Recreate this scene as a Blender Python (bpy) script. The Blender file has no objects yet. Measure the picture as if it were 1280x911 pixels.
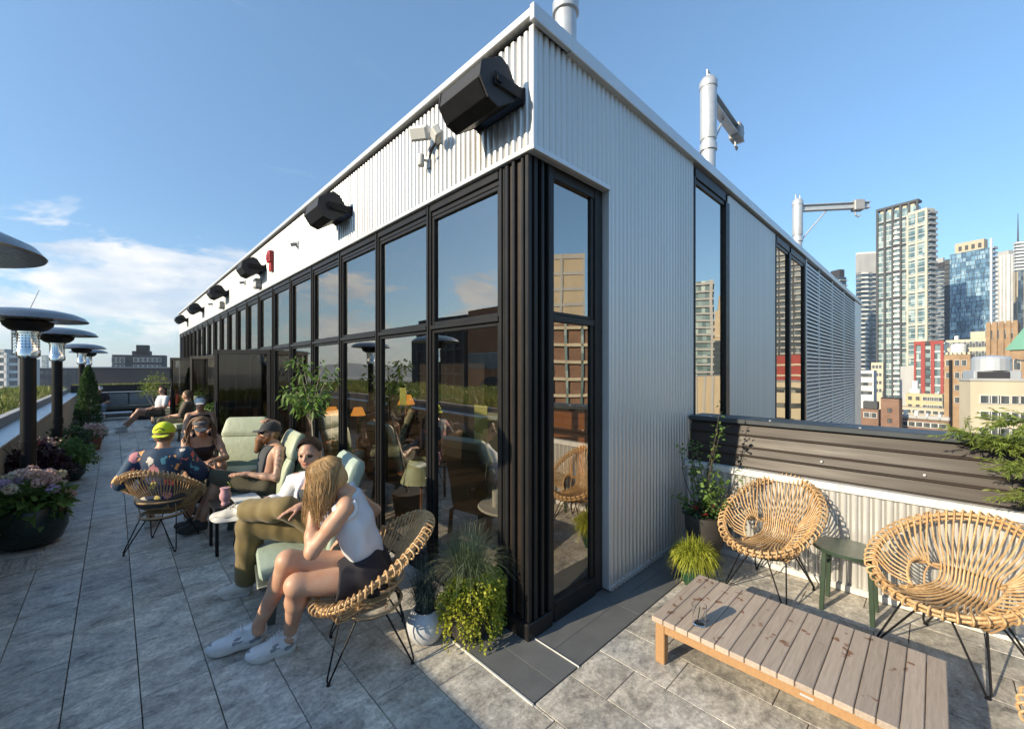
import bpy, math, random
import numpy as np
from mathutils import Vector, Matrix
R = math.radians
PI = math.pi
scene = bpy.context.scene
COL = scene.collection
rng = random.Random(7)
nrg = np.random.default_rng(11)

# ------------------------------------------------------------------ camera frame helper
F_PX, HOR, CAMH = 513.0, 461.0, 1.6
VX, VY = 0.696, 0.718          # view direction in plan
def at(px, py, D):
    """measured photo point at depth D metres -> place in the scene"""
    lat = (px - 640.0) / F_PX * D
    return Vector((VX * D + VY * lat, VY * D - VX * lat, CAMH - (py - HOR) * D / F_PX))

# ------------------------------------------------------------------ node materials
def new_mat(name):
    m = bpy.data.materials.new(name); m.use_nodes = True
    nt = m.node_tree; nt.nodes.clear()
    out = nt.nodes.new('ShaderNodeOutputMaterial')
    return m, nt, out
def N(nt, typ, **kw):
    n = nt.nodes.new(typ)
    for k, v in kw.items():
        if k.startswith('i_'):
            n.inputs[k[2:].replace('_', ' ')].default_value = v
        else: setattr(n, k, v)
    return n
def L(nt, a, b): nt.links.new(a, b)
def ramp(nt, stops, interp='LINEAR'):
    r = nt.nodes.new('ShaderNodeValToRGB'); cr = r.color_ramp; cr.interpolation = interp
    while len(cr.elements) < len(stops): cr.elements.new(0.5)
    for e, (p, c) in zip(cr.elements, stops):
        e.position = p; e.color = (c[0], c[1], c[2], 1) if not isinstance(c, (int, float)) else (c, c, c, 1)
    return r
def mixc(nt, fac, a, b, mode='MIX'):
    m = nt.nodes.new('ShaderNodeMix'); m.data_type = 'RGBA'; m.blend_type = mode
    for sock, v in ((m.inputs[0], fac), (m.inputs[6], a), (m.inputs[7], b)):
        if hasattr(v, 'is_linked') or hasattr(v, 'links'): L(nt, v, sock)
        elif isinstance(v, (int, float)): sock.default_value = v if sock == m.inputs[0] else (v, v, v, 1)
        else: sock.default_value = (v[0], v[1], v[2], 1)
    return m.outputs[2]
def math_n(nt, op, a, b=None, clamp=False):
    m = nt.nodes.new('ShaderNodeMath'); m.operation = op; m.use_clamp = clamp
    for s, v in ((m.inputs[0], a), (m.inputs[1], b)):
        if v is None: continue
        if isinstance(v, (int, float)): s.default_value = v
        else: L(nt, v, s)
    return m.outputs[0]
def coords(nt, scale=(1, 1, 1), rot=(0, 0, 0), kind='Object'):
    tc = nt.nodes.new('ShaderNodeTexCoord'); mp = nt.nodes.new('ShaderNodeMapping')
    mp.inputs['Scale'].default_value = scale; mp.inputs['Rotation'].default_value = rot
    L(nt, tc.outputs[kind], mp.inputs['Vector']); return mp.outputs[0]
def noise(nt, vec, scale, detail=4, rough=0.55, dist=0.0):
    n = nt.nodes.new('ShaderNodeTexNoise'); n.inputs['Scale'].default_value = scale
    n.inputs['Detail'].default_value = detail; n.inputs['Roughness'].default_value = rough
    n.inputs['Distortion'].default_value = dist
    if vec is not None: L(nt, vec, n.inputs['Vector'])
    return n
def surf(name, c1, c2=None, rough=0.5, metal=0.0, nscale=8, stretch=(1, 1, 1), bump=0.0, bscale=60, island=0.0,
         spec=0.5, rvar=0.12, trans=0.0, sheen=0.0, contrast=(0.3, 0.7), coat=0.0):
    """general procedural surface: two-tone noise colour, roughness variation, fine bump, optional per-piece variation"""
    m, nt, out = new_mat(name)
    b = N(nt, 'ShaderNodeBsdfPrincipled')
    v = coords(nt, stretch)
    n = noise(nt, v, nscale)
    c2 = c2 or tuple(min(1, x * 0.82) for x in c1)
    rp = ramp(nt, [(contrast[0], c1), (contrast[1], c2)]); L(nt, n.outputs['Fac'], rp.inputs[0])
    col = rp.outputs[0]
    if island > 0:
        g = N(nt, 'ShaderNodeNewGeometry')
        hs = N(nt, 'ShaderNodeHueSaturation')
        mr = N(nt, 'ShaderNodeMapRange'); mr.inputs['To Min'].default_value = 1 - island; mr.inputs['To Max'].default_value = 1 + island
        L(nt, g.outputs['Random Per Island'], mr.inputs['Value']); L(nt, mr.outputs[0], hs.inputs['Value'])
        L(nt, col, hs.inputs['Color']); col = hs.outputs[0]
    L(nt, col, b.inputs['Base Color'])
    b.inputs['Metallic'].default_value = metal
    b.inputs['Specular IOR Level'].default_value = spec
    if coat: b.inputs['Coat Weight'].default_value = coat
    if sheen: b.inputs['Sheen Weight'].default_value = sheen
    n2 = noise(nt, v, nscale * 2.7, 3)
    mr2 = N(nt, 'ShaderNodeMapRange'); mr2.inputs['To Min'].default_value = max(0.02, rough - rvar); mr2.inputs['To Max'].default_value = min(1, rough + rvar)
    L(nt, n2.outputs['Fac'], mr2.inputs['Value']); L(nt, mr2.outputs[0], b.inputs['Roughness'])
    if bump > 0:
        n3 = noise(nt, v, bscale, 5)
        bp = N(nt, 'ShaderNodeBump'); bp.inputs['Strength'].default_value = bump; bp.inputs['Distance'].default_value = 0.01
        L(nt, n3.outputs['Fac'], bp.inputs['Height']); L(nt, bp.outputs[0], b.inputs['Normal'])
    if trans > 0:
        t = N(nt, 'ShaderNodeBsdfTranslucent'); L(nt, col, t.inputs['Color'])
        mx = N(nt, 'ShaderNodeMixShader'); mx.inputs[0].default_value = trans
        L(nt, b.outputs[0], mx.inputs[1]); L(nt, t.outputs[0], mx.inputs[2]); L(nt, mx.outputs[0], out.inputs[0])
    else: L(nt, b.outputs[0], out.inputs[0])
    return m

# ------------------------------------------------------------------ objects
WM = {}       # object -> matrix it was built in (its own axes in the scene)
def tag(o, label=None, cat=None, group=None, kind=None):
    if label: o['label'] = label
    if cat: o['category'] = cat
    if group: o['group'] = group
    if kind: o['kind'] = kind
    return o
def thing(name, label, cat, loc=(0, 0, 0), rz=0.0, group=None):
    o = bpy.data.objects.new(name, None); COL.objects.link(o)
    o.empty_display_size = 0.1
    o.location = loc; o.rotation_euler = (0, 0, rz)
    WM[o] = Matrix.Translation(Vector(loc)) @ Matrix.Rotation(rz, 4, 'Z')
    return tag(o, label, cat, group)
def link_mesh(name, me, mats, parent=None, local=False, smooth=False):
    if not isinstance(mats, (list, tuple)): mats = [mats]
    for m in mats: me.materials.append(m)
    if parent is not None and not local:
        me.transform(WM[parent].inverted())
    if smooth: me.shade_smooth()
    o = bpy.data.objects.new(name, me); COL.objects.link(o)
    if parent is not None:
        o.parent = parent; WM[o] = WM[parent]
    else: WM[o] = Matrix.Identity(4)
    return o
def copy_tree(o, parent=None):
    c = o.copy(); COL.objects.link(c); c.parent = parent
    for ch in list(o.children): copy_tree(ch, c)
    return c

class MB:
    def __init__(s): s.v = []; s.f = []; s.m = []; s.xf = None
    def add(s, vs, fs, mi=0):
        o = len(s.v)
        if s.xf is not None: vs = [s.xf @ Vector(p) for p in vs]
        s.v += [tuple(p) for p in vs]
        s.f += [tuple(i + o for i in f) for f in fs]; s.m += [mi] * len(fs)
    def box(s, lo, hi, mi=0, M=None):
        x0, y0, z0 = lo; x1, y1, z1 = hi
        vs = [(x0,y0,z0),(x1,y0,z0),(x1,y1,z0),(x0,y1,z0),(x0,y0,z1),(x1,y0,z1),(x1,y1,z1),(x0,y1,z1)]
        if M is not None: vs = [M @ Vector(p) for p in vs]
        s.add(vs, [(0,3,2,1),(4,5,6,7),(0,1,5,4),(1,2,6,5),(2,3,7,6),(3,0,4,7)], mi)
    def cbox(s, lo, hi, c=0.006, mi=0, M=None):
        """box with chamfered edges"""
        lo = Vector(lo); hi = Vector(hi); vs = []; idx = {}
        c = min(c, 0.45 * min(hi[i] - lo[i] for i in range(3)))
        for cx in (0, 1):
            for cy in (0, 1):
                for cz in (0, 1):
                    for ax in range(3):
                        p = [(hi if q else lo)[i] for i, q in enumerate((cx, cy, cz))]
                        for i, q in enumerate((cx, cy, cz)):
                            if i != ax: p[i] += (-c if q else c)
                        idx[(cx, cy, cz, ax)] = len(vs); vs.append(Vector(p))
        fs = []
        for ax in range(3):
            o = [i for i in range(3) if i != ax]
            for q in (0, 1):
                ring = []
                for a, b in ((0,0),(1,0),(1,1),(0,1)):
                    k = [0,0,0]; k[ax] = q; k[o[0]] = a; k[o[1]] = b; ring.append(idx[(*k, ax)])
                fs.append(ring)
        for ax in range(3):
            o = [i for i in range(3) if i != ax]
            for a in (0, 1):
                for b in (0, 1):
                    k0 = [0,0,0]; k0[o[0]] = a; k0[o[1]] = b; k1 = list(k0); k1[ax] = 1
                    fs.append([idx[(*k0, o[0])], idx[(*k1, o[0])], idx[(*k1, o[1])], idx[(*k0, o[1])]])
        for cx in (0, 1):
            for cy in (0, 1):
                for cz in (0, 1): fs.append([idx[(cx, cy, cz, 0)], idx[(cx, cy, cz, 1)], idx[(cx, cy, cz, 2)]])
        ctr = (lo + hi) / 2; out = []
        for f in fs:
            n = (vs[f[1]] - vs[f[0]]).cross(vs[f[2]] - vs[f[0]])
            m = sum((vs[i] for i in f), Vector()) / len(f)
            out.append(tuple(f) if n.dot(m - ctr) > 0 else tuple(reversed(f)))
        if M is not None: vs = [M @ p for p in vs]
        s.add(vs, out, mi)
    def beam(s, a, b, w, h, up=(0, 0, 1), mi=0, c=0.0):
        a = Vector(a); b = Vector(b); d = b - a; l = d.length; d.normalize()
        u = Vector(up); y = u.cross(d)
        if y.length < 1e-4: y = Vector((0, 1, 0)).cross(d)
        y.normalize(); z = d.cross(y)
        M = Matrix(((d.x, y.x, z.x, a.x), (d.y, y.y, z.y, a.y), (d.z, y.z, z.z, a.z), (0, 0, 0, 1)))
        if c: s.cbox((0, -w / 2, -h / 2), (l, w / 2, h / 2), c, mi, M)
        else: s.box((0, -w / 2, -h / 2), (l, w / 2, h / 2), mi, M)
    def tube(s, pts, r, n=6, mi=0, caps=True, closed=False):
        pts = [Vector(p) for p in pts]
        if not hasattr(r, '__len__'): r = [r] * len(pts)
        vs = []; fs = []; prev = None; K = len(pts)
        for i, p in enumerate(pts):
            if closed: t = pts[(i + 1) % K] - pts[i - 1]
            else: t = pts[min(i + 1, K - 1)] - pts[max(i - 1, 0)]
            if t.length < 1e-9: t = Vector((0, 0, 1))
            t.normalize()
            if prev is None:
                a = Vector((0, 0, 1)) if abs(t.z) < 0.9 else Vector((1, 0, 0))
                u = t.cross(a).normalized()
            else:
                u = prev - t * prev.dot(t)
                if u.length < 1e-6: u = t.orthogonal()
                u.normalize()
            prev = u; w = t.cross(u)
            for k in range(n):
                a = 2 * PI * k / n
                vs.append(p + (u * math.cos(a) + w * math.sin(a)) * r[i])
        m = K if closed else K - 1
        for i in range(m):
            for k in range(n):
                a = i * n + k; b = i * n + (k + 1) % n; j = (i + 1) % K
                fs.append((a, b, j * n + (k + 1) % n, j * n + k))
        if caps and not closed:
            fs.append(tuple(reversed(range(n)))); fs.append(tuple((K - 1) * n + k for k in range(n)))
        s.add(vs, fs, mi)
    def lathe(s, prof, c=(0, 0, 0), n=28, mi=0, sx=1.0, sy=1.0, caps=True):
        vs = []; fs = []; c = Vector(c)
        for r, z in prof:
            for k in range(n):
                a = 2 * PI * k / n
                vs.append(c + Vector((r * sx * math.cos(a), r * sy * math.sin(a), z)))
        for i in range(len(prof) - 1):
            for k in range(n):
                a = i * n + k; b = i * n + (k + 1) % n
                fs.append((a, b, b + n, a + n))
        if caps:
            if prof[0][0] > 1e-4: fs.append(tuple(reversed(range(n))))
            if prof[-1][0] > 1e-4: fs.append(tuple((len(prof) - 1) * n + k for k in range(n)))
        s.add(vs, fs, mi)
    def prism(s, poly, z0, z1, mi=0):
        n = len(poly)
        s.add([(x, y, z0) for x, y in poly] + [(x, y, z1) for x, y in poly],
              [tuple(reversed(range(n))), tuple(range(n, 2 * n))] + [(i, (i + 1) % n, (i + 1) % n + n, i + n) for i in range(n)], mi)
    def extr(s, poly, M, depth, mi=0):
        """poly in local xy, extruded along local z by depth, placed by M"""
        n = len(poly)
        s.add([M @ Vector((x, y, 0)) for x, y in poly] + [M @ Vector((x, y, depth)) for x, y in poly],
              [tuple(reversed(range(n))), tuple(range(n, 2 * n))] + [(i, (i + 1) % n, (i + 1) % n + n, i + n) for i in range(n)], mi)
    def sweep_pad(s, path, nrm, width, thick, n=24, e=0.45, side=Vector((0, 1, 0)), mi=0):
        """cushion: rounded-rectangle section swept along a side profile"""
        K = len(path); vs = []; fs = []
        for p, nn, w, t in zip(path, nrm, width, thick):
            p = Vector(p); nn = Vector(nn).normalized()
            for k in range(n):
                a = 2 * PI * k / n; ca, sa = math.cos(a), math.sin(a)
                x = math.copysign(abs(ca) ** (e * 0.55), ca) * w / 2; y = math.copysign(abs(sa) ** e, sa) * t / 2
                vs.append(p + side * x + nn * y)
        for i in range(K - 1):
            for k in range(n):
                a = i * n + k; b = i * n + (k + 1) % n; fs.append((a, b, b + n, a + n))
        fs.append(tuple(reversed(range(n)))); fs.append(tuple((K - 1) * n + k for k in range(n)))
        s.add(vs, fs, mi)
    def build(s, name, mats, parent=None, local=False, smooth=False, fix=True):
        me = bpy.data.meshes.new(name); me.from_pydata(s.v, [], s.f)
        if len(set(s.m)) > 1: me.polygons.foreach_set('material_index', s.m)
        me.update()
        if fix:
            import bmesh
            bm = bmesh.new(); bm.from_mesh(me); bmesh.ops.recalc_face_normals(bm, faces=bm.faces); bm.to_mesh(me); bm.free()
        o = link_mesh(name, me, mats, parent, local, False)
        if smooth:
            me.shade_smooth()
            try: me.set_sharp_from_angle(angle=R(38))
            except Exception: pass
        return o
def structure(o): o['kind'] = 'structure'; return o
def catmull(P, n=6, closed=False):
    P = [Vector(p) for p in P]; out = []
    K = len(P); rngk = range(K if closed else K - 1)
    for i in rngk:
        if closed: p0, p1, p2, p3 = P[i - 1], P[i], P[(i + 1) % K], P[(i + 2) % K]
        else: p0, p1, p2, p3 = P[max(i - 1, 0)], P[i], P[i + 1], P[min(i + 2, K - 1)]
        for j in range(n):
            t = j / n
            out.append(0.5 * ((2 * p1) + (p2 - p0) * t + (2 * p0 - 5 * p1 + 4 * p2 - p3) * t * t + (3 * p1 - p0 - 3 * p2 + p3) * t ** 3))
    if not closed: out.append(P[-1])
    return out

# ------------------------------------------------------------------ leaves in bulk
def leaf_mesh(name, P, Dn, size, aspect, mat, parent=None, fold=0.25, droop=0.25, up=None):
    """P (n,3) leaf bases, Dn (n,3) growth directions, size (n,). Each leaf is a folded pointed blade of 4 faces."""
    P = np.asarray(P, float); Dn = np.asarray(Dn, float); n = len(P)
    size = np.broadcast_to(np.asarray(size, float), (n,))[:, None]
    Dn = Dn / np.maximum(np.linalg.norm(Dn, axis=1, keepdims=True), 1e-6)
    rnd = nrg.normal(size=(n, 3)) * (0.5 if up is not None else 1.0)
    if up is not None: rnd = rnd + np.array(up)
    side = np.cross(Dn, rnd); side /= np.maximum(np.linalg.norm(side, axis=1, keepdims=True), 1e-6)
    nn = np.cross(side, Dn)
    w = size * aspect * 0.5
    tip = P + Dn * size - np.array([0, 0, 1]) * size * droop
    mid = P + Dn * size * 0.45 - np.array([0, 0, 1]) * size * droop * 0.15
    l = mid + side * w + nn * w * fold; r = mid - side * w + nn * w * fold
    V = np.stack([P, l, mid, r, tip], 1).reshape(-1, 3)
    base = (np.arange(n) * 5)[:, None]
    Fq = np.concatenate([base + np.array([0, 2, 1]), base + np.array([0, 3, 2]), base + np.array([1, 2, 4]), base + np.array([2, 3, 4])], 1).reshape(-1, 3)
    me = bpy.data.meshes.new(name)
    me.vertices.add(len(V)); me.vertices.foreach_set('co', V.ravel())
    me.loops.add(Fq.size); me.loops.foreach_set('vertex_index', Fq.ravel().astype(np.int32))
    me.polygons.add(len(Fq)); me.polygons.foreach_set('loop_start', np.arange(0, Fq.size, 3, dtype=np.int32))
    me.update(calc_edges=True)
    return link_mesh(name, me, mat, parent)
def blob_points(c, rad, n, shell=0.5):
    d = nrg.normal(size=(n, 3)); d /= np.linalg.norm(d, axis=1, keepdims=True)
    r = shell + (1 - shell) * nrg.random(n)
    return np.asarray(c) + d * r[:, None] * np.asarray(rad), d

# ------------------------------------------------------------------ signed-distance bodies
class Field:
    def __init__(s, lo, hi, h):
        s.lo = np.array(lo, float); s.h = h
        s.n = np.ceil((np.array(hi) - s.lo) / h).astype(int) + 1
        s.F = np.full(s.n, 0.5, np.float32); s.T = np.zeros(s.n, np.int8); s.B = np.full(s.n, 9.0, np.float32)
    def win(s, lo, hi):
        a = np.maximum(np.floor((np.array(lo) - s.lo) / s.h).astype(int), 0); b = np.minimum(np.ceil((np.array(hi) - s.lo) / s.h).astype(int) + 1, s.n)
        if (b <= a).any(): return None, None
        sl = tuple(slice(int(p), int(q)) for p, q in zip(a, b))
        ax = [s.lo[i] + s.h * np.arange(a[i], b[i]) for i in range(3)]
        return sl, np.meshgrid(*ax, indexing='ij', sparse=True)
    def comb(s, sl, d, k, t, sub=False):
        F = s.F[sl]; d = d.astype(np.float32)
        if sub:
            h = np.clip(0.5 - 0.5 * (F + d) / k, 0, 1); s.F[sl] = F * (1 - h) + (-d) * h + k * h * (1 - h); return
        h = np.clip(0.5 + 0.5 * (F - d) / k, 0, 1)
        s.F[sl] = F * (1 - h) + d * h - k * h * (1 - h)
        B = s.B[sl]; m = d < B; B[m] = d[m]; s.T[sl][m] = t
    def cap(s, a, b, r1, r2=None, k=0.02, t=0, sub=False):
        r2 = r1 if r2 is None else r2; a = np.array(a, float); b = np.array(b, float); mg = max(r1, r2) + k + 2.5 * s.h
        sl, X = s.win(np.minimum(a, b) - mg, np.maximum(a, b) + mg)
        if sl is None: return
        ba = b - a; l2 = max(float(ba @ ba), 1e-9)
        q = [X[i] - a[i] for i in range(3)]
        tt = np.clip((q[0] * ba[0] + q[1] * ba[1] + q[2] * ba[2]) / l2, 0, 1)
        d = np.sqrt(sum((q[i] - ba[i] * tt) ** 2 for i in range(3))) - (r1 + (r2 - r1) * tt)
        s.comb(sl, d, k, t, sub)
    def ell(s, c, r, M=None, k=0.02, t=0, sub=False):
        """M: 3x3 array whose ROWS are the ellipsoid's axes"""
        c = np.array(c, float); r = np.array(r, float); mg = r.max() + k + 2.5 * s.h
        sl, X = s.win(c - mg, c + mg)
        if sl is None: return
        q = [X[i] - c[i] for i in range(3)]
        if M is not None: q = [M[j][0] * q[0] + M[j][1] * q[1] + M[j][2] * q[2] for j in range(3)]
        k0 = np.sqrt(sum((q[i] / r[i]) ** 2 for i in range(3))); k1 = np.sqrt(sum((q[i] / r[i] ** 2) ** 2 for i in range(3)))
        s.comb(sl, k0 * (k0 - 1) / np.maximum(k1, 1e-6), k, t, sub)
    def cut(s, p, nrm, k=0.0):
        """keep the side nrm points away from"""
        p = np.array(p, float); nrm = np.array(nrm, float); nrm /= np.linalg.norm(nrm)
        ax = [s.lo[i] + s.h * np.arange(s.n[i]) for i in range(3)]; X = np.meshgrid(*ax, indexing='ij', sparse=True)
        d = sum((X[i] - p[i]) * nrm[i] for i in range(3)).astype(np.float32)
        s.F = np.maximum(s.F, d)
    def folds(s, amp, freq, seed=0, dirv=None):
        r = np.random.default_rng(seed); ax = [s.lo[i] + s.h * np.arange(s.n[i]) for i in range(3)]
        X = np.meshgrid(*ax, indexing='ij', sparse=True); g = 0
        for j in range(5):
            w = r.normal(size=3); w /= np.linalg.norm(w)
            if dirv is not None: w = w - 0.8 * np.array(dirv) * (w @ np.array(dirv))
            f = freq * (0.6 + 0.9 * r.random())
            ph = 1.2 * np.sin((X[0] * w[1] + X[1] * w[2] + X[2] * w[0]) * f * 0.5 + j)
            g = g + np.sin((X[0] * w[0] + X[1] * w[1] + X[2] * w[2]) * f + ph)
        s.F = s.F + (amp * g / 2.2).astype(np.float32)
    def mesh(s, name, mats, parent):
        F = s.F; F[0], F[-1] = 1, 1; F[:, 0], F[:, -1] = 1, 1; F[:, :, 0], F[:, :, -1] = 1, 1
        neg = F < 0; nx, ny, nz = F.shape
        cnt = np.zeros((nx - 1, ny - 1, nz - 1), np.int8)
        for i in (0, 1):
            for j in (0, 1):
                for k in (0, 1): cnt += neg[i:nx - 1 + i, j:ny - 1 + j, k:nz - 1 + k]
        C = np.argwhere((cnt > 0) & (cnt < 8)); idx = np.full(cnt.shape, -1, np.int64); idx[tuple(C.T)] = np.arange(len(C))
        acc = np.zeros((len(C), 3)); num = np.zeros(len(C))
        crn = [(0,0,0),(1,0,0),(0,1,0),(1,1,0),(0,0,1),(1,0,1),(0,1,1),(1,1,1)]
        vals = [F[C[:, 0] + a, C[:, 1] + b, C[:, 2] + c] for a, b, c in crn]
        for e0, e1 in ((0,1),(2,3),(4,5),(6,7),(0,2),(1,3),(4,6),(5,7),(0,4),(1,5),(2,6),(3,7)):
            a, b = vals[e0], vals[e1]; m = (a < 0) != (b < 0)
            t = np.where(m, a / np.where(a == b, 1, a - b), 0)[:, None]
            p = np.array(crn[e0]) + t * (np.array(crn[e1]) - np.array(crn[e0]))
            acc += p * m[:, None]; num += m
        V = s.lo + (C + acc / num[:, None]) * s.h
        Q = []
        for ax in range(3):
            o = [i for i in range(3) if i != ax]
            sl0 = [slice(None)] * 3; sl1 = [slice(None)] * 3; sl0[ax] = slice(0, -1); sl1[ax] = slice(1, None)
            ch = neg[tuple(sl0)] != neg[tuple(sl1)]
            E = np.argwhere(ch)
            E = E[(E[:, o[0]] > 0) & (E[:, o[1]] > 0) & (E[:, o[0]] < F.shape[o[0]] - 1) & (E[:, o[1]] < F.shape[o[1]] - 1)]
            ids = []
            for d0, d1 in ((-1, -1), (0, -1), (0, 0), (-1, 0)):
                e = E.copy(); e[:, o[0]] += d0; e[:, o[1]] += d1; ids.append(idx[tuple(e.T)])
            q = np.stack(ids, 1); inside = neg[tuple(E.T)]
            flip = inside if ax == 1 else ~inside
            q[flip] = q[flip][:, ::-1]; Q.append(q)
        Q = np.concatenate(Q); Q = Q[(Q >= 0).all(1)]
        me = bpy.data.meshes.new(name)
        me.vertices.add(len(V)); me.vertices.foreach_set('co', V.ravel())
        me.loops.add(Q.size); me.loops.foreach_set('vertex_index', Q.ravel().astype(np.int32))
        me.polygons.add(len(Q)); me.polygons.foreach_set('loop_start', np.arange(0, Q.size, 4, dtype=np.int32))
        if isinstance(mats, (list, tuple)) and len(mats) > 1:
            cc = np.round((V[Q].mean(1) - s.lo) / s.h).astype(int)
            me.polygons.foreach_set('material_index', s.T[tuple(cc.T)].astype(np.int32))
        me.update(calc_edges=True)
        return link_mesh(name, me, mats, parent, False, True)
# ================================================================== materials
M = {}
M['cladding'] = surf('cladding', (0.61, 0.60, 0.575), (0.55, 0.545, 0.525), rough=0.42, metal=0.6, nscale=1.6, stretch=(1, 1, 0.12), rvar=0.04)
M['flashing'] = surf('flashing', (0.64, 0.65, 0.655), (0.56, 0.575, 0.585), rough=0.4, metal=0.5, nscale=2, rvar=0.08)
M['black_metal'] = surf('black_metal', (0.012, 0.012, 0.013), (0.018, 0.017, 0.016), rough=0.4, metal=0.0, nscale=5, spec=0.25)
M['steel_black'] = surf('steel_black', (0.008, 0.008, 0.009), (0.013, 0.013, 0.014), rough=0.42, nscale=20, spec=0.22)
M['bronze_metal'] = surf('bronze_metal', (0.030, 0.020, 0.015), (0.022, 0.015, 0.011), rough=0.45, metal=0.0, spec=0.35, nscale=3, stretch=(1, 0.2, 3))
M['dark_cap'] = surf('dark_cap', (0.05, 0.06, 0.07), (0.04, 0.048, 0.055), rough=0.42, metal=0.2, nscale=3)
M['galv'] = surf('galvanised', (0.58, 0.60, 0.61), (0.48, 0.50, 0.52), rough=0.42, metal=0.45, nscale=9)
M['stainless'] = surf('stainless', (0.75, 0.74, 0.72), (0.66, 0.65, 0.63), rough=0.14, metal=1.0, nscale=3, rvar=0.05)
M['hood_metal'] = surf('hood_metal', (0.33, 0.31, 0.30), (0.28, 0.26, 0.25), rough=0.28, metal=0.9, nscale=3, rvar=0.06)
M['speaker'] = surf('speaker_black', (0.016, 0.016, 0.018), (0.022, 0.022, 0.025), rough=0.55, nscale=30, bump=0.2, bscale=300)
M['red_plastic'] = surf('red_plastic', (0.42, 0.02, 0.025), (0.36, 0.016, 0.02), rough=0.35)
M['white_plastic'] = surf('white_plastic', (0.68, 0.67, 0.64), (0.6, 0.6, 0.57), rough=0.4)
M['grey_plastic'] = surf('grey_plastic', (0.3, 0.31, 0.33), (0.26, 0.27, 0.28), rough=0.45)
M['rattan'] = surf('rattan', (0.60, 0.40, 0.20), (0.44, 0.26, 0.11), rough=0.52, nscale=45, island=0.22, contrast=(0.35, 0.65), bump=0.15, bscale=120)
M['rattan_shade'] = surf('rattan_shaded', (0.47, 0.30, 0.15), (0.37, 0.23, 0.115), rough=0.45, nscale=14, island=0.18, bump=0.15, bscale=120)  # darker copy of the rattan: shade put into outer canes and base hoops
M['pad_green'] = surf('green_vinyl', (0.42, 0.46, 0.32), (0.36, 0.40, 0.28), rough=0.5, nscale=5, bump=0.5, bscale=16, sheen=0.1)
M['pad_sage'] = surf('sage_vinyl', (0.37, 0.45, 0.37), (0.32, 0.40, 0.33), rough=0.5, nscale=5, bump=0.5, bscale=16)
M['frame_grey'] = surf('olive_grey_metal', (0.10, 0.115, 0.095), (0.08, 0.09, 0.075), rough=0.4, metal=0.2)
M['green_metal'] = surf('dark_green_metal', (0.035, 0.062, 0.036), (0.028, 0.05, 0.03), rough=0.42, nscale=8)
M['pot_green'] = surf('dark_green_glaze', (0.008, 0.022, 0.018), (0.006, 0.016, 0.014), rough=0.3, nscale=6)
M['pot_bright_green'] = surf('green_glaze', (0.015, 0.06, 0.03), (0.01, 0.045, 0.022), rough=0.25, nscale=6)
M['pot_brown'] = surf('dark_fibre_pot', (0.05, 0.045, 0.04), (0.035, 0.032, 0.03), rough=0.6, nscale=12)
M['pot_white'] = surf('grey_white_glaze', (0.55, 0.56, 0.57), (0.48, 0.49, 0.51), rough=0.35, nscale=10, bump=0.1)
M['terracotta'] = surf('terracotta', (0.30, 0.12, 0.07), (0.24, 0.095, 0.055), rough=0.7, nscale=12)
M['soil'] = surf('soil', (0.03, 0.02, 0.014), (0.05, 0.035, 0.025), rough=0.95, nscale=40, bump=0.8, bscale=90)
M['slate'] = surf('slate_tile', (0.15, 0.153, 0.15), (0.115, 0.118, 0.118), rough=0.5, nscale=3, stretch=(2, 2, 1), bump=0.15, bscale=40, island=0.06)
M['white_trim'] = surf('white_trim', (0.7, 0.69, 0.66), (0.55, 0.54, 0.5), rough=0.45, nscale=20)
M['dark_base'] = surf('underlay', (0.01, 0.01, 0.011), (0.014, 0.014, 0.015), rough=0.95)
M['bark_pale'] = surf('pale_bark', (0.33, 0.29, 0.22), (0.22, 0.19, 0.14), rough=0.8, nscale=20, stretch=(1, 1, 0.2), bump=0.3, bscale=50)
M['bark_dark'] = surf('dark_bark', (0.10, 0.075, 0.05), (0.06, 0.045, 0.03), rough=0.85, nscale=20, bump=0.3, bscale=50)
def leafm(name, a, b, isl=0.35, tr=0.35): return surf(name, a, b, rough=0.5, nscale=3, island=isl, trans=tr, spec=0.35)
M['leaf_mid'] = leafm('leaf_mid', (0.10, 0.19, 0.035), (0.15, 0.24, 0.055))
M['leaf_dark'] = leafm('leaf_dark', (0.035, 0.08, 0.025), (0.055, 0.11, 0.03))
M['leaf_yellow'] = leafm('leaf_yellow', (0.25, 0.30, 0.045), (0.17, 0.24, 0.035))
M['leaf_gold'] = leafm('leaf_gold', (0.42, 0.42, 0.05), (0.27, 0.33, 0.04))
M['leaf_purple'] = leafm('leaf_purple', (0.035, 0.012, 0.022), (0.055, 0.02, 0.03))
M['leaf_blue'] = leafm('grass_blue', (0.13, 0.17, 0.15), (0.10, 0.135, 0.115), 0.3)
M['leaf_grass'] = leafm('grass_green', (0.24, 0.29, 0.14), (0.33, 0.35, 0.22), 0.35)
M['leaf_straw'] = leafm('grass_straw', (0.27, 0.27, 0.08), (0.15, 0.19, 0.05), 0.4)
M['leaf_conifer'] = leafm('conifer', (0.19, 0.26, 0.05), (0.26, 0.29, 0.08))
M['petal_pink'] = leafm('petal_pink', (0.66, 0.40, 0.36), (0.72, 0.55, 0.44), 0.2, 0.25)
M['petal_cream'] = leafm('petal_cream', (0.74, 0.62, 0.48), (0.62, 0.55, 0.35), 0.2, 0.25)
M['petal_lilac'] = leafm('petal_lilac', (0.55, 0.40, 0.6), (0.62, 0.48, 0.64), 0.2, 0.25)
M['petal_red'] = leafm('petal_red', (0.35, 0.03, 0.03), (0.45, 0.06, 0.05), 0.2, 0.2)

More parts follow.
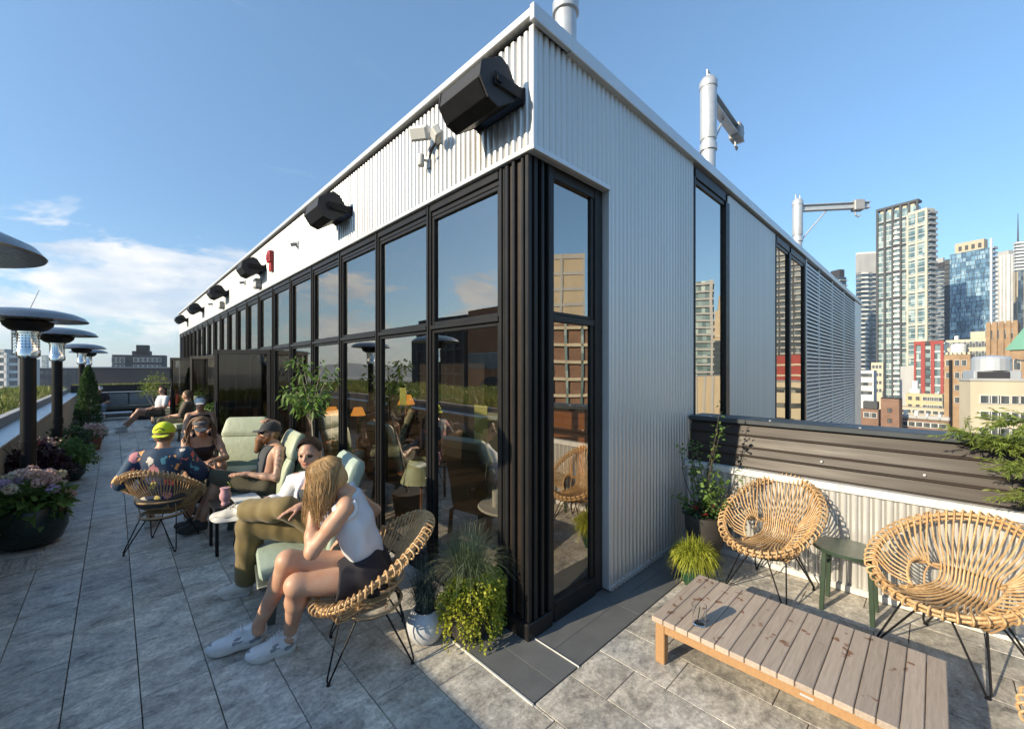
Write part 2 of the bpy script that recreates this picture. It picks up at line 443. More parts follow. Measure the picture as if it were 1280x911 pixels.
def stone_tile():
    m, nt, out = new_mat('stone_paving')
    b = N(nt, 'ShaderNodeBsdfPrincipled'); g = N(nt, 'ShaderNodeNewGeometry')
    tc = N(nt, 'ShaderNodeTexCoord')
    # every slab gets its own cut of the stone
    off = N(nt, 'ShaderNodeVectorMath', operation='SCALE'); cmb = N(nt, 'ShaderNodeCombineXYZ')
    L(nt, g.outputs['Random Per Island'], cmb.inputs[0]); L(nt, g.outputs['Random Per Island'], cmb.inputs[1])
    L(nt, cmb.outputs[0], off.inputs[0]); off.inputs['Scale'].default_value = 37.0
    ad = N(nt, 'ShaderNodeVectorMath', operation='ADD'); L(nt, tc.outputs['Object'], ad.inputs[0]); L(nt, off.outputs[0], ad.inputs[1])
    mp = N(nt, 'ShaderNodeMapping'); mp.inputs['Scale'].default_value = (1.0, 1.45, 1); mp.inputs['Rotation'].default_value = (0, 0, R(-20)); L(nt, ad.outputs[0], mp.inputs[0])
    n1 = noise(nt, mp.outputs[0], 5.5, 10, 0.76, 0.5)
    r1 = ramp(nt, [(0.33, (0.15, 0.145, 0.135)), (0.43, (0.37, 0.350, 0.310)), (0.54, (0.56, 0.53, 0.465)), (0.68, (0.78, 0.74, 0.655))]); L(nt, n1.outputs['Fac'], r1.inputs[0])
    n2 = noise(nt, ad.outputs[0], 42, 7, 0.72); r2 = ramp(nt, [(0.34, 0.66), (0.62, 1.18)]); L(nt, n2.outputs['Fac'], r2.inputs[0])
    c = mixc(nt, 1.0, r1.outputs[0], r2.outputs[0], 'MULTIPLY')
    n3 = noise(nt, tc.outputs['Object'], 1.3, 5, 0.6); r3 = ramp(nt, [(0.35, (0.86, 0.88, 0.92)), (0.65, (1.1, 1.04, 0.96))]); L(nt, n3.outputs['Fac'], r3.inputs[0])
    c = mixc(nt, 1.0, c, r3.outputs[0], 'MULTIPLY')
    rt = N(nt, 'ShaderNodeMapRange'); rt.inputs['To Min'].default_value = 0.80; rt.inputs['To Max'].default_value = 1.14; L(nt, g.outputs['Random Per Island'], rt.inputs[0])
    hs = N(nt, 'ShaderNodeHueSaturation'); L(nt, rt.outputs[0], hs.inputs['Value']); L(nt, c, hs.inputs['Color'])
    # spills and stains lying across slabs
    v = N(nt, 'ShaderNodeTexVoronoi'); v.inputs['Scale'].default_value = 2.6; 
    nw = noise(nt, tc.outputs['Object'], 9, 3); vv = mixc(nt, 0.12, tc.outputs['Object'], nw.outputs['Color']); L(nt, vv, v.inputs['Vector'])
    r4 = ramp(nt, [(0.05, 0.5), (0.09, 1.0)]); L(nt, v.outputs['Distance'], r4.inputs[0])
    v2 = N(nt, 'ShaderNodeTexVoronoi'); v2.inputs['Scale'].default_value = 13; L(nt, vv, v2.inputs['Vector'])
    r5 = ramp(nt, [(0.06, 0.62), (0.10, 1.0)]); L(nt, v2.outputs['Distance'], r5.inputs[0])
    c2 = mixc(nt, 1.0, hs.outputs[0], r4.outputs[0], 'MULTIPLY'); c2 = mixc(nt, 0.8, c2, r5.outputs[0], 'MULTIPLY')
    L(nt, c2, b.inputs['Base Color'])
    rr = ramp(nt, [(0.3, 0.48), (0.7, 0.68)]); L(nt, n1.outputs['Fac'], rr.inputs[0]); L(nt, rr.outputs[0], b.inputs['Roughness'])
    bp = N(nt, 'ShaderNodeBump'); bp.inputs['Strength'].default_value = 0.5; bp.inputs['Distance'].default_value = 0.006
    hsum = math_n(nt, 'ADD', n1.outputs['Fac'], n2.outputs['Fac']); L(nt, hsum, bp.inputs['Height']); L(nt, bp.outputs[0], b.inputs['Normal'])
    L(nt, b.outputs[0], out.inputs[0]); return m
M['stone'] = stone_tile()

def weathered_teak(name, c1, c2, stains=True):
    m, nt, out = new_mat(name); b = N(nt, 'ShaderNodeBsdfPrincipled'); g = N(nt, 'ShaderNodeNewGeometry'); tc = N(nt, 'ShaderNodeTexCoord')
    cmb = N(nt, 'ShaderNodeCombineXYZ'); sc = N(nt, 'ShaderNodeVectorMath', operation='SCALE'); sc.inputs['Scale'].default_value = 19
    L(nt, g.outputs['Random Per Island'], cmb.inputs[1]); L(nt, g.outputs['Random Per Island'], cmb.inputs[0]); L(nt, cmb.outputs[0], sc.inputs[0])
    ad = N(nt, 'ShaderNodeVectorMath', operation='ADD'); L(nt, tc.outputs['Object'], ad.inputs[0]); L(nt, sc.outputs[0], ad.inputs[1])
    mp = N(nt, 'ShaderNodeMapping'); mp.inputs['Scale'].default_value = (1.6, 22, 22); L(nt, ad.outputs[0], mp.inputs[0])
    n1 = noise(nt, mp.outputs[0], 4, 6, 0.65, 0.4); r1 = ramp(nt, [(0.3, c1), (0.7, c2)]); L(nt, n1.outputs['Fac'], r1.inputs[0])
    hs = N(nt, 'ShaderNodeHueSaturation'); rt = N(nt, 'ShaderNodeMapRange'); rt.inputs['To Min'].default_value = 0.85; rt.inputs['To Max'].default_value = 1.13
    L(nt, g.outputs['Random Per Island'], rt.inputs[0]); L(nt, rt.outputs[0], hs.inputs['Value']); L(nt, r1.outputs[0], hs.inputs['Color'])
    c = hs.outputs[0]
    if stains:
        nw = noise(nt, tc.outputs['Object'], 14, 3); vv = mixc(nt, 0.10, tc.outputs['Object'], nw.outputs['Color'])
        v = N(nt, 'ShaderNodeTexVoronoi'); v.inputs['Scale'].default_value = 15; L(nt, vv, v.inputs['Vector'])
        r4 = ramp(nt, [(0.17, (0.52, 0.34, 0.24)), (0.24, (1, 1, 1))]); L(nt, v.outputs['Distance'], r4.inputs[0])
        nm = noise(nt, tc.outputs['Object'], 2.4, 2); rm = ramp(nt, [(0.44, 0.0), (0.5, 1.0)]); L(nt, nm.outputs['Fac'], rm.inputs[0])
        c = mixc(nt, rm.outputs[0], c, mixc(nt, 1.0, c, r4.outputs[0], 'MULTIPLY'))
    L(nt, c, b.inputs['Base Color']); b.inputs['Roughness'].default_value = 0.62
    bp = N(nt, 'ShaderNodeBump'); bp.inputs['Strength'].default_value = 0.35; bp.inputs['Distance'].default_value = 0.003
    L(nt, n1.outputs['Fac'], bp.inputs['Height']); L(nt, bp.outputs[0], b.inputs['Normal']); L(nt, b.outputs[0], out.inputs[0]); return m
M['teak_grey'] = weathered_teak('weathered_teak', (0.50, 0.405, 0.32), (0.36, 0.285, 0.22))
M['teak_warm'] = weathered_teak('warm_teak', (0.44, 0.26, 0.12), (0.36, 0.20, 0.09), False)

def pane(name, refl, tint, rough=0.0, ior=1.9, warp=0.35):
    m, nt, out = new_mat(name)
    tr = N(nt, 'ShaderNodeBsdfTransparent'); tr.inputs[0].default_value = (*tint, 1)
    gl = N(nt, 'ShaderNodeBsdfGlossy'); gl.inputs['Roughness'].default_value = rough; gl.inputs['Color'].default_value = (0.93, 0.88, 0.80, 1)
    fr = N(nt, 'ShaderNodeFresnel'); fr.inputs[0].default_value = ior
    f2 = math_n(nt, 'MAXIMUM', fr.outputs[0], refl)
    if warp:
        n = noise(nt, coords(nt), 0.9, 1); bp = N(nt, 'ShaderNodeBump'); bp.inputs['Strength'].default_value = warp; bp.inputs['Distance'].default_value = 0.01
        L(nt, n.outputs['Fac'], bp.inputs['Height']); L(nt, bp.outputs[0], gl.inputs['Normal'])
    ge = N(nt, 'ShaderNodeNewGeometry'); front = math_n(nt, 'SUBTRACT', 1.0, ge.outputs['Backfacing'])     # only the outer skin of the sheet tints and reflects
    L(nt, mixc(nt, front, (1, 1, 1), tint), tr.inputs[0]); f2 = math_n(nt, 'MULTIPLY', f2, front)
    mx = N(nt, 'ShaderNodeMixShader'); L(nt, f2, mx.inputs[0]); L(nt, tr.outputs[0], mx.inputs[1]); L(nt, gl.outputs[0], mx.inputs[2])
    L(nt, mx.outputs[0], out.inputs[0]); return m
M['pane'] = pane('window_glass', 0.42, (0.80, 0.76, 0.68), ior=1.9)
M['mirror_pane'] = pane('tinted_reflective_glass', 0.62, (0.12, 0.13, 0.14), ior=2.4)
M['door_pane'] = pane('door_glass', 0.06, (0.4, 0.4, 0.38), ior=1.25, warp=0)
m, nt, out = new_mat('clear_tumbler'); b = N(nt, 'ShaderNodeBsdfPrincipled'); b.inputs['Transmission Weight'].default_value = 1; b.inputs['Roughness'].default_value = 0.02
b.inputs['IOR'].default_value = 1.25; b.inputs['Base Color'].default_value = (0.96, 0.97, 0.97, 1); L(nt, b.outputs[0], out.inputs[0]); M['tumbler'] = m
M['liquid_pink'] = surf('pink_drink', (0.6, 0.3, 0.33), (0.65, 0.4, 0.4), rough=0.15)
M['paper'] = surf('paper', (0.78, 0.78, 0.74), (0.7, 0.7, 0.66), rough=0.6)
M['yellow_sheet'] = surf('yellow_sheet', (0.50, 0.50, 0.14), (0.46, 0.45, 0.12), rough=0.6)
def emis(name, col, st):
    m, nt, out = new_mat(name); e = N(nt, 'ShaderNodeEmission'); e.inputs[0].default_value = (*col, 1); e.inputs[1].default_value = st
    n = noise(nt, coords(nt), 14, 2); r = ramp(nt, [(0.2, 0.75), (0.8, 1.0)]); L(nt, n.outputs['Fac'], r.inputs[0])
    c = mixc(nt, 1.0, col, r.outputs[0], 'MULTIPLY'); L(nt, c, e.inputs[0]); L(nt, e.outputs[0], out.inputs[0]); return m
M['lamp_orange'] = emis('lit_orange_shade', (1.0, 0.40, 0.07), 0.7)
M['lamp_pale'] = surf('pale_shade', (0.55, 0.62, 0.42), (0.5, 0.57, 0.38), rough=0.6)
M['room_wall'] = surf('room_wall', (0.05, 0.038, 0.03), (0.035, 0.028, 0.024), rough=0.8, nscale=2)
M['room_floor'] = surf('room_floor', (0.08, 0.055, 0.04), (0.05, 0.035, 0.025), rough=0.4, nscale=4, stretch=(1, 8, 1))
M['wood_orange'] = surf('orange_wood', (0.32, 0.12, 0.03), (0.25, 0.09, 0.02), rough=0.45, nscale=5, stretch=(1, 8, 1))
M['roof_membrane'] = surf('roof_membrane', (0.3, 0.3, 0.3), (0.24, 0.24, 0.24), rough=0.85, nscale=2)
# skin, hair, cloth
def skinm(name, c, tattoo=False):
    m, nt, out = new_mat(name); b = N(nt, 'ShaderNodeBsdfPrincipled'); v = coords(nt)
    n = noise(nt, v, 11, 4); rp = ramp(nt, [(0.35, c), (0.68, (c[0] * 0.9, c[1] * 0.78, c[2] * 0.72))]); L(nt, n.outputs['Fac'], rp.inputs[0]); col = rp.outputs[0]
    if tattoo:
        nn = noise(nt, v, 24, 5, 0.6, 1.5); rr = ramp(nt, [(0.5, 0.0), (0.56, 0.55)]); L(nt, nn.outputs['Fac'], rr.inputs[0]); col = mixc(nt, rr.outputs[0], col, (0.06, 0.075, 0.075))
    L(nt, col, b.inputs['Base Color']); b.inputs['Roughness'].default_value = 0.5
    b.inputs['Subsurface Weight'].default_value = 0.12; b.inputs['Subsurface Radius'].default_value = (1, 0.3, 0.15); b.inputs['Subsurface Scale'].default_value = 0.008
    n3 = noise(nt, v, 160, 2); bp = N(nt, 'ShaderNodeBump'); bp.inputs['Strength'].default_value = 0.12; bp.inputs['Distance'].default_value = 0.002; L(nt, n3.outputs['Fac'], bp.inputs['Height']); L(nt, bp.outputs[0], b.inputs['Normal'])
    L(nt, b.outputs[0], out.inputs[0]); return m
M['skin_tan'] = skinm('skin_tan', (0.56, 0.33, 0.215)); M['skin_fair'] = skinm('skin_fair', (0.50, 0.30, 0.21)); M['skin_arm_ink'] = skinm('skin_inked', (0.50, 0.31, 0.22), True)
M['lips'] = surf('lips', (0.45, 0.16, 0.14), (0.4, 0.14, 0.12), rough=0.4); M['eyes'] = surf('eye_dark', (0.03, 0.02, 0.015), (0.05, 0.035, 0.03), rough=0.2)
M['hair_blonde'] = surf('hair_blonde', (0.48, 0.31, 0.14), (0.26, 0.145, 0.055), spec=0.3, rough=0.55, nscale=8, island=0.35)
M['hair_brown'] = surf('hair_brown', (0.028, 0.015, 0.009), (0.045, 0.025, 0.016), rough=0.55, spec=0.25, nscale=30, island=0.3, bump=0.5, bscale=90)
M['hair_short'] = surf('hair_cropped', (0.22, 0.13, 0.07), (0.16, 0.095, 0.055), rough=0.6, nscale=60, bump=0.5, bscale=160)
M['hair_locs'] = surf('hair_locs', (0.20, 0.115, 0.06), (0.12, 0.07, 0.04), rough=0.7, nscale=40, island=0.3, bump=0.6, bscale=120)
M['beard'] = surf('beard', (0.30, 0.115, 0.035), (0.20, 0.075, 0.025), rough=0.55, nscale=40, island=0.3, bump=0.6, bscale=120)
def cloth(name, a, b=None, bump=0.25, bscale=260, rough=0.8, nscale=6, sheen=0.15): return surf(name, a, b, rough=rough, nscale=nscale, bump=bump, bscale=bscale, sheen=sheen)
M['cloth_white'] = cloth('white_cotton', (0.72, 0.73, 0.75), (0.66, 0.67, 0.70)); M['cloth_black'] = cloth('black_cotton', (0.010, 0.009, 0.014), (0.016, 0.014, 0.02), sheen=0.0)
M['cloth_olive'] = cloth('olive_twill', (0.20, 0.145, 0.05), (0.165, 0.12, 0.04)); M['cloth_darkolive'] = cloth('dark_olive', (0.07, 0.06, 0.03), (0.055, 0.048, 0.025))
M['cloth_grey'] = cloth('charcoal_cotton', (0.05, 0.055, 0.06), (0.035, 0.038, 0.042)); M['cloth_red'] = cloth('red_cotton', (0.42, 0.06, 0.05), (0.36, 0.05, 0.045))
M['cloth_blue'] = cloth('pale_denim', (0.25, 0.32, 0.40), (0.20, 0.26, 0.34)); M['cloth_brown'] = cloth('brown_cotton', (0.11, 0.08, 0.05), (0.09, 0.065, 0.04))
M['cap_yellow'] = cloth('neon_cap', (0.70, 0.78, 0.02), (0.62, 0.72, 0.015)); M['cap_black'] = cloth('black_cap', (0.02, 0.02, 0.022), (0.03, 0.03, 0.032)); M['cap_white'] = cloth('white_cap', (0.7, 0.7, 0.68), (0.6, 0.6, 0.58))
M['visor_grey'] = cloth('grey_visor', (0.10, 0.105, 0.115), (0.085, 0.09, 0.1))
M['shoe_white'] = surf('shoe_white', (0.68, 0.69, 0.70), (0.58, 0.60, 0.62), rough=0.5, nscale=14, bump=0.2, bscale=150)
M['shoe_grey'] = surf('shoe_mesh_grey', (0.27, 0.29, 0.31), (0.22, 0.24, 0.26), rough=0.6, nscale=30, bump=0.3, bscale=250)
M['shoe_cream'] = surf('shoe_cream', (0.58, 0.55, 0.48), (0.5, 0.47, 0.41), rough=0.5, nscale=14)
M['rubber'] = surf('rubber_white', (0.66, 0.65, 0.62), (0.55, 0.54, 0.5), rough=0.55); M['rubber_black'] = surf('rubber_black', (0.02, 0.02, 0.02), (0.03, 0.03, 0.03), rough=0.6)
def print_cloth():
    m, nt, out = new_mat('printed_holiday_shirt'); b = N(nt, 'ShaderNodeBsdfPrincipled'); v = coords(nt, (1, 1, 0.7), (0.3, 0.5, 0.2))
    nw = noise(nt, v, 16, 3); vv = mixc(nt, 0.11, v, nw.outputs['Color'])
    vo = N(nt, 'ShaderNodeTexVoronoi'); vo.inputs['Scale'].default_value = 14.5; vo.inputs['Randomness'].default_value = 0.75; L(nt, vv, vo.inputs['Vector'])
    bl = ramp(nt, [(0.36, 1.0), (0.39, 0.0)]); L(nt, vo.outputs['Distance'], bl.inputs[0])
    sp = N(nt, 'ShaderNodeSeparateColor'); L(nt, vo.outputs['Color'], sp.inputs[0])
    pal = ramp(nt, [(0.0, (0.75, 0.16, 0.12)), (0.22, (0.75, 0.35, 0.12)), (0.42, (0.7, 0.62, 0.52)), (0.6, (0.62, 0.24, 0.26)), (0.75, (0.10, 0.30, 0.36)), (0.88, (0.72, 0.55, 0.15))], 'CONSTANT'); L(nt, sp.outputs[0], pal.inputs[0])
    nb = noise(nt, coords(nt), 2.6, 2); bs = ramp(nt, [(0.45, (0.012, 0.025, 0.07)), (0.6, (0.02, 0.06, 0.11))]); L(nt, nb.outputs['Fac'], bs.inputs[0])
    msk = ramp(nt, [(0.15, 0.0), (0.16, 1.0)]); L(nt, sp.outputs[1], msk.inputs[0]); mm = math_n(nt, 'MULTIPLY', bl.outputs[0], msk.outputs[0])
    L(nt, mixc(nt, mm, bs.outputs[0], pal.outputs[0]), b.inputs['Base Color']); b.inputs['Roughness'].default_value = 0.75; L(nt, b.outputs[0], out.inputs[0]); return m
M['print_shirt'] = print_cloth()
# city
def bldg(name, c, c2=None, rough=0.85, nscale=0.25): return surf(name, c, c2, rough=rough, nscale=nscale, stretch=(1, 1, 0.4))
M['conc'] = bldg('concrete', (0.42, 0.42, 0.41)); M['conc_white'] = bldg('white_panel', (0.68, 0.68, 0.66)); M['conc_cream'] = bldg('cream_stucco', (0.56, 0.49, 0.36)); M['conc_yellow'] = bldg('yellow_stucco', (0.52, 0.44, 0.27))
M['grid_cream'] = bldg('cream_grid', (0.60, 0.56, 0.45)); M['dark_grid'] = bldg('dark_grid', (0.07, 0.075, 0.08)); M['red_panel'] = bldg('red_panel', (0.34, 0.065, 0.055)); M['dark_wall'] = bldg('dark_wall', (0.06, 0.065, 0.075)); M['charcoal'] = bldg('charcoal_wall', (0.035, 0.035, 0.04))
M['copper'] = bldg('green_copper', (0.16, 0.36, 0.27)); M['city_brown'] = bldg('brown_roof', (0.15, 0.115, 0.10)); M['beige'] = bldg('beige_wall', (0.5, 0.42, 0.3))
def brickm(name, a, b, mortar):
    m, nt, out = new_mat(name); p = N(nt, 'ShaderNodeBsdfPrincipled'); v = coords(nt); n = noise(nt, v, 0.5, 5); 
    sx = N(nt, 'ShaderNodeSeparateXYZ'); L(nt, v, sx.inputs[0]); cx = N(nt, 'ShaderNodeCombineXYZ'); L(nt, math_n(nt, 'ADD', sx.outputs[0], sx.outputs[1]), cx.inputs[0]); L(nt, sx.outputs[2], cx.inputs[1])
    br = N(nt, 'ShaderNodeTexBrick'); br.inputs['Scale'].default_value = 2.0; br.inputs['Color1'].default_value = (*a, 1); br.inputs['Color2'].default_value = (*b, 1); br.inputs['Mortar'].default_value = (*mortar, 1); br.inputs['Mortar Size'].default_value = 0.03; L(nt, cx.outputs[0], br.inputs['Vector'])
    rr = ramp(nt, [(0.3, 0.75), (0.7, 1.12)]); L(nt, n.outputs['Fac'], rr.inputs[0]); L(nt, mixc(nt, 1.0, br.outputs[0], rr.outputs[0], 'MULTIPLY'), p.inputs['Base Color']); p.inputs['Roughness'].default_value = 0.85; L(nt, p.outputs[0], out.inputs[0]); return m
M['brick_brown'] = brickm('brown_brick', (0.24, 0.12, 0.075), (0.19, 0.095, 0.06), (0.22, 0.17, 0.13)); M['brick_tan'] = brickm('tan_brick', (0.36, 0.22, 0.12), (0.30, 0.18, 0.095), (0.34, 0.27, 0.18)); M['brick_orange'] = brickm('orange_brick', (0.33, 0.13, 0.055), (0.28, 0.105, 0.045), (0.25, 0.15, 0.1))
def glazing(name, a, b, cell=(3.0, 3.0), rough=0.12, metal=0.0, hi=None):
    """curtain-wall glass: each pane its own tone (blinds, lights off, coating) in a procedural grid"""
    m, nt, out = new_mat(name); p = N(nt, 'ShaderNodeBsdfPrincipled'); v = coords(nt)
    sx = N(nt, 'ShaderNodeSeparateXYZ'); L(nt, v, sx.inputs[0]); 
    u = math_n(nt, 'FLOOR', math_n(nt, 'DIVIDE', math_n(nt, 'ADD', sx.outputs[0], sx.outputs[1]), cell[0])); w = math_n(nt, 'FLOOR', math_n(nt, 'DIVIDE', sx.outputs[2], cell[1]))
    cx = N(nt, 'ShaderNodeCombineXYZ'); L(nt, u, cx.inputs[0]); L(nt, w, cx.inputs[1]); wn = N(nt, 'ShaderNodeTexWhiteNoise'); L(nt, cx.outputs[0], wn.inputs[0])
    rp = ramp(nt, [(0.0, a), (0.7, b), (1.0, hi or b)]); L(nt, wn.outputs['Value'], rp.inputs[0]); L(nt, rp.outputs[0], p.inputs['Base Color'])
    p.inputs['Roughness'].default_value = rough; p.inputs['Metallic'].default_value = metal; p.inputs['Specular IOR Level'].default_value = 0.9
    L(nt, p.outputs[0], out.inputs[0]); return m
M['gl_blue'] = glazing('blue_curtain_wall', (0.05, 0.12, 0.2), (0.16, 0.30, 0.42), (2.2, 2.6), 0.15, 0.25, (0.35, 0.5, 0.58))
M['gl_green'] = glazing('green_grey_glass', (0.07, 0.12, 0.13), (0.20, 0.29, 0.30), (1.7, 2.9), 0.15, 0.15, (0.42, 0.5, 0.48))
M['gl_dark'] = glazing('dark_glass', (0.02, 0.035, 0.05), (0.06, 0.09, 0.12), (2.0, 3.0), 0.15, 0.1, (0.2, 0.24, 0.26))
M['gl_win'] = glazing('window_dark', (0.03, 0.035, 0.04), (0.10, 0.11, 0.11), (1.3, 1.7), 0.2, 0.0, (0.42, 0.40, 0.35))
# ================================================================== terrace floor
GX, GY = 1.80, 1.70            # glass planes
CX, CY = 1.744, 1.62           # cladding planes
YE = 19.6                      # far end of the long front
XE = 16.7
mb = MB(); mb.box((-0.85, -3.2, -0.5), (3.79, 20.7, -0.03)); mb.box((-6.2, -3.2, -0.5), (-0.85, 22, -0.03))
structure(mb.build('terrace_slab', M['dark_base']))
mb = MB(); T, G = 0.27, 0.0042
for i in range(-2, 16):
    x0 = -0.447 + T * i - (0.0 if i else 0)
    if x0 + T < -0.84 or x0 > 3.78: continue
    xa, xb = max(x0, -0.845) + G / 2, min(x0 + T, 3.785) - G / 2
    off = (0.27 if i % 2 else 0.0) + 0.07 * math.sin(i * 2.3)
    y = -2.1 + off - 0.54
    while y < 20.4:
        ya, yb = y + G / 2, y + 0.54 - G / 2; y += 0.54
        # cut round the slate border and the building
        segs = [(xa, xb, ya, yb)]
        def clip(seg, rx0, rx1, ry0, ry1):
            a, b, c, d = seg
            if b <= rx0 or a >= rx1 or d <= ry0 or c >= ry1: return [seg]
            out_ = []
            if a < rx0: out_.append((a, rx0, c, d))
            if b > rx1: out_.append((rx1, b, c, d))
            a2, b2 = max(a, rx0), min(b, rx1)
            if c < ry0: out_.append((a2, b2, c, ry0))
            if d > ry1: out_.append((a2, b2, ry1, d))
            return out_
        for r in ((1.43, 3.79, 1.332, 2.29), (1.74, 3.79, 2.29, 30)):
            segs = [q for sg in segs for q in clip(sg, *r)]
        h = rng.uniform(-0.0012, 0.0012)
        for a, b, c, d in segs:
            if b - a > 0.01 and d - c > 0.01: mb.cbox((a, c, -0.028), (b, d, h), 0.0016)
structure(mb.build('paving_slabs', M['stone']))
# slate border at the corner of the building
mb = MB()
for i in range(2): mb.cbox((1.435 + i * 0.176, 1.338, -0.02), (1.435 + i * 0.176 + 0.1745, 1.80 + 0.5, 0.003), 0.001)
mb2 = mb
for i in range(2):
    a = 1.338 + i * 0.177
    for j in range(3): mb.cbox((1.792 + j * 0.66, a, -0.02), (1.792 + j * 0.66 + 0.658, a + 0.1755, 0.003), 0.001)
structure(mb.build('slate_border', M['slate']))
mb = MB(); mb.box((1.425, 1.33, -0.02), (1.434, 2.3, 0.007)); mb.box((1.787, 1.33, -0.02), (1.7915, 1.70, 0.008))
structure(mb.build('border_trim', M['white_trim']))

# ================================================================== the glazed pavilion
pav = thing('pavilion_building', 'long rooftop pavilion with black framed glass front under pale corrugated metal cladding', 'building', (1.8, 1.7, 0))
def corr(mb, p0, p1, z0, z1, nrm, pitch=0.055, depth=0.018, zf=None):
    p0 = Vector(p0); p1 = Vector(p1); nrm = Vector(nrm); Ln = (p1 - p0).length; d = (p1 - p0) / Ln
    prof = ((0, 0), (0.16, 0), (0.24, 0.25), (0.34, 0.85), (0.44, 1), (0.8, 1), (0.9, 0.85), (0.96, 0.3))
    pts = []; t = 0
    while t < Ln:
        for a, b in prof:
            q = t + a * pitch
            if q <= Ln: pts.append((q, b * depth))
        t += pitch
    vs = []; fs = []
    for q, o in pts:
        p = p0 + d * q + nrm * o
        vs.append((p.x, p.y, z0)); vs.append((p.x, p.y, z1))
    for i in range(len(pts) - 1): fs.append((2 * i, 2 * i + 2, 2 * i + 3, 2 * i + 1))
    mb.add(vs, fs)
mb = MB()
corr(mb, (CX + 0.014, CY + 0.03, 0), (CX + 0.014, YE, 0), 2.905, 3.585, (-1, 0, 0))
o = mb.build('front_cladding', M['cladding'], pav, smooth=True, fix=False)
mb = MB()
corr(mb, (2.55, CY + 0.014, 0), (4.0, CY + 0.014, 0), -1.2, 3.585, (0, -1, 0))
corr(mb, (CX + 0.03, CY + 0.014, 0), (2.55, CY + 0.014, 0), 2.905, 3.585, (0, -1, 0))
corr(mb, (4.97, CY + 0.014, 0), (6.9, CY + 0.014, 0), -1.2, 3.55, (0, -1, 0))
o = mb.build('side_cladding', M['cladding'], pav, smooth=True, fix=False)
mb = MB()
mb.cbox((CX - 0.004, CY - 0.004, 2.90), (CX + 0.036, CY + 0.036, 3.60), 0.004)             # corner post
mb.cbox((CX - 0.012, CY + 0.0, 2.872), (CX + 0.02, YE, 2.904), 0.003)                        # drip edge
mb.cbox((CX - 0.010, CY - 0.010, 2.870), (2.54, CY + 0.02, 2.903), 0.003)
mb.cbox((2.535, CY - 0.002, 0.02), (2.552, CY + 0.09, 2.90), 0.003)                          # return beside the corner window
mb.cbox((2.545, CY - 0.008, 0.012), (3.80, CY + 0.03, 0.045), 0.003)
mb.cbox((CX - 0.04, CY - 0.04, 3.615), (CX + 0.3, YE + 0.1, 3.665), 0.004)                   # coping along the front
mb.cbox((CX + 0.301, CY - 0.045, 3.575), (XE, CY + 0.30, 3.672), 0.004)                       # coping along the side
mb.cbox((CX - 0.046, CY - 0.046, 3.578), (CX + 0.30, CY - 0.012, 3.674), 0.004)
mb.cbox((CX, YE, -1.0), (CX + 0.3, YE + 0.12, 3.61), 0.004)
mb.build('flashing', M['flashing'], pav)
mb = MB()
mb.box((CX + 0.016, CY + 0.05, 3.58), (CX + 0.10, YE, 3.612)); mb.box((CX + 0.1, CY + 0.016, 3.55), (XE, CY + 0.06, 3.574))
mb.box((1.76, 1.66, 2.886), (2.53, 1.9, 2.899)); mb.box((1.76, 1.9, 2.886), (1.9, YE, 2.899))
mb.box((1.79, CY + 0.05, 2.9), (1.9, YE, 3.58)); mb.box((1.9, CY + 0.05, 2.9), (3.98, CY + 0.2, 3.55)); mb.box((2.555, CY + 0.05, -1.2), (3.98, CY + 0.15, 2.9))
mb.box((4.98, CY + 0.05, -1.2), (6.9, CY + 0.15, 3.55))
mb.build('backing_wall', M['black_metal'], pav)
mb = MB(); mb.box((CX + 0.3, CY + 0.3, 3.5), (XE, YE, 3.62)); mb.build('roof', M['roof_membrane'], pav)
# bright soffit strip under the overhanging corner
mb = MB(); mb.box((1.745, 1.625, 2.868), (2.53, 1.665, 2.871)); mb.build('soffit', M['galv'], pav)

def frame_front(mb, y0, y1, tr=1.92, lower=True):
    X0 = 1.765
    mb.cbox((X0, y0 - 0.030, 0.02), (X0 + 0.10, y0 + 0.030, 2.885), 0.004)
    mb.cbox((X0 - 0.012, y0 - 0.010, 0.02), (X0 + 0.02, y0 + 0.010, 2.885), 0.003)
    ya, yb = y0 + 0.031, y1 - 0.031
    mb.cbox((X0 - 0.004, ya, 2.815), (X0 + 0.09, yb, 2.885), 0.004); mb.cbox((X0 + 0.012, ya, 2.78), (X0 + 0.07, yb, 2.8145), 0.004)
    mb.cbox((X0 - 0.006, ya, tr - 0.016), (X0 + 0.08, yb, tr + 0.016), 0.003)
    for z0, z1 in ((0.12, tr - 0.017), (tr + 0.017, 2.779)):
        if z0 < 1 and not lower: continue
        t = 0.026
        mb.cbox((X0 + 0.014, ya, z0), (X0 + 0.06, ya + t, z1), 0.003); mb.cbox((X0 + 0.014, yb - t, z0), (X0 + 0.06, yb, z1), 0.003)
        mb.cbox((X0 + 0.016, ya + t, z0), (X0 + 0.06, yb - t, z0 + t), 0.003); mb.cbox((X0 + 0.016, ya + t, z1 - t), (X0 + 0.06, yb - t, z1), 0.003)
    if lower: mb.cbox((X0 - 0.01, ya, 0.0), (X0 + 0.09, yb, 0.119), 0.004)
def pane_front(y0, y1, z0, z1, parent, mat):
    mb = MB(); mb.box((1.80, y0, z0), (1.808, y1, z1)); return mb.build('pane', mat, parent)
ys = [1.915, 2.76] + [2.76 + 0.88 * k for k in range(1, 20)]
OPEN = (7, 8, 9, 10)
for k in range(len(ys) - 1):
    y0, y1 = ys[k], ys[k + 1]; mb = MB(); lo = k not in OPEN
    frame_front(mb, y0, y1, lower=lo)
    w = mb.build('window', M['black_metal'], pav)
    pane_front(y0 + 0.05, y1 - 0.05, 1.955, 2.765, w, M['pane'])
    if lo: pane_front(y0 + 0.05, y1 - 0.05, 0.14, 1.885, w, M['pane'])
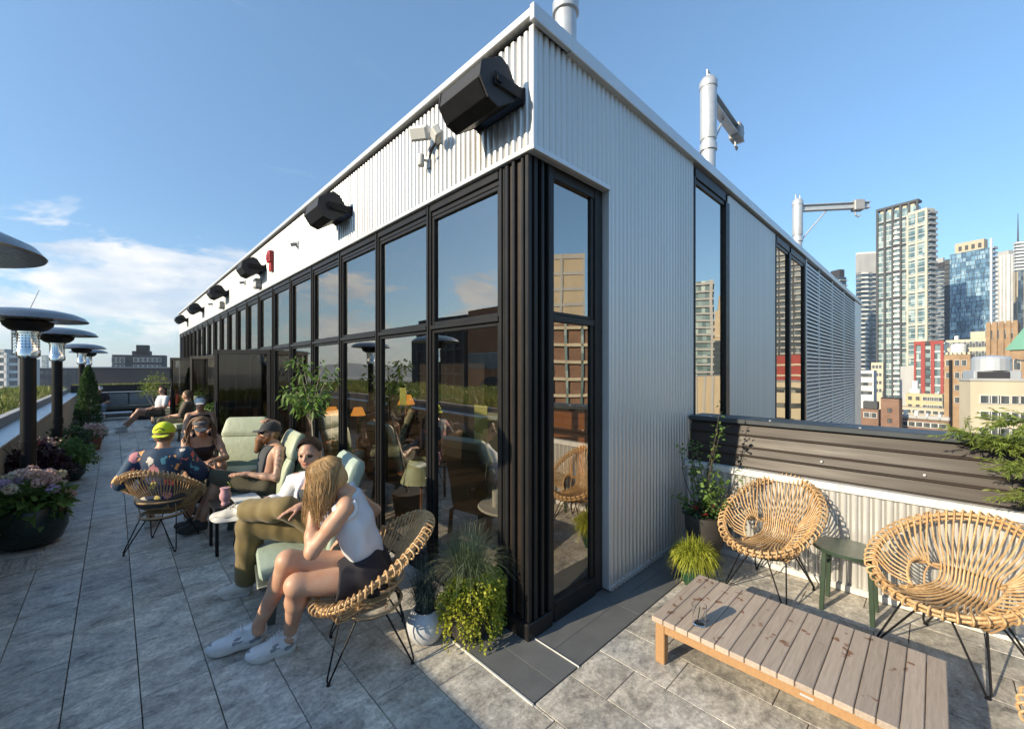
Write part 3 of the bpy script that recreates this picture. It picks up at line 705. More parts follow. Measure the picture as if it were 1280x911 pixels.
# corner column: stacked black and bronze profiles
mb = MB()
mb.cbox((1.79, 1.70, 0.0), (1.93, 1.88, 2.886), 0.004)
for a, b, x in ((1.848, 1.878, 1.755), (1.785, 1.812, 1.75), (1.715, 1.738, 1.755)): mb.cbox((x, a, 0.10), (1.80, b, 2.884), 0.005)
for a, b in ((1.80, 1.83), (1.865, 1.89), (1.93, 1.96)): mb.cbox((a, 1.662, 0.10), (b, 1.71, 2.884), 0.005)
mb.cbox((1.735, 1.655, 0.0), (1.96, 1.882, 0.099), 0.006)
mb.cbox((1.752, 1.668, 0.10), (1.785, 1.70, 2.884), 0.005)
mb.build('corner_column', M['black_metal'], pav)
mb = MB()
mb.cbox((1.772, 1.814, 0.11), (1.788, 1.846, 2.88), 0.003); mb.cbox((1.774, 1.740, 0.11), (1.788, 1.783, 2.88), 0.003)
mb.build('column_infill', M['bronze_metal'], pav)
# corner window facing the side terrace
mb = MB(); Y0 = 1.672
for a, b in ((1.962, 1.992), (2.44, 2.53)): mb.cbox((a, Y0, 0.02), (b, Y0 + 0.09, 2.885), 0.004)
mb.cbox((2.405, Y0 + 0.012, 0.13), (2.4395, Y0 + 0.07, 2.81), 0.004)
for z0, z1 in ((0.0, 0.129), (1.90, 1.945), (2.80, 2.885)): mb.cbox((1.9925, Y0 - 0.004 if z0 == 0 else Y0 + 0.004, z0), (2.4395, Y0 + 0.08, z1), 0.004)
mb.cbox((1.9925, Y0 + 0.015, 1.946), (2.404, Y0 + 0.06, 1.966), 0.003)
w = mb.build('window', M['black_metal'], pav)
for z0, z1 in ((0.13, 1.90), (1.965, 2.80)):
    mb = MB(); mb.box((1.993, GY + 0.0, z0), (2.404, GY + 0.008, z1)); mb.build('pane', M['pane'], w)
# tall side windows, tinted
for x0, x1, muls in ((4.0, 4.97, ()), (6.9, 8.9, (7.74,))):
    mb = MB()
    for a, b in [(x0, x0 + 0.03), (x1 - 0.12, x1)] + [(q - 0.05, q + 0.05) for q in muls]: mb.cbox((a, CY - 0.012, -1.2), (b, CY + 0.10, 3.45), 0.004)
    edges = [x0 + 0.03] + [v for q in muls for v in (q - 0.05, q + 0.05)] + [x1 - 0.12]
    for a, b in zip(edges[::2], edges[1::2]):
        mb.cbox((a, CY - 0.01, 3.45), (b, CY + 0.09, 3.548), 0.004); mb.cbox((a, CY + 0.004, 3.40), (b, CY + 0.07, 3.4495), 0.004)
    w = mb.build('window', M['black_metal'], pav)
    for a, b in zip(edges[::2], edges[1::2]):
        mb = MB(); mb.box((a, CY + 0.02, -1.2), (b, CY + 0.028, 3.40)); mb.build('pane', M['mirror_pane'], w)
mb = MB(); mb.box((4.0, CY + 0.12, -1.2), (4.97, CY + 0.2, 3.5)); mb.box((6.9, CY + 0.12, -1.2), (8.9, CY + 0.2, 3.5)); mb.build('window_backing', M['black_metal'], pav)
# louvred plant screen
mb = MB(); z = -1.2
while z < 3.5:
    mb.add([(8.95, CY - 0.004, z), (15.3, CY - 0.004, z), (15.3, CY + 0.05, z + 0.045), (8.95, CY + 0.05, z + 0.045),
            (8.95, CY - 0.004, z + 0.006), (15.3, CY - 0.004, z + 0.006), (15.3, CY + 0.05, z + 0.051), (8.95, CY + 0.05, z + 0.051)],
           [(0, 1, 5, 4), (4, 5, 6, 7), (3, 2, 1, 0), (2, 3, 7, 6)]); mb.box((8.95, CY - 0.008, z - 0.018), (15.3, CY - 0.004, z + 0.022)); z += 0.072
for x in (8.93, 10.1, 11.6, 13.3, 15.3): mb.cbox((x - 0.03, CY - 0.012, -1.2), (x + 0.03, CY + 0.02, 3.57), 0.004)
mb.build('louvre_screen', M['galv'], pav)
mb = MB(); mb.box((8.95, CY + 0.08, -1.2), (15.3, CY + 0.12, 3.55)); mb.build('louvre_backing', M['charcoal'], pav)
mb = MB(); mb.cbox((15.32, CY - 0.01, -3), (XE, CY + 0.3, 3.57), 0.01); mb.build('end_panel', M['flashing'], pav)
mb = MB(); mb.box((4.16, CY + 0.03, -45), (XE - 0.02, YE, -1.2)); mb.box((-6.2, -3.2, -45), (4.14, 22, -0.55)); mb.build('lower_storeys', M['conc_cream'], pav)
# room behind the glass
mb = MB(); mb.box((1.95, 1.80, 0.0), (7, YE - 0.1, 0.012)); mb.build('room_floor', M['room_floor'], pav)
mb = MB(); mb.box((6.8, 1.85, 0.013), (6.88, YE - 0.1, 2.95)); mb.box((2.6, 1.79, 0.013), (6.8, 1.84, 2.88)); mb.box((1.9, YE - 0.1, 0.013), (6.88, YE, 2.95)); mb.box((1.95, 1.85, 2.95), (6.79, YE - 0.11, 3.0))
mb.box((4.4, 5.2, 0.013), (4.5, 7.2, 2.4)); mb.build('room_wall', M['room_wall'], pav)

# bifold door leaves standing open
def door_leaf(a, b, z1=1.90):
    a = Vector((*a, 0)); b = Vector((*b, 0)); d = (b - a); Ln = d.length; d.normalize(); n = Vector((-d.y, d.x, 0))
    Mx = Matrix(((d.x, n.x, 0, a.x), (d.y, n.y, 0, a.y), (0, 0, 1, 0), (0, 0, 0, 1)))
    mb = MB(); t = 0.055
    mb.cbox((0, -0.022, 0.03), (t, 0.022, z1), 0.004, 0, Mx); mb.cbox((Ln - t, -0.022, 0.03), (Ln, 0.022, z1), 0.004, 0, Mx)
    mb.cbox((t, -0.021, 0.03), (Ln - t, 0.021, 0.17), 0.004, 0, Mx); mb.cbox((t, -0.021, z1 - 0.07), (Ln - t, 0.021, z1), 0.004, 0, Mx)
    dr = mb.build('door', M['black_metal'], pav)
    mb = MB(); mb.box((t, -0.004, 0.17), (Ln - t, 0.004, z1 - 0.07), 0, Mx); mb.build('pane', M['door_pane'], dr)
    mb = MB(); p = Mx @ Vector((Ln - 0.027, 0.03, 0)); mb.tube([(p.x, p.y, 0.85), (p.x, p.y, 1.1)], 0.009, 8)
    for zz in (0.87, 1.08): mb.tube([Mx @ Vector((Ln - 0.027, 0.0, zz)), Mx @ Vector((Ln - 0.027, 0.03, zz))], 0.006, 6)
    mb.build('handle', M['stainless'], dr)
door_leaf((1.78, 7.30), (1.13, 7.84)); door_leaf((1.78, 8.55), (1.16, 7.98)); door_leaf((1.76, 11.45), (1.28, 12.05)); door_leaf((1.76, 13.7), (1.08, 14.25)); door_leaf((1.76, 14.75), (1.14, 14.35))

# ================================================================== parapets
par = thing('side_parapet', 'low parapet of corrugated metal topped by brown horizontal planks and a dark rail', 'parapet', (3.79, -0.5, 0))
mb = MB(); corr(mb, (3.80, CY, 0), (3.80, -4, 0), 0.05, 0.71, (-1, 0, 0), pitch=0.062, depth=0.016); mb.build('corrugated_panel', M['cladding'], par, smooth=True, fix=False)
mb = MB(); mb.box((3.805, -4, -0.5), (4.14, CY - 0.02, 0.70)); mb.build('parapet_core', M['charcoal'], par)
mb = MB(); mb.cbox((3.762, -4, 0.71), (3.90, CY - 0.012, 0.764), 0.005); mb.cbox((3.766, -4, 0.004), (3.80, CY - 0.012, 0.05), 0.004); mb.build('ledge_cap', M['white_trim'], par)
mb = MB()
for i, (xa, xb, z0, z1) in enumerate(((3.835, 3.86, 0.766, 0.87), (3.848, 3.872, 0.862, 0.93), (3.868, 3.90, 0.93, 1.035), (3.885, 3.92, 1.03, 1.125))):
    ye = CY - 0.02 - 0.0 * i
    mb.add([(xa, -4, z0), (xa, ye, z0), (xb, ye, z1), (xb, -4, z1), (xa + 0.05, -4, z0), (xa + 0.05, ye, z0), (xb + 0.05, ye, z1), (xb + 0.05, -4, z1)],
           [(0, 1, 2, 3), (4, 7, 6, 5), (0, 4, 5, 1), (3, 2, 6, 7), (1, 5, 6, 2), (0, 3, 7, 4)])
    mb.cbox((xa - 0.006, -4, z0 - 0.006), (xa + 0.03, ye, z0 + 0.012), 0.003)
mb.build('brown_planks', M['bronze_metal'], par)
mb = MB(); mb.cbox((3.868, -4, 1.126), (4.16, CY - 0.016, 1.168), 0.006); mb.build('top_rail', M['dark_cap'], par)
mb = MB()
for y in (1.42, 0.95, 0.38, -0.2, -0.8): mb.lathe([(0.009, 0), (0.009, 0.006), (0.005, 0.01)], (3.885, y, 1.168), 8)
for y in (0.6, 0.05): mb.tube([(3.84, y, 0.9), (3.852, y, 0.9)], 0.008, 8)
mb.build('bolt', M['galv'], par)

lp = thing('planted_parapet', 'pale low parapet wall with metal ledge in front of the planted roof', 'parapet', (-0.95, 9, 0))
mb = MB(); mb.box((-1.08, -3.2, 0), (-0.86, 20.6, 0.76)); mb.build('wall', M['beige'], lp)
mb = MB(); mb.cbox((-1.10, -3.2, 0.765), (-0.84, 20.6, 0.80), 0.005); mb.build('ledge', M['galv'], lp)
mb = MB(); mb.cbox((-1.20, -3.2, 0.5), (-1.102, 20.6, 0.93), 0.006); mb.build('kerb', M['conc'], lp)
mb = MB(); mb.box((-6.2, -3.2, 0.3), (-1.21, 22, 0.84)); structure(mb.build('roof_soil', M['soil']))

# ================================================================== city ground, far horizon
mb = MB(); mb.box((-4000, -4000, -46), (4000, 4000, -45)); m_ = surf('city_ground', (0.16, 0.16, 0.15), (0.09, 0.11, 0.07), rough=0.9, nscale=0.02); structure(mb.build('ground', m_))
# wooded ridge on the horizon
mb = MB(); vs = []; fs = []
K = 90
for i in range(K + 1):
    a = R(60) + R(130) * i / K; r = 2600
    h = -45 + 60 + 14 * math.sin(i * 0.21) + 6 * math.sin(i * 0.9) + rng.uniform(-2, 2)
    vs += [(r * math.cos(a), r * math.sin(a), -45), (r * 1.02 * math.cos(a), r * 1.02 * math.sin(a), h), (r * 1.4 * math.cos(a), r * 1.4 * math.sin(a), h + 8)]
for i in range(K): fs += [(3*i, 3*i+3, 3*i+4, 3*i+1), (3*i+1, 3*i+4, 3*i+5, 3*i+2)]
mb.add(vs, fs); structure(mb.build('hills', surf('wooded_hills', (0.035, 0.055, 0.035), (0.06, 0.075, 0.05), rough=0.95, nscale=0.05)))

# ================================================================== camera, sky, sun
cam_d = bpy.data.cameras.new('camera'); cam = bpy.data.objects.new('camera', cam_d); COL.objects.link(cam)
cam.location = (0, 0, CAMH); cam.rotation_euler = (R(90), 0, -math.atan2(VX, VY)); cam_d.lens = 36 * F_PX / 1280; cam_d.shift_y = 5.5 / 1280
cam_d.clip_start = 0.05; cam_d.clip_end = 9000; scene.camera = cam
SUN_EL = R(21.5); sun_dir = Vector((-0.975, 0.222, 0)).normalized() * math.cos(SUN_EL) + Vector((0, 0, math.sin(SUN_EL)))
ld = bpy.data.lights.new('sun', 'SUN'); ld.energy = 4.0; ld.angle = R(0.53); ld.color = (1.0, 0.85, 0.62)
so = bpy.data.objects.new('sun', ld); COL.objects.link(so); so.rotation_euler = sun_dir.to_track_quat('Z', 'Y').to_euler(); so.location = (-30, 8, 20)
w = bpy.data.worlds.new('World'); scene.world = w; w.use_nodes = True; nt = w.node_tree; nt.nodes.clear()
out = N(nt, 'ShaderNodeOutputWorld'); bg = N(nt, 'ShaderNodeBackground'); bg.inputs[1].default_value = 0.14
sky = N(nt, 'ShaderNodeTexSky', sky_type='NISHITA', sun_disc=False, sun_elevation=SUN_EL, sun_rotation=math.atan2(sun_dir.x, sun_dir.y), altitude=100, air_density=1.0, dust_density=0.35, ozone_density=3.0)
tc = N(nt, 'ShaderNodeTexCoord'); sx = N(nt, 'ShaderNodeSeparateXYZ'); L(nt, tc.outputs['Generated'], sx.inputs[0])
mp = N(nt, 'ShaderNodeMapping'); mp.inputs['Scale'].default_value = (1, 1, 2.6); L(nt, tc.outputs['Generated'], mp.inputs[0])
n1 = noise(nt, mp.outputs[0], 4.2, 9, 0.62, 0.35)
# cumulus bank low in the west / north-west
band = ramp(nt, [(0.0, 0.0), (0.03, 0.55), (0.08, 1.0), (0.17, 0.92), (0.235, 0.35), (0.30, 0.0)]); L(nt, sx.outputs[2], band.inputs[0])
west = N(nt, 'ShaderNodeVectorMath', operation='DOT_PRODUCT'); L(nt, tc.outputs['Generated'], west.inputs[0]); west.inputs[1].default_value = (-0.62, 0.785, 0)
wr = ramp(nt, [(0.25, 0.0), (0.62, 1.0)]); L(nt, west.outputs['Value'], wr.inputs[0])
mk = math_n(nt, 'MULTIPLY', band.outputs[0], wr.outputs[0])
den = math_n(nt, 'ADD', n1.outputs['Fac'], math_n(nt, 'MULTIPLY', mk, 0.23)); den = math_n(nt, 'SUBTRACT', den, 0.645); den = math_n(nt, 'MULTIPLY', den, 11.0, True); den = math_n(nt, 'MULTIPLY', den, math_n(nt, 'MINIMUM', math_n(nt, 'MULTIPLY', mk, 2.5), 1.0), True)
n2 = noise(nt, mp.outputs[0], 9.5, 7, 0.6); cr = ramp(nt, [(0.35, (1.7, 1.95, 2.3)), (0.62, (3.1, 2.95, 2.75))]); L(nt, n2.outputs['Fac'], cr.inputs[0])
crm = N(nt, 'ShaderNodeVectorMath', operation='SCALE'); L(nt, cr.outputs[0], crm.inputs[0]); crm.inputs['Scale'].default_value = 1.55
zr = ramp(nt, [(0.0, (0.54, 0.63, 0.70)), (0.1, (0.57, 0.66, 0.70)), (0.3, (0.70, 0.80, 0.82)), (0.6, (0.98, 1.07, 1.02)), (1.0, (1.25, 1.3, 1.2))]); L(nt, sx.outputs[2], zr.inputs[0]); skyc = mixc(nt, 1.0, sky.outputs[0], zr.outputs[0], 'MULTIPLY')
c1 = mixc(nt, math_n(nt, 'MULTIPLY', den, 0.8), skyc, crm.outputs[0])
# thin high wisps
mp2 = N(nt, 'ShaderNodeMapping'); mp2.inputs['Scale'].default_value = (1.0, 2.2, 4.5); mp2.inputs['Rotation'].default_value = (0.5, 0.3, 0.7); L(nt, tc.outputs['Generated'], mp2.inputs[0])
n3 = noise(nt, mp2.outputs[0], 1.7, 8, 0.7, 1.0); r3 = ramp(nt, [(0.60, 0.0), (0.80, 0.32)]); L(nt, n3.outputs['Fac'], r3.inputs[0])
c2 = mixc(nt, math_n(nt, 'MULTIPLY', r3.outputs[0], wr.outputs[0]), c1, (4.2, 4.4, 4.6)); L(nt, c2, bg.inputs[0]); L(nt, bg.outputs[0], out.inputs[0])
# the summer air over the city: one even volume round everything, sky outside it
mb = MB(); mb.box((-4300, -4300, -47), (4300, 4300, 125)); hz_m, hn, ho = new_mat('summer_haze'); pv = N(hn, 'ShaderNodeVolumePrincipled'); pv.inputs['Color'].default_value = (0.80, 0.88, 1.0, 1); pv.inputs['Density'].default_value = 0.00028; pv.inputs['Anisotropy'].default_value = 0.2; L(hn, pv.outputs[0], ho.inputs['Volume'])
tag(mb.build('haze', hz_m), 'thin pale summer haze over the city and the far ridge', 'haze', kind='stuff')
scene.view_settings.view_transform = 'Standard'; scene.view_settings.look = 'None'; scene.view_settings.gamma = 1.0; scene.view_settings.exposure = 0.93
scene.render.engine = 'CYCLES'; scene.cycles.max_bounces = 8; scene.cycles.transparent_max_bounces = 16; scene.cycles.caustics_reflective = False; scene.cycles.caustics_refractive = False
# ================================================================== the city
ZG = -45.0
def ray_len(P, u, px):
    """how far along u from P until the measured column px is met"""
    s = (px - 640.0) / F_PX
    # lat = s * dep ; lat = VY*x - VX*y ; dep = VX*x + VY*y
    A = (VY - s * VX); B = (-VX - s * VY)
    return -(A * P.x + B * P.y) / (A * u.x + B * u.y)
def tower(name, label, cat, a, b, c, D, alpha, ytop, mat, ybot=None, group=None):
    P = at(b, 461, D); phi = math.atan2(P.y, P.x); av = phi - R(alpha)
    v = Vector((math.cos(av), math.sin(av), 0)); u = Vector((-v.y, v.x, 0))
    ly = max(0.5, ray_len(P, u, a)); lx = max(0.5, ray_len(P, v, c))
    lx = min(lx, 60); ly = min(ly, 90)
    zt = CAMH + (461 - ytop) * D / F_PX
    t = thing(name, label, cat, (P.x, P.y, ZG), av, group)
    t_ = dict(t=t, lx=lx, ly=ly, h=zt - ZG, D=D)
    mb = MB(); mb.box((0, 0, 0), (lx, ly, t_['h'])); t_['body'] = mb.build('body', mat, t, local=True)
    return t_
def slabs(T, pitch, th, outw, mat, z0=0, z1=None, name='floor_slab', inset=(0, 0, 0, 0)):
    mb = MB(); z = z0 if z0 else pitch; z1 = z1 or T['h']
    while z < z1 - 0.1:
        mb.box((-outw, -outw, z), (T['lx'] - inset[1], T['ly'] - inset[3], z + th)); z += pitch
    return mb.build(name, mat, T['t'], local=True)
def fins(T, spx, spy, wd, outw, mat, z0=0, z1=None, name='mullion'):
    mb = MB(); z1 = z1 or T['h']
    n = max(1, round(T['ly'] / spy))
    for i in range(n + 1):
        y = T['ly'] * i / n; mb.box((-outw, y - wd / 2, z0), (0.01, y + wd / 2, z1))
    n = max(1, round(T['lx'] / spx))
    for i in range(n + 1):
        x = T['lx'] * i / n; mb.box((x - wd / 2, -outw, z0), (x + wd / 2, 0.01, z1 - 0.01))
    return mb.build(name, mat, T['t'], local=True)
def balconies(T, face, r0, r1, pitch, mat, outw=1.4, z0=0, z1=None, name='balcony'):
    """stack of balconies on the left face ('l') between fractions r0..r1, or the right face ('r')"""
    mb = MB(); z = (z0 or pitch); z1 = z1 or T['h']
    while z < z1 - 0.5:
        if face == 'l':
            a, b = T['ly'] * r0, T['ly'] * r1; mb.box((-outw, a, z), (-0.02, b, z + 0.28)); mb.box((-outw, a, z + 0.28), (-outw + 0.08, b, z + 1.2))
        else:
            a, b = T['lx'] * r0, T['lx'] * r1; mb.box((a, -outw, z), (b, -0.02, z + 0.28)); mb.box((a, -outw, z + 0.28), (b, -outw + 0.08, z + 1.2))
        z += pitch
    return mb.build(name, mat, T['t'], local=True)
def roofbox(T, fx0, fx1, fy0, fy1, h, mat, name='rooftop_unit', base=0.0, parent=None):
    mb = MB(); mb.cbox((T['lx'] * fx0, T['ly'] * fy0, T['h'] + base + 0.02), (T['lx'] * fx1, T['ly'] * fy1, T['h'] + base + h), 0.1)
    return mb.build(name, mat, T['t'], local=True)
WINPROTO = {}
def windows(T, face, f0, f1, zt0, dz, rows, cols, w, h, mat=None, frame=None):
    """separate windows: frame ring with a recessed dark pane; zt0 = drop of first row's head below the roof"""
    key = (round(w, 2), round(h, 2), face, (mat or M['gl_win']).name, (frame or M['conc_white']).name)
    n = 0
    for r in range(rows):
        for c in range(cols):
            fr = f0 + (f1 - f0) * (c + 0.5) / cols; z = T['h'] - zt0 - dz * r - h
            if face == 'l': loc = Vector((0, T['ly'] * fr, z))
            else: loc = Vector((T['lx'] * fr, 0, z))
            if key not in WINPROTO:
                mb = MB(); t = min(0.07, w * 0.06)
                def bx(a, b, z0, z1, o0, o1, mb=mb):
                    if face == 'l': mb.box((-o1, a, z0), (-o0, b, z1))
                    else: mb.box((a, -o1, z0), (b, -o0, z1))
                bx(-w / 2, -w / 2 + t, 0, h, 0.003, 0.12); bx(w / 2 - t, w / 2, 0, h, 0.003, 0.12); bx(-w / 2 + t, w / 2 - t, 0, t, 0.003, 0.12); bx(-w / 2 + t, w / 2 - t, h - t, h, 0.003, 0.12)
                if w > 1.4: bx(-t / 3, t / 3, t, h - t, 0.003, 0.1)
                fme = mb.build('window', frame or M['conc_white'], T['t'], local=True); mb2 = MB()
                if face == 'l': mb2.box((-0.05, -w / 2 + t, t), (-0.004, w / 2 - t, h - t))
                else: mb2.box((-w / 2 + t, -0.05, t), (w / 2 - t, -0.004, h - t))
                pn = mb2.build('pane', mat or M['gl_win'], fme, local=True); WINPROTO[key] = fme; o = fme
            else:
                src = WINPROTO[key]; o = src.copy(); COL.objects.link(o); o.parent = T['t']
                for ch in src.children:
                    q = ch.copy(); COL.objects.link(q); q.parent = o
            o.location = loc; n += 1

# --- downtown towers beyond the pavilion
T = tower('tower', 'low dark topped tower just showing above the end of the louvred wall', 'tower', 1036, 1050, 1058, 260, 40, 346, M['gl_dark']); slabs(T, 3.2, 0.5, 1.0, M['conc']); roofbox(T, 0.1, 0.9, 0.1, 0.9, 5, M['charcoal'])
T = tower('tower', 'slender grey balconied tower with white flat cap left of the tallest tower', 'tower', 1070, 1073, 1100, 300, 62, 318, M['gl_dark']); slabs(T, 3.3, 0.7, 0.5, M['conc'], z1=T['h'] - 14); balconies(T, 'r', 0.08, 0.42, 3.3, M['conc_white'], z1=T['h'] - 14); balconies(T, 'r', 0.6, 0.97, 3.3, M['conc'], z1=T['h'] - 14); roofbox(T, -0.02, 1.02, -0.02, 1.0, 1.4, M['conc_white'], 'roof_cap')
mb = MB(); mb.box((-0.3, -0.3, T['h'] - 13.5), (T['lx'], T['ly'], T['h'] - 0.02)); mb.build('top_band', M['conc'], T['t'], local=True)
T = tower('tower', 'tallest glass tower with dark grid frame of large bays', 'tower', 1097, 1147, 1151, 222, 16, 256, M['gl_green'])
n = 6; mb = MB()
for i in range(6):
    y = T['ly'] * (i / 5.0); mb.box((-0.9, y - 0.45, 0), (-0.02, y + 0.45, T['h'] + 3))
z = T['h'] - 6
while z > 20: mb.box((-0.8, 0, z), (-0.03, T['ly'], z + 0.7)); z -= 14.5
mb.box((-0.92, -0.5, T['h'] + 1.8), (T['lx'], T['ly'] + 0.5, T['h'] + 3.01)); mb.build('grid_frame', M['dark_grid'], T['t'], local=True)
slabs(T, 2.9, 0.35, 0.12, M['conc_white'], z1=T['h'] - 4); balconies(T, 'l', 0.42, 0.57, 2.9, M['conc_white'], 1.0, z1=T['h'] - 8); fins(T, 2.2, 2.3, 0.16, 0.2, M['conc'], z1=T['h'] - 3)
for i in range(5): roofbox(T, 0.1, 0.5, 0.08 + i * 0.19, 0.18 + i * 0.19, 2.4, M['conc_cream'])
T = tower('tower', 'tower faced with a cream square grid in front of the tallest tower', 'tower', 1135, 1158, 1168, 214, 30, 263, M['gl_green'])
fins(T, 7.5, 5.0, 0.8, 0.5, M['grid_cream'], name='grid_upright'); slabs(T, 8.7, 1.0, 0.52, M['grid_cream'], name='grid_band'); slabs(T, 2.9, 0.3, 0.15, M['conc_white'], z0=1.5); balconies(T, 'r', 0.05, 1.0, 2.9, M['conc'], 1.5)
roofbox(T, -0.05, 1, -0.05, 1.0, 1.4, M['grid_cream'], 'roof_cap')
T = tower('tower', 'darker balconied tower in the gap right of the tallest tower', 'tower', 1164, 1184, 1190, 330, 25, 335, M['gl_dark']); slabs(T, 3.2, 0.6, 0.8, M['conc']); roofbox(T, 0.1, 0.9, 0.25, 0.9, 5.5, M['charcoal']); roofbox(T, 0.3, 0.7, 0.35, 0.8, 9.5, M['conc'])
T = tower('tower', 'bright blue glass tower with staggered panes and a white fin at its edge', 'tower', 1187, 1238, 1244, 260, 17, 309, M['gl_blue'])
slabs(T, 3.0, 0.22, 0.12, M['dark_grid']); mb = MB(); zz = 0; i = 0
while zz < T['h'] - 1:
    k = 0; y = (i % 3) * 0.7
    while y < T['ly']: mb.box((-0.14, y - 0.1, zz), (-0.01, y + 0.1, zz + 3.0)); y += rng.choice((1.7, 2.3, 2.9))
    zz += 3.0; i += 1
mb.build('mullion', M['dark_grid'], T['t'], local=True); balconies(T, 'r', 0.1, 1.0, 3.0, M['conc_white'], 1.3)
mb = MB(); mb.box((-0.6, -0.9, 0), (0.1, 0.05, T['h'] + 5.5)); mb.build('edge_fin', M['conc_white'], T['t'], local=True)
roofbox(T, 0.1, 0.9, 0.16, 0.88, 6.5, M['beige'], 'penthouse'); mb = MB()
for i in range(4): mb.box((T['lx'] * 0.08, T['ly'] * (0.22 + 0.16 * i), T['h'] + 1.2), (T['lx'] * 0.1 - 0.02, T['ly'] * (0.30 + 0.16 * i), T['h'] + 4.2))
mb.build('louvre', M['dark_grid'], T['t'], local=True)
mb = MB(); mb.box((-0.3, T['ly'] + 0.02, 0), (10, T['ly'] + 2.5, T['h'] - 3)); 
zz = 3
while zz < T['h'] - 4: mb.box((-1.0, T['ly'] + 0.3, zz), (9, T['ly'] + 3.4, zz + 0.3)); zz += 3.0
mb.build('side_wing', M['dark_grid'], T['t'], local=True)
T = tower('tower', 'pale ribbed concrete tower between the blue glass tower and the striped one', 'tower', 1243, 1261, 1275, 350, 35, 318, M['conc']); fins(T, 2.4, 2.4, 1.2, 0.9, M['conc_white'], name='rib'); roofbox(T, 0.1, 0.9, 0.1, 0.9, 4, M['conc'])
T = tower('tower', 'white horizontally striped tower with a thin antenna at the right edge', 'tower', 1268, 1271, 1320, 300, 66, 302, M['gl_dark']); slabs(T, 2.4, 1.3, 0.8, M['conc_white'], z0=T['h'] - 21, name='stripe'); fins(T, 3.5, 3.5, 0.8, 0.4, M['beige'], z1=T['h'] - 22, name='rib')
mb = MB(); mb.tube([(T['lx'] * 0.05, T['ly'] * 0.3, T['h']), (T['lx'] * 0.05, T['ly'] * 0.3, T['h'] + 21)], [0.5, 0.15], 6); mb.build('antenna', M['dark_grid'], T['t'], local=True)

# --- nearer blocks
T = tower('apartment_block', 'red panelled block of mid height below the tallest tower', 'building', 1143, 1180, 1184, 150, 14, 427, M['gl_green']); slabs(T, 3.1, 0.5, 0.25, M['conc_white']); 
mb = MB()
for a, b in ((0.0, 0.1), (0.30, 0.42), (0.62, 0.76), (0.93, 1.0)): mb.box((-0.5, T['ly'] * a, 0), (-0.02, T['ly'] * b, T['h'] + 0.5))
z = T['h'] - 0.9
mb.box((-0.49, 0, z), (-0.03, T['ly'], z + 1.3)); mb.build('red_panel', M['red_panel'], T['t'], local=True); balconies(T, 'l', 0.45, 0.6, 3.1, M['dark_grid'], 0.9)
mb = MB(); mb.box((-0.2, T['ly'] + 0.02, 0), (3, T['ly'] + 4, T['h'] - 9)); mb.build('grey_wing', M['conc'], T['t'], local=True)
T = tower('apartment_block', 'cream and glass block with stepped penthouse behind the tan brick building', 'building', 1182, 1236, 1240, 175, 12, 423, M['conc_cream']); windows(T, 'l', 0.03, 0.97, 1.0, 4.2, 3, 7, 1.8, 2.6); roofbox(T, 0.1, 0.6, 0.08, 0.42, 3.2, M['conc_cream'], 'penthouse'); roofbox(T, 0.1, 0.4, 0.7, 0.8, 1.8, M['galv'])
mb = MB(); mb.lathe([(2.4, 0), (2.5, 1), (2.5, 3.6), (2.1, 4.3), (0.4, 4.7)], (-4, T['ly'] * 0.62, T['h'] - 6.5), 18); mb.build('water_tank', M['conc_white'], T['t'], local=True)
T = tower('office_building', 'old brown brick building with tall window bays and battlemented top', 'building', 1236, 1270, 1276, 130, 18, 403, M['brick_tan']); windows(T, 'l', 0.05, 0.95, 1.9, 99, 1, 4, 1.1, 3.2, frame=M['conc_cream'])
mb = MB()
for i in range(5): y = T['ly'] * i / 4; mb.box((-0.5, y - 0.5, 0), (-0.02, y + 0.5, T['h'] + 0.7))
mb.build('pier', M['brick_tan'], T['t'], local=True)
T = tower('hall_building', 'brick building under a steep green copper roof at the right edge', 'building', 1262, 1310, 1330, 95, 25, 436, M['brick_tan'])
mb = MB(); lx, ly, h = T['lx'], T['ly'], T['h']; mb.add([(-0.6, -0.6, h), (lx + 0.6, -0.6, h), (lx + 0.6, ly + 0.6, h), (-0.6, ly + 0.6, h), (lx * .35, ly * .45, h + 8.5), (lx * .35, ly * .3, h + 8.5)], [(0, 1, 5), (1, 2, 4, 5), (2, 3, 4), (3, 0, 5, 4), (3, 2, 1, 0)]); mb.build('copper_roof', M['copper'], T['t'], local=True)
windows(T, 'l', 0.3, 0.95, 2.5, 4, 1, 2, 1.3, 2.4)
T = tower('brick_building', 'tall narrow tan brick building with a black pipe running down its front', 'building', 1180, 1213, 1217, 78, 14, 443, M['brick_tan']); windows(T, 'l', 0.10, 0.62, 1.0, 2.4, 4, 2, 0.75, 1.15, frame=M['conc_white'])
windows(T, 'l', 0.63, 0.98, 1.0, 2.4, 2, 1, 0.9, 1.2, frame=M['conc_white'])
mb = MB(); mb.tube([(-0.3, T['ly'] * 0.72, 20), (-0.3, T['ly'] * 0.72, T['h'] - 1)], 0.22, 8); mb.build('flue_pipe', M['black_metal'], T['t'], local=True)
mb = MB()
for i in range(6): mb.box((-0.15, T['ly'] * i / 6, T['h'] + 0.0), (0.3, T['ly'] * (i + 0.55) / 6, T['h'] + 0.5))
mb.build('parapet_block', M['conc_cream'], T['t'], local=True)
T = tower('commercial_building', 'large cream walled building with silver rooftop unit nearest on the right', 'building', 1199, 1213, 1330, 56, 68, 476, M['conc_cream'])
windows(T, 'r', 0.12, 0.42, 1.9, 2.15, 3, 3, 1.15, 1.15); windows(T, 'r', 0.46, 0.62, 1.9, 2.15, 3, 2, 0.85, 1.1)
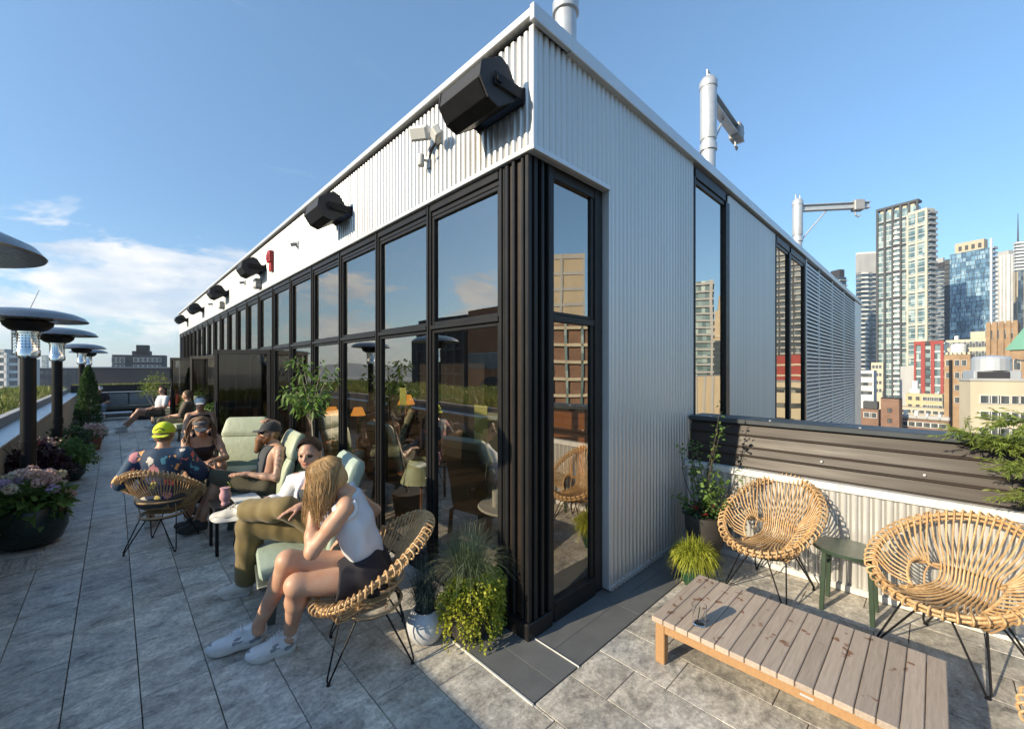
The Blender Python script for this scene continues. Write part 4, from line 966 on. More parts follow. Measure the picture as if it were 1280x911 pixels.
mb = MB(); mb.box((-0.15, -0.15, T['h']), (T['lx'], 0.25, T['h'] + 0.35)); mb.box((-0.15, 0.25, T['h']), (0.25, T['ly'], T['h'] + 0.34)); mb.build('roof_edge', M['conc'], T['t'], local=True)
ux = ray_len(WM[T['t']].translation, Vector((WM[T['t']][0][0], WM[T['t']][1][0], 0)), 1224)
mb = MB(); mb.cbox((ux, 1.2, T['h'] + 0.02), (ux + 4.6, 4.2, T['h'] + 1.4), 0.1); mb.lathe([(1.9, 0), (1.9, 1.6), (1.7, 1.9), (0.2, 2.1)], (ux + 2.3, 2.7, T['h'] + 1.42), 20); un = mb.build('rooftop_unit', M['galv'], T['t'], local=True)
mb = MB(); mb.box((ux + 0.3, 1.05, T['h'] + 0.3), (ux + 3.4, 1.19, T['h'] + 1.25)); mb.build('grille', M['charcoal'], un, local=True)
mb = MB()
for q in (5.2, 6.0, 6.6): mb.tube([(ux + q, 1.5, T['h']), (ux + q, 1.5, T['h'] + 2.6), (ux + q - 0.8, 2.2, T['h'] + 2.9)], 0.12, 6)
mb.build('vent_pipe', M['dark_grid'], T['t'], local=True)
T = tower('office_building', 'low yellow stucco building with a long window band and white roof unit', 'building', 1132, 1178, 1183, 96, 14, 493, M['conc_yellow']); windows(T, 'l', 0.55, 0.98, 0.7, 1.9, 2, 2, 0.8, 0.95, frame=M['conc_yellow']); windows(T, 'l', 0.02, 0.5, 0.7, 1.9, 2, 5, 0.95, 0.95)
roofbox(T, 0.1, 0.5, 0.62, 0.9, 1.1, M['conc_white']); roofbox(T, 0.2, 0.5, 0.68, 0.86, 2.0, M['galv'], base=1.1); roofbox(T, 0.2, 0.5, 0.1, 0.16, 0.7, M['galv'])
T = tower('office_building', 'white low rise with dark window strips beside the end of the pavilion', 'building', 1072, 1092, 1096, 135, 14, 463, M['conc_white']); slabs(T, 3.0, 0.02, 0.02, M['conc']); mb = MB(); z = T['h'] - 2.2
for r in range(3): mb.box((-0.06, T['ly'] * 0.08, z), (-0.01, T['ly'] * 0.92, z + 1.2)); z -= 2.9
mb.build('window_strip', M['gl_win'], T['t'], local=True)
T = tower('apartment_block', 'narrow cream block with a grid of small windows behind the white low rise', 'building', 1089, 1104, 1107, 150, 14, 453, M['conc_cream']); windows(T, 'l', 0.1, 0.95, 0.9, 2.9, 4, 3, 0.85, 1.3)
T = tower('brick_building', 'square brown brick block with a flat dark roof just past the louvred wall', 'building', 1101, 1124, 1128, 62, 20, 499, M['brick_brown']); windows(T, 'l', 0.3, 0.7, 1.4, 1.6, 2, 1, 0.6, 0.7, frame=M['brick_brown']); roofbox(T, -0.02, 1, -0.02, 1.02, 0.18, M['charcoal'], 'roof_edge')
T = tower('brick_building', 'long low brown brick building with white windows above the parapet rail', 'building', 1124, 1186, 1190, 60, 10, 527, M['brick_brown']); windows(T, 'l', 0.04, 0.96, 0.35, 9, 1, 6, 0.95, 0.8)
roofbox(T, 0.2, 0.6, 0.0, 1.0, 0.6, M['conc']); 
for q in (0.15, 0.4, 0.62, 0.85): roofbox(T, 0.0 + 0.2, 0.5, q, q + 0.08, 1.0 + 0.3 * (q > 0.5), M['galv'] if q < 0.5 else M['conc_white'])
T = tower('brick_building', 'grey roofed brick house tucked against the foot of the louvred wall', 'building', 1070, 1098, 1101, 66, 14, 512, M['brick_brown']); windows(T, 'l', 0.1, 0.6, 0.5, 9, 1, 2, 1.0, 0.9); roofbox(T, 0.1, 0.9, 0.05, 0.7, 1.3, M['dark_grid'], 'roof')
T = tower('brick_building', 'tan flat roofed block seen between the brick building and the yellow one', 'building', 1120, 1196, 1200, 84, 10, 512, M['beige']); windows(T, 'l', 0.05, 0.95, 0.5, 9, 1, 8, 0.9, 0.8)

# --- what the side windows mirror (standing beyond the right edge of the photograph)
def mirror_tower(name, label, cat, p0, p1, ytop, D, mat, depth=18):
    a = at(p0, 461, D); b = at(p1, 461, D); c = (a + b) / 2; wd = (b - a).length
    c.y = 2 * 1.645 - c.y
    phi = math.atan2(c.y, c.x); t = thing(name, label, cat, (c.x, c.y, ZG), phi)
    h = CAMH + (461 - ytop) * D / F_PX - ZG
    mb = MB(); mb.box((0, -wd / 2, 0), (depth, wd / 2, h)); mb.build('body', mat, t, local=True)
    return dict(t=t, lx=depth, ly=wd, h=h, wd=wd)
def mshift(T):   # centre the face helper on the near face
    return T
def mslabs(T, pitch, th, outw, mat, name='floor_slab'):
    mb = MB(); z = pitch
    while z < T['h']: mb.box((-outw, -T['wd'] / 2 - outw, z), (T['lx'], T['wd'] / 2 + outw, z + th)); z += pitch
    mb.build(name, mat, T['t'], local=True)
def mfins(T, sp, wd, outw, mat, name='mullion'):
    mb = MB(); n = max(1, int(T['wd'] / sp))
    for i in range(n + 1): y = -T['wd'] / 2 + T['wd'] * i / n; mb.box((-outw, y - wd / 2, 0), (-0.01, y + wd / 2, T['h'] + 0.01))
    mb.build(name, mat, T['t'], local=True)
T = mirror_tower('tower', 'balconied glass tower mirrored in the nearest tall side window', 'tower', 866, 889, 352, 170, M['gl_green']); mslabs(T, 3.0, 0.7, 0.9, M['conc']); mfins(T, 5.5, 0.9, 1.0, M['conc'])
T = mirror_tower('tower', 'stepped tower with slim spire mirrored in the nearest tall side window', 'tower', 889, 908, 420, 230, M['beige']); mslabs(T, 3.2, 1.2, 0.4, M['conc_cream'])
mb = MB(); mb.box((3, -4, T['h']), (12, 4, T['h'] + 9)); mb.box((5, -2, T['h'] + 9), (10, 2, T['h'] + 15)); mb.tube([(7, 0, T['h'] + 15), (7, 0, T['h'] + 24)], [0.9, 0.2], 8); mb.build('spire', M['beige'], T['t'], local=True)
T = mirror_tower('office_building', 'beige office block mirrored low in the nearest tall side window', 'building', 872, 912, 470, 90, M['beige']); mfins(T, 1.6, 0.5, 0.5, M['conc'])
T = mirror_tower('tower', 'grey balconied tower mirrored in the far pair of side windows', 'tower', 964, 1002, 310, 210, M['gl_dark']); mslabs(T, 3.0, 0.9, 1.1, M['conc']); mfins(T, 5, 1.0, 1.2, M['dark_grid'])
T = mirror_tower('apartment_block', 'red block mirrored in the far pair of side windows', 'building', 960, 1010, 444, 130, M['red_panel']); mslabs(T, 3.4, 0.6, 0.2, M['conc_cream'])
T = mirror_tower('office_building', 'cream low rise mirrored at the foot of the far side windows', 'building', 950, 1014, 478, 80, M['conc_cream']); mslabs(T, 3.0, 1.0, 0.02, M['gl_win'], 'window_strip')
T = mirror_tower('office_building', 'broad beige office slab mirrored in the corner window', 'building', 676, 728, 318, 85, M['beige'], 14); mfins(T, 3.0, 0.5, 0.3, M['conc']); mslabs(T, 3.3, 0.7, 0.2, M['conc'])
T = mirror_tower('apartment_block', 'crowded brown apartment block mirrored low in the corner window', 'building', 690, 745, 405, 70, M['brick_brown'], 14); mslabs(T, 2.8, 0.5, 0.6, M['conc_cream']); mfins(T, 2.5, 0.4, 0.6, M['gl_green'])

# --- what the front glass mirrors, beyond the planted roof on the left
t = thing('brick_warehouse', 'orange brick warehouse with dark band and arch mirrored in the first front pane', 'building', (-21.4, 15, ZG), 0)
mb = MB(); mb.box((-14, 0, 0), (0, 17, 52.3)); mb.build('wall', M['brick_orange'], t, local=True)
mb = MB(); mb.box((-0.3, 0.2, 46.6), (0.05, 16.9, 48.1)); mb.build('window_band', M['gl_dark'], t, local=True)
mb = MB(); Mx = Matrix(((0, 0, 1, -0.2), (1, 0, 0, 13.4), (0, 1, 0, 43.5), (0, 0, 0, 1)))
mb.extr([(1.9 * math.cos(PI * i / 12), 1.2 + 1.2 * math.sin(PI * i / 12)) for i in range(13)] + [(-1.9, -2), (1.9, -2)], Mx, 0.26); mb.build('arch', M['charcoal'], t, local=True)
t = thing('warehouse', 'dark steel framed block mirrored beside the orange brick warehouse', 'building', (-21.4, 32.2, ZG), 0)
mb = MB(); mb.box((-14, 0, 0), (0, 9, 52.0)); mb.box((-12, 9, 0), (-1, 12, 50)); mb.build('wall', M['charcoal'], t, local=True)
mb = MB()
for i in range(7): mb.box((0.01, i * 1.45, 40), (0.3, i * 1.45 + 0.2, 50.5))
for z in (43, 46, 48.5): mb.box((0.02, 0, z), (0.25, 9, z + 0.2))
mb.build('balcony_frame', M['dark_grid'], t, local=True)

# --- north side, left of the photograph
T = tower('building_site', 'white concrete frame building under construction below the tower crane', 'building', -30, 8, 23, 170, 40, 441, M['gl_dark']); slabs(T, 3.2, 1.1, 0.5, M['conc_white']); fins(T, 4, 4, 0.8, 0.5, M['conc_white'], name='column'); roofbox(T, 0.1, 0.7, 0.1, 0.8, 1.6, M['conc'])
T = tower('office_building', 'plain grey block between the building site and the dark apartments', 'building', 22, 44, 50, 140, 30, 449, M['conc']); roofbox(T, 0.2, 0.6, 0.2, 0.7, 2.0, M['charcoal'])
T = tower('apartment_block', 'long dark blue grey apartment block behind the second patio heater', 'building', 49, 104, 110, 160, 15, 460, M['dark_wall']); windows(T, 'l', 0.03, 0.97, 1.0, 3.2, 2, 9, 1.5, 1.6, frame=M['dark_grid'])
T = tower('tower', 'small pale tower far off on the left horizon', 'tower', 52, 58, 61, 620, 35, 444, M['gl_green']); slabs(T, 4, 1.0, 0.5, M['conc'])
T = tower('apartment_block', 'dark flat roofed apartment building with pale windows and stepped penthouse on the horizon', 'building', 140, 205, 209, 125, 12, 444, M['dark_wall']); windows(T, 'l', 0.05, 0.6, 0.8, 2.2, 2, 6, 1.0, 1.3); roofbox(T, 0.1, 0.6, 0.28, 0.64, 1.2, M['dark_wall']); roofbox(T, 0.1, 0.6, 0.32, 0.56, 3.0, M['charcoal'], 'penthouse')
windows(T, 'l', 0.80, 0.97, 0.8, 2.2, 2, 2, 1.9, 1.6)
T = tower('roof_block', 'long brown blank walled building behind the far planter', 'building', 108, 236, 239, 48, 8, 460, M['city_brown']); mb = MB(); mb.box((-0.1, -0.1, T['h']), (0.3, T['ly'], T['h'] + 0.12)); mb.build('roof_edge', M['conc'], T['t'], local=True)
for k in range(26):     # scattered roofs out to the ridge
    px = rng.uniform(30, 215); D = rng.uniform(260, 900)
    yt = 461 + rng.uniform(1.0, 6)
    T = tower('distant_building', 'hazy low roof far off towards the wooded horizon', 'building', px, px + rng.uniform(5, 14), px + rng.uniform(15, 18), D, rng.uniform(15, 50), yt, rng.choice([M['conc'], M['city_brown'], M['conc_cream'], M['dark_wall']]), group='low roofs towards the horizon')
def crane(label, px, ybase, ytop, D, jib_px, jib_y, cx_px):
    t = thing('tower_crane', label, 'crane', tuple(at(px, 461, D)[:2]) + (ZG,), 0); org = Vector((t.location.x, t.location.y, 0))
    zt = CAMH + (461 - ytop) * D / F_PX; mb = MB(); s = 0.7
    z = ZG
    for dx, dy in ((-s, -s), (s, -s), (s, s), (-s, s)): mb.tube([org + Vector((dx, dy, ZG)), org + Vector((dx, dy, zt))], 0.17, 4)
    zz = -10
    while zz < zt - 1.5:
        mb.tube([org + Vector((-s, -s, zz)), org + Vector((s, -s, zz + 1.5))], 0.1, 4); mb.tube([org + Vector((s, -s, zz)), org + Vector((s, s, zz + 1.5))], 0.1, 4); mb.tube([org + Vector((-s, s, zz)), org + Vector((-s, -s, zz + 1.5))], 0.1, 4); zz += 1.5
    mb.build('mast', M['dark_grid'], t)
    tip = at(jib_px, jib_y, D); tl = at(cx_px, ytop + 1, D); top = org + Vector((0, 0, zt)); mb = MB()
    for o_ in (Vector((0, 0, 0)), Vector((0, 0, 1.3))): mb.tube([top + o_, tip + o_ * 0.4], 0.16, 4)
    for i in range(9): a = top.lerp(tip, i / 9); b = top.lerp(tip, (i + 1) / 9); mb.tube([a, b + Vector((0, 0, 1.2 - 0.08 * i))], 0.1, 4)
    mb.build('jib', M['dark_grid'], t); mb = MB(); mb.tube([top, tl], 0.25, 4); mb.cbox(tl - Vector((1.2, 1.2, 1.8)), tl + Vector((1.2, 1.2, 0)), 0.1); mb.cbox(top - Vector((1, 1, 0)), top + Vector((1, 1, 2.2)), 0.2); mb.build('counterweight', M['conc'], t)
crane('tower crane with raised jib over the white building site', 18, 440, 416, 190, 9, 401, 22)
crane('farther tower crane whose jib tip pokes above the second heater hood', 37, 440, 388, 420, 49, 363, 33)
# ================================================================== fittings on the pavilion
def davit(label, x, y, rot, zt=6.16):
    t = thing('roof_davit', label, 'davit', (x, y, 3.6), rot, 'white davit posts on the roof')
    mb = MB(); mb.lathe([(0.17, 0), (0.17, 0.03), (0.105, 0.035), (0.105, zt - 3.6)], (0, 0, 0), 24); mb.lathe([(0.118, zt - 3.6 - 0.95), (0.122, zt - 3.6 - 0.94), (0.122, zt - 3.6 - 0.02), (0.11, zt - 3.6)], (0, 0, 0), 24)
    mb.lathe([(0.128, zt - 4.72), (0.128, zt - 4.62)], (0, 0, 0), 24); mb.lathe([(0.132, zt - 3.73), (0.132, zt - 3.64), (0.1, zt - 3.58), (0.04, zt - 3.55)], (0, 0, 0), 24)
    mb.tube([(-0.05, 0, zt - 3.55), (-0.05, 0, zt - 3.46), (0.05, 0, zt - 3.46), (0.05, 0, zt - 3.55)], 0.012, 6)
    mb.tube([(-0.1, 0, zt - 5.1), (-0.19, 0, zt - 5.1), (-0.19, 0, zt - 4.9), (-0.1, 0, zt - 4.9)], 0.014, 6); mb.build('post', M['galv'], t, local=True, smooth=True)
    z = zt - 3.82; mb = MB()
    for dz in (-0.075, 0.075): mb.box((0.12, -0.07, z + dz - 0.008), (1.75, 0.07, z + dz + 0.008))
    mb.box((0.12, -0.006, z - 0.067), (1.75, 0.006, z + 0.067)); arm = mb.build('arm', M['galv'], t, local=True)
    mb = MB(); mb.tube([(0.1, 0, zt - 4.66), (0.72, 0, z - 0.085)], 0.02, 6); mb.build('brace', M['galv'], t, local=True)
    mb = MB(); mb.cbox((1.35, -0.1, z - 0.14), (1.60, 0.1, z + 0.14), 0.02); mb.tube([(1.42, 0, z - 0.14), (1.42, 0, z - 0.26), (1.5, 0, z - 0.3), (1.53, 0, z - 0.24)], 0.02, 6); mb.build('trolley', M['grey_plastic'], t, local=True)
    return t
davit('white steel davit post rising behind the front roof corner, cut by the top edge', 3.15, 2.5, R(200))
davit('white steel davit in the middle of the roofline, its arm swung out to the right', 6.75, 2.5, R(2))
davit('farthest white steel davit, arm level to the right above the louvred wall', 13.3, 2.6, R(-52))

def speaker(y, label, big=1.0, tilt=34):
    X = 1.60; Z = 3.22
    t = thing('wall_speaker', label, 'speaker', (CX, y, Z), 0, 'black speakers along the front cladding')
    c = Vector((-0.24, 0, -0.015)); L2 = 0.235
    prof = [(-0.155, -0.05), (-0.10, -0.135), (0.10, -0.135), (0.16, -0.06), (0.16, 0.07), (0.09, 0.145), (-0.11, 0.145), (-0.155, 0.08)]
    a = R(tilt); ux = Vector((-math.sin(R(90) - a), 0, -math.sin(a))); ux = Vector((-math.cos(a), 0, -math.sin(a))); uz = Vector((-math.sin(a), 0, math.cos(a))) * 1
    uz = Vector((-math.sin(a), 0, math.cos(a)))
    Mx = Matrix(((ux.x, uz.x, 0, c.x), (0, 0, 1, -L2), (ux.z, uz.z, 0, c.z), (0, 0, 0, 1)))
    mb = MB(); mb.extr(prof, Mx, 2 * L2)
    for s in (0.0, 2 * L2 + 0.012):
        M2 = Mx @ Matrix.Translation((0, 0, s - 0.012)); mb.extr([(p[0] * 1.04, p[1] * 1.05) for p in prof], M2, 0.012)
    mb.build('cabinet', M['speaker'], t, local=True)
    mb = MB(); M3 = Mx @ Matrix.Translation((0.003, 0, 0.012)); mb.extr([(0.158, -0.055), (0.164, -0.055), (0.164, 0.065), (0.158, 0.065)], M3, 2 * L2 - 0.024)
    mb.extr([(0.155, -0.065), (0.10, -0.139), (0.096, -0.134), (0.15, -0.062)], M3, 2 * L2 - 0.024); mb.extr([(-0.10, -0.139), (0.09, -0.139), (0.09, -0.136), (-0.10, -0.136)], M3, 2 * L2 - 0.024)
    mb.build('grille', M['steel_black'], t, local=True)
    mb = MB(); 
    for sy in (-L2 - 0.03, L2 + 0.03):
        mb.cbox((-0.30, sy - 0.006, -0.06), (-0.01, sy + 0.006, 0.03), 0.005); mb.tube([(-0.26, sy - 0.02, -0.015), (-0.26, sy + 0.02, -0.015)], 0.03, 10)
    mb.cbox((-0.022, -L2 - 0.036, -0.075), (0.0, L2 + 0.036, 0.045), 0.005); mb.build('yoke_bracket', M['steel_black'], t, local=True)
    t.scale = (0.80, 0.80, 0.80)
    return t
speaker(1.90, 'largest black wall speaker nearest the camera at the front corner')
speaker(4.35, 'second black wall speaker, beside the roofline above the fourth window')
speaker(7.65, 'third black wall speaker, left of the red alarm')
speaker(10.6, 'fourth black wall speaker along the front cladding')
speaker(13.9, 'fifth black wall speaker, second from the far end')
speaker(17.2, 'last black wall speaker at the far end of the cladding')
# floodlight
t = thing('floodlight', 'pale twin floodlight with cable loop below the largest speaker', 'floodlight', (CX, 2.60, 3.33))
mb = MB(); p = Vector((CX, 2.60, 3.33)); mb.cbox((CX - 0.03, 2.54, 3.27), (CX, 2.62, 3.37), 0.006); mb.tube([p + Vector((-0.03, 0, 0)), p + Vector((-0.09, 0.02, 0.01))], 0.012, 8); mb.build('mount', M['white_plastic'], t)
mb = MB(); Mx = Matrix.Translation(p + Vector((-0.11, 0.07, 0.02))) @ Matrix.Rotation(R(35), 4, 'Z') @ Matrix.Rotation(R(-30), 4, 'Y'); mb.cbox((-0.035, -0.075, -0.05), (0.035, 0.075, 0.05), 0.012, 0, Mx); mb.cbox((-0.05, -0.06, -0.038), (-0.034, 0.06, 0.038), 0.004, 0, Mx); mb.build('lamp_head', M['white_plastic'], t)
mb = MB(); Mx = Matrix.Translation(p + Vector((-0.10, -0.13, -0.06))) @ Matrix.Rotation(R(-30), 4, 'Z') @ Matrix.Rotation(R(-35), 4, 'Y'); mb.cbox((-0.03, -0.06, -0.04), (0.03, 0.06, 0.04), 0.012, 0, Mx); mb.build('lamp_head', M['white_plastic'], t)
mb = MB(); mb.tube(catmull([p + Vector((-0.03, -0.02, -0.05)), p + Vector((-0.05, 0.01, -0.12)), p + Vector((-0.045, 0.04, -0.15)), p + Vector((-0.035, 0.05, -0.09)), p + Vector((-0.03, 0.0, -0.06))], 5), 0.006, 6); mb.build('cable', M['steel_black'], t)
t = thing('spotlight', 'small pale cylinder spotlight under the twin floodlight', 'spotlight', (CX, 2.72, 3.18)); mb = MB(); mb.cbox((CX - 0.012, 2.69, 3.14), (CX, 2.75, 3.24), 0.004); mb.tube([(CX - 0.01, 2.72, 3.2), (CX - 0.06, 2.72, 3.19)], 0.01, 6); mb.build('bracket', M['white_plastic'], t)
mb = MB(); mb.lathe([(0.024, -0.06), (0.028, -0.055), (0.028, 0.02), (0.018, 0.03)], (CX - 0.07, 2.72, 3.2), 14); mb.build('lamp_head', M['white_plastic'], t, smooth=True)
t = thing('alarm_horn', 'red fire alarm horn with strobe on the front cladding', 'alarm', (CX, 7.06, 3.2)); mb = MB(); mb.cbox((CX - 0.07, 7.0, 3.22), (CX, 7.14, 3.40), 0.012); mb.cbox((CX - 0.05, 7.0, 3.08), (CX, 7.09, 3.219), 0.01); mb.build('body', M['red_plastic'], t)
mb = MB(); mb.cbox((CX - 0.085, 7.02, 3.26), (CX - 0.0705, 7.11, 3.34), 0.004); mb.build('strobe', M['red_plastic'], t)
for i, (y, lb) in enumerate(((7.0 + 0.78, 'pale wall box under the third speaker'), (10.95, 'pale wall box under the fourth speaker'))):
    t = thing('wall_light', lb, 'wall light', (CX, y, 2.98), 0); mb = MB(); mb.cbox((CX - 0.10, y - 0.08, 2.94), (CX, y + 0.10, 3.08), 0.012); mb.build('housing', M['white_plastic'], t); mb = MB(); mb.cbox((CX - 0.09, y - 0.07, 2.925), (CX - 0.01, y + 0.09, 2.939), 0.004); mb.build('lens', M['grey_plastic'], t)
for i, (y, z, lb) in enumerate(((5.85, 3.24, 'small grey camera right of the red alarm'), (8.9, 3.2, 'small grey camera between the third and fourth speakers'), (12.4, 3.2, 'small grey camera beyond the fourth speaker'))):
    t = thing('security_camera', lb, 'camera', (CX, y, z)); mb = MB(); mb.cbox((CX - 0.02, y - 0.03, z - 0.04), (CX, y + 0.03, z + 0.04), 0.004); mb.build('bracket', M['white_plastic'], t); mb = MB(); mb.tube([(CX - 0.02, y, z), (CX - 0.09, y + 0.01, z - 0.02)], 0.024, 10); mb.build('camera_body', M['grey_plastic'], t)

# ================================================================== patio heaters
def heater():
    t = thing('patio_heater', 'x', 'patio heater', (0, 0, 0), 0, 'patio heaters along the planted parapet')
    mb = MB(); mb.lathe([(0.21, 0), (0.215, 0.03), (0.2, 0.05), (0.06, 0.075)], n=32); mb.build('base', M['steel_black'], t, local=True, smooth=True)
    mb = MB(); mb.lathe([(0.056, 0.07), (0.056, 1.72)], n=20); mb.lathe([(0.066, 0.80), (0.066, 0.88)], n=20); mb.build('post', M['steel_black'], t, local=True, smooth=True)
    mb = MB(); mb.lathe([(0.062, 1.71), (0.085, 1.73), (0.085, 1.79), (0.078, 1.80), (0.078, 1.955), (0.088, 1.96), (0.088, 1.975)], n=24); b = mb.build('burner', M['stainless'], t, local=True, smooth=True)
    mb = MB()
    for k in range(20):
        for j in range(5): a = 2 * PI * k / 20; mb.tube([(0.0785 * math.cos(a), 0.0785 * math.sin(a), 1.82 + j * 0.028), (0.080 * math.cos(a), 0.080 * math.sin(a), 1.82 + j * 0.028)], 0.006, 5)
    mb.build('vent_hole', M['steel_black'], b, local=True)
    mb = MB(); mb.lathe([(0.095, 1.975), (0.13, 1.99), (0.17, 2.03), (0.18, 2.07), (0.13, 2.085)], n=28); mb.build('reflector_cone', M['steel_black'], t, local=True, smooth=True)
    mb = MB(); pr = [(0.425, 2.085), (0.43, 2.092), (0.40, 2.13), (0.33, 2.165), (0.22, 2.19), (0.10, 2.203), (0.0, 2.206)]
    mb.lathe(pr, n=48); h = mb.build('hood', M['hood_metal'], t, local=True, smooth=True)
    mb = MB(); mb.lathe([(0.0, 2.175), (0.2, 2.16), (0.33, 2.13), (0.40, 2.10), (0.42, 2.087)], n=48); mb.build('hood_underside', M['steel_black'], h, local=True, smooth=True)
    mb = MB()
    for k in range(4): a = PI / 4 + k * PI / 2; mb.tube([(0.1 * math.cos(a), 0.1 * math.sin(a), 2.0), (0.1 * math.cos(a), 0.1 * math.sin(a), 2.18)], 0.006, 6)
    mb.build('hood_stay', M['stainless'], t, local=True)
    return t
H0 = heater()
for i, (x, y, lb) in enumerate(((-0.645, 2.80, 'nearest patio heater, only its hood tip showing at the left edge'), (-0.62, 6.35, 'second patio heater with the widest full hood, behind the hydrangea pot'),
        (-0.60, 8.95, 'third patio heater, beyond the purple shrub'), (-0.56, 14.3, 'fourth patio heater, slim in the distance'), (-0.56, 18.0, 'farthest patio heater near the end bench'))):
    o = H0 if i == 0 else copy_tree(H0); o.location = (x, y, 0); o['label'] = lb; o.rotation_euler.z = i * 0.5

# ================================================================== rattan chairs
def rattan_chair():
    t = thing('rattan_chair', 'x', 'chair', (0, 0, 0), 0, 'round rattan chairs with black hairpin legs')
    a, b = 0.335, 0.315
    def rim(phi, k=1.0, dz=0.0):
        c, s = math.cos(phi), math.sin(phi)
        z = 0.352 + 0.375 * (((1 - c) / 2) ** 1.1)
        return Vector((b * c * k - 0.02 + (0.0 if c > 0 else 0.05 * c), a * s * k, z + dz))
    def eye(phi, sg):      # outer half of the side opening
        q = (phi - PI * 0.27) / (PI * 0.46); ang = PI * (1 - q) + 0.0
        E = Vector((-0.035, sg * 0.145, 0.388)); a1 = Vector((-0.88, 0, 0.47)); a2 = Vector((0.0, sg * 0.62, 0.78))
        return E + a1 * 0.102 * math.cos(ang) + a2 * 0.078 * math.sin(ang)
    inner = MB(); outer = MB(); r = 0.0053
    def loop_over(phi):
        p = rim(phi); o = Vector((p.x + 0.02, p.y, 0)).normalized()
        return [p + Vector((0, 0, 0.014)) - o * 0.012, p + o * 0.016 + Vector((0, 0, 0.018)), p + o * 0.042 + Vector((0, 0, 0.002)), p + o * 0.036 - Vector((0, 0, 0.022)), p + o * 0.01 - Vector((0, 0, 0.03))]
    def shell(phi):
        p = rim(phi); q = Vector((0.2 * math.cos(phi) - 0.02, 0.2 * math.sin(phi), 0.275)); m = (p + q) / 2; o = Vector((m.x + 0.02, m.y, 0)).normalized()
        return [p.lerp(q, 0.35) + o * 0.028 - Vector((0, 0, 0.012)), p.lerp(q, 0.7) + o * 0.022 - Vector((0, 0, 0.012)), q]
    NC = 7
    for i in range(-NC, NC + 1):                              # canes running down the back and forward across the seat
        ph = PI - i * 0.103; pf = i * 0.140
        R0, R1 = rim(ph), rim(pf); y = R0.y
        w = 0.115 * i / NC
        pts = list(reversed(loop_over(ph))) + [R0.lerp(Vector((-0.19, w * 1.1, 0.42)), 0.42) + Vector((0.01, 0, 0)), Vector((-0.185, w * 1.08, 0.46)), Vector((-0.155, w, 0.375)), Vector((-0.10, w * 1.05, 0.342)), Vector((0.02, w * 1.3, 0.330)), Vector((0.15, R1.y * 0.86, 0.332))] + loop_over(pf)
        inner.tube(catmull(pts, 3), r, 6)
        if True: outer.tube(catmull(loop_over(pf)[-2:] + [Vector((0.17, R1.y * 0.78, 0.305)), Vector((0.05, R1.y * 0.55, 0.296)), Vector((-0.12, R1.y * 0.42 , 0.305))], 3), r * 0.95, 6)
    for sg in (1, -1):
        for j in range(14):
            q = (j + 0.5) / 14; phi = PI * 0.315 + PI * 0.455 * q; phs = phi * sg
            e = eye(PI * 0.27 + PI * 0.46 * q, sg); R0 = rim(phs)
            md = e.lerp(R0, 0.5) - Vector((0, 0, 0.012)) + Vector((0, sg * 0.006, 0))
            inner.tube(catmull([e - Vector((0, 0, 0.012)), e, md] + loop_over(phs), 3), r, 6)
            if j in (0, 13): outer.tube(catmull([e + Vector((0, -sg * 0.005, -0.008)), e.lerp(Vector((e.x, sg * 0.15, 0.3)), 0.5) + Vector((0, sg * 0.02, 0)), Vector((e.x * 0.8, sg * 0.16, 0.30))], 3), r * 0.95, 6)
    inner.build('seat_canes', M['rattan'], t, local=True, smooth=True, fix=False); outer.build('outer_canes', M['rattan_shade'], t, local=True, smooth=True, fix=False)
    mb = MB(); mb.tube([rim(2 * PI * k / 64) for k in range(64)], 0.0105, 8, closed=True); mb.tube([rim(2 * PI * k / 64, 0.975, -0.026) for k in range(64)], 0.008, 6, closed=True); mb.build('rim_hoop', M['rattan'], t, local=True, smooth=True)
    for sg in (1, -1):
        mb = MB(); pts = [eye(PI * 0.27 + PI * 0.46 * k / 10, sg) + Vector((0, 0, -0.002)) for k in range(11)]
        pts = [Vector((0.10, sg * 0.150, 0.336))] + pts + [Vector((-0.165, sg * 0.122, 0.415))]
        mb.tube(catmull(pts, 3), 0.0075, 6)
        mb.build('side_hoop', M['rattan'], t, local=True, smooth=True)
    mb = MB()
    for rr, z in ((0.195, 0.290),):
        mb.tube([(rr * 1.0 * math.cos(2 * PI * k / 40) - 0.02 + (0.012 if z > 0.3 else 0), rr * 1.03 * math.sin(2 * PI * k / 40), z + (0.02 * (1 - math.cos(2 * PI * k / 40)) if z > 0.3 else 0)) for k in range(40)], 0.0095, 7, closed=True)
    mb.tube([(-0.045 - 0.18 * math.cos(q_), 0.225 * math.sin(q_), 0.425 + 0.0 * q_) for q_ in [(-1.45 + 2.9 * k / 24) for k in range(25)]], 0.0085, 7)
    mb.build('base_hoop', M['rattan_shade'], t, local=True, smooth=True)
    mb = MB(); mb.tube([(0.185 * math.cos(2 * PI * k / 36) - 0.02, 0.185 * math.sin(2 * PI * k / 36), 0.276) for k in range(36)], 0.0065, 6, closed=True); mb.build('steel_ring', M['steel_black'], t, local=True, smooth=True)
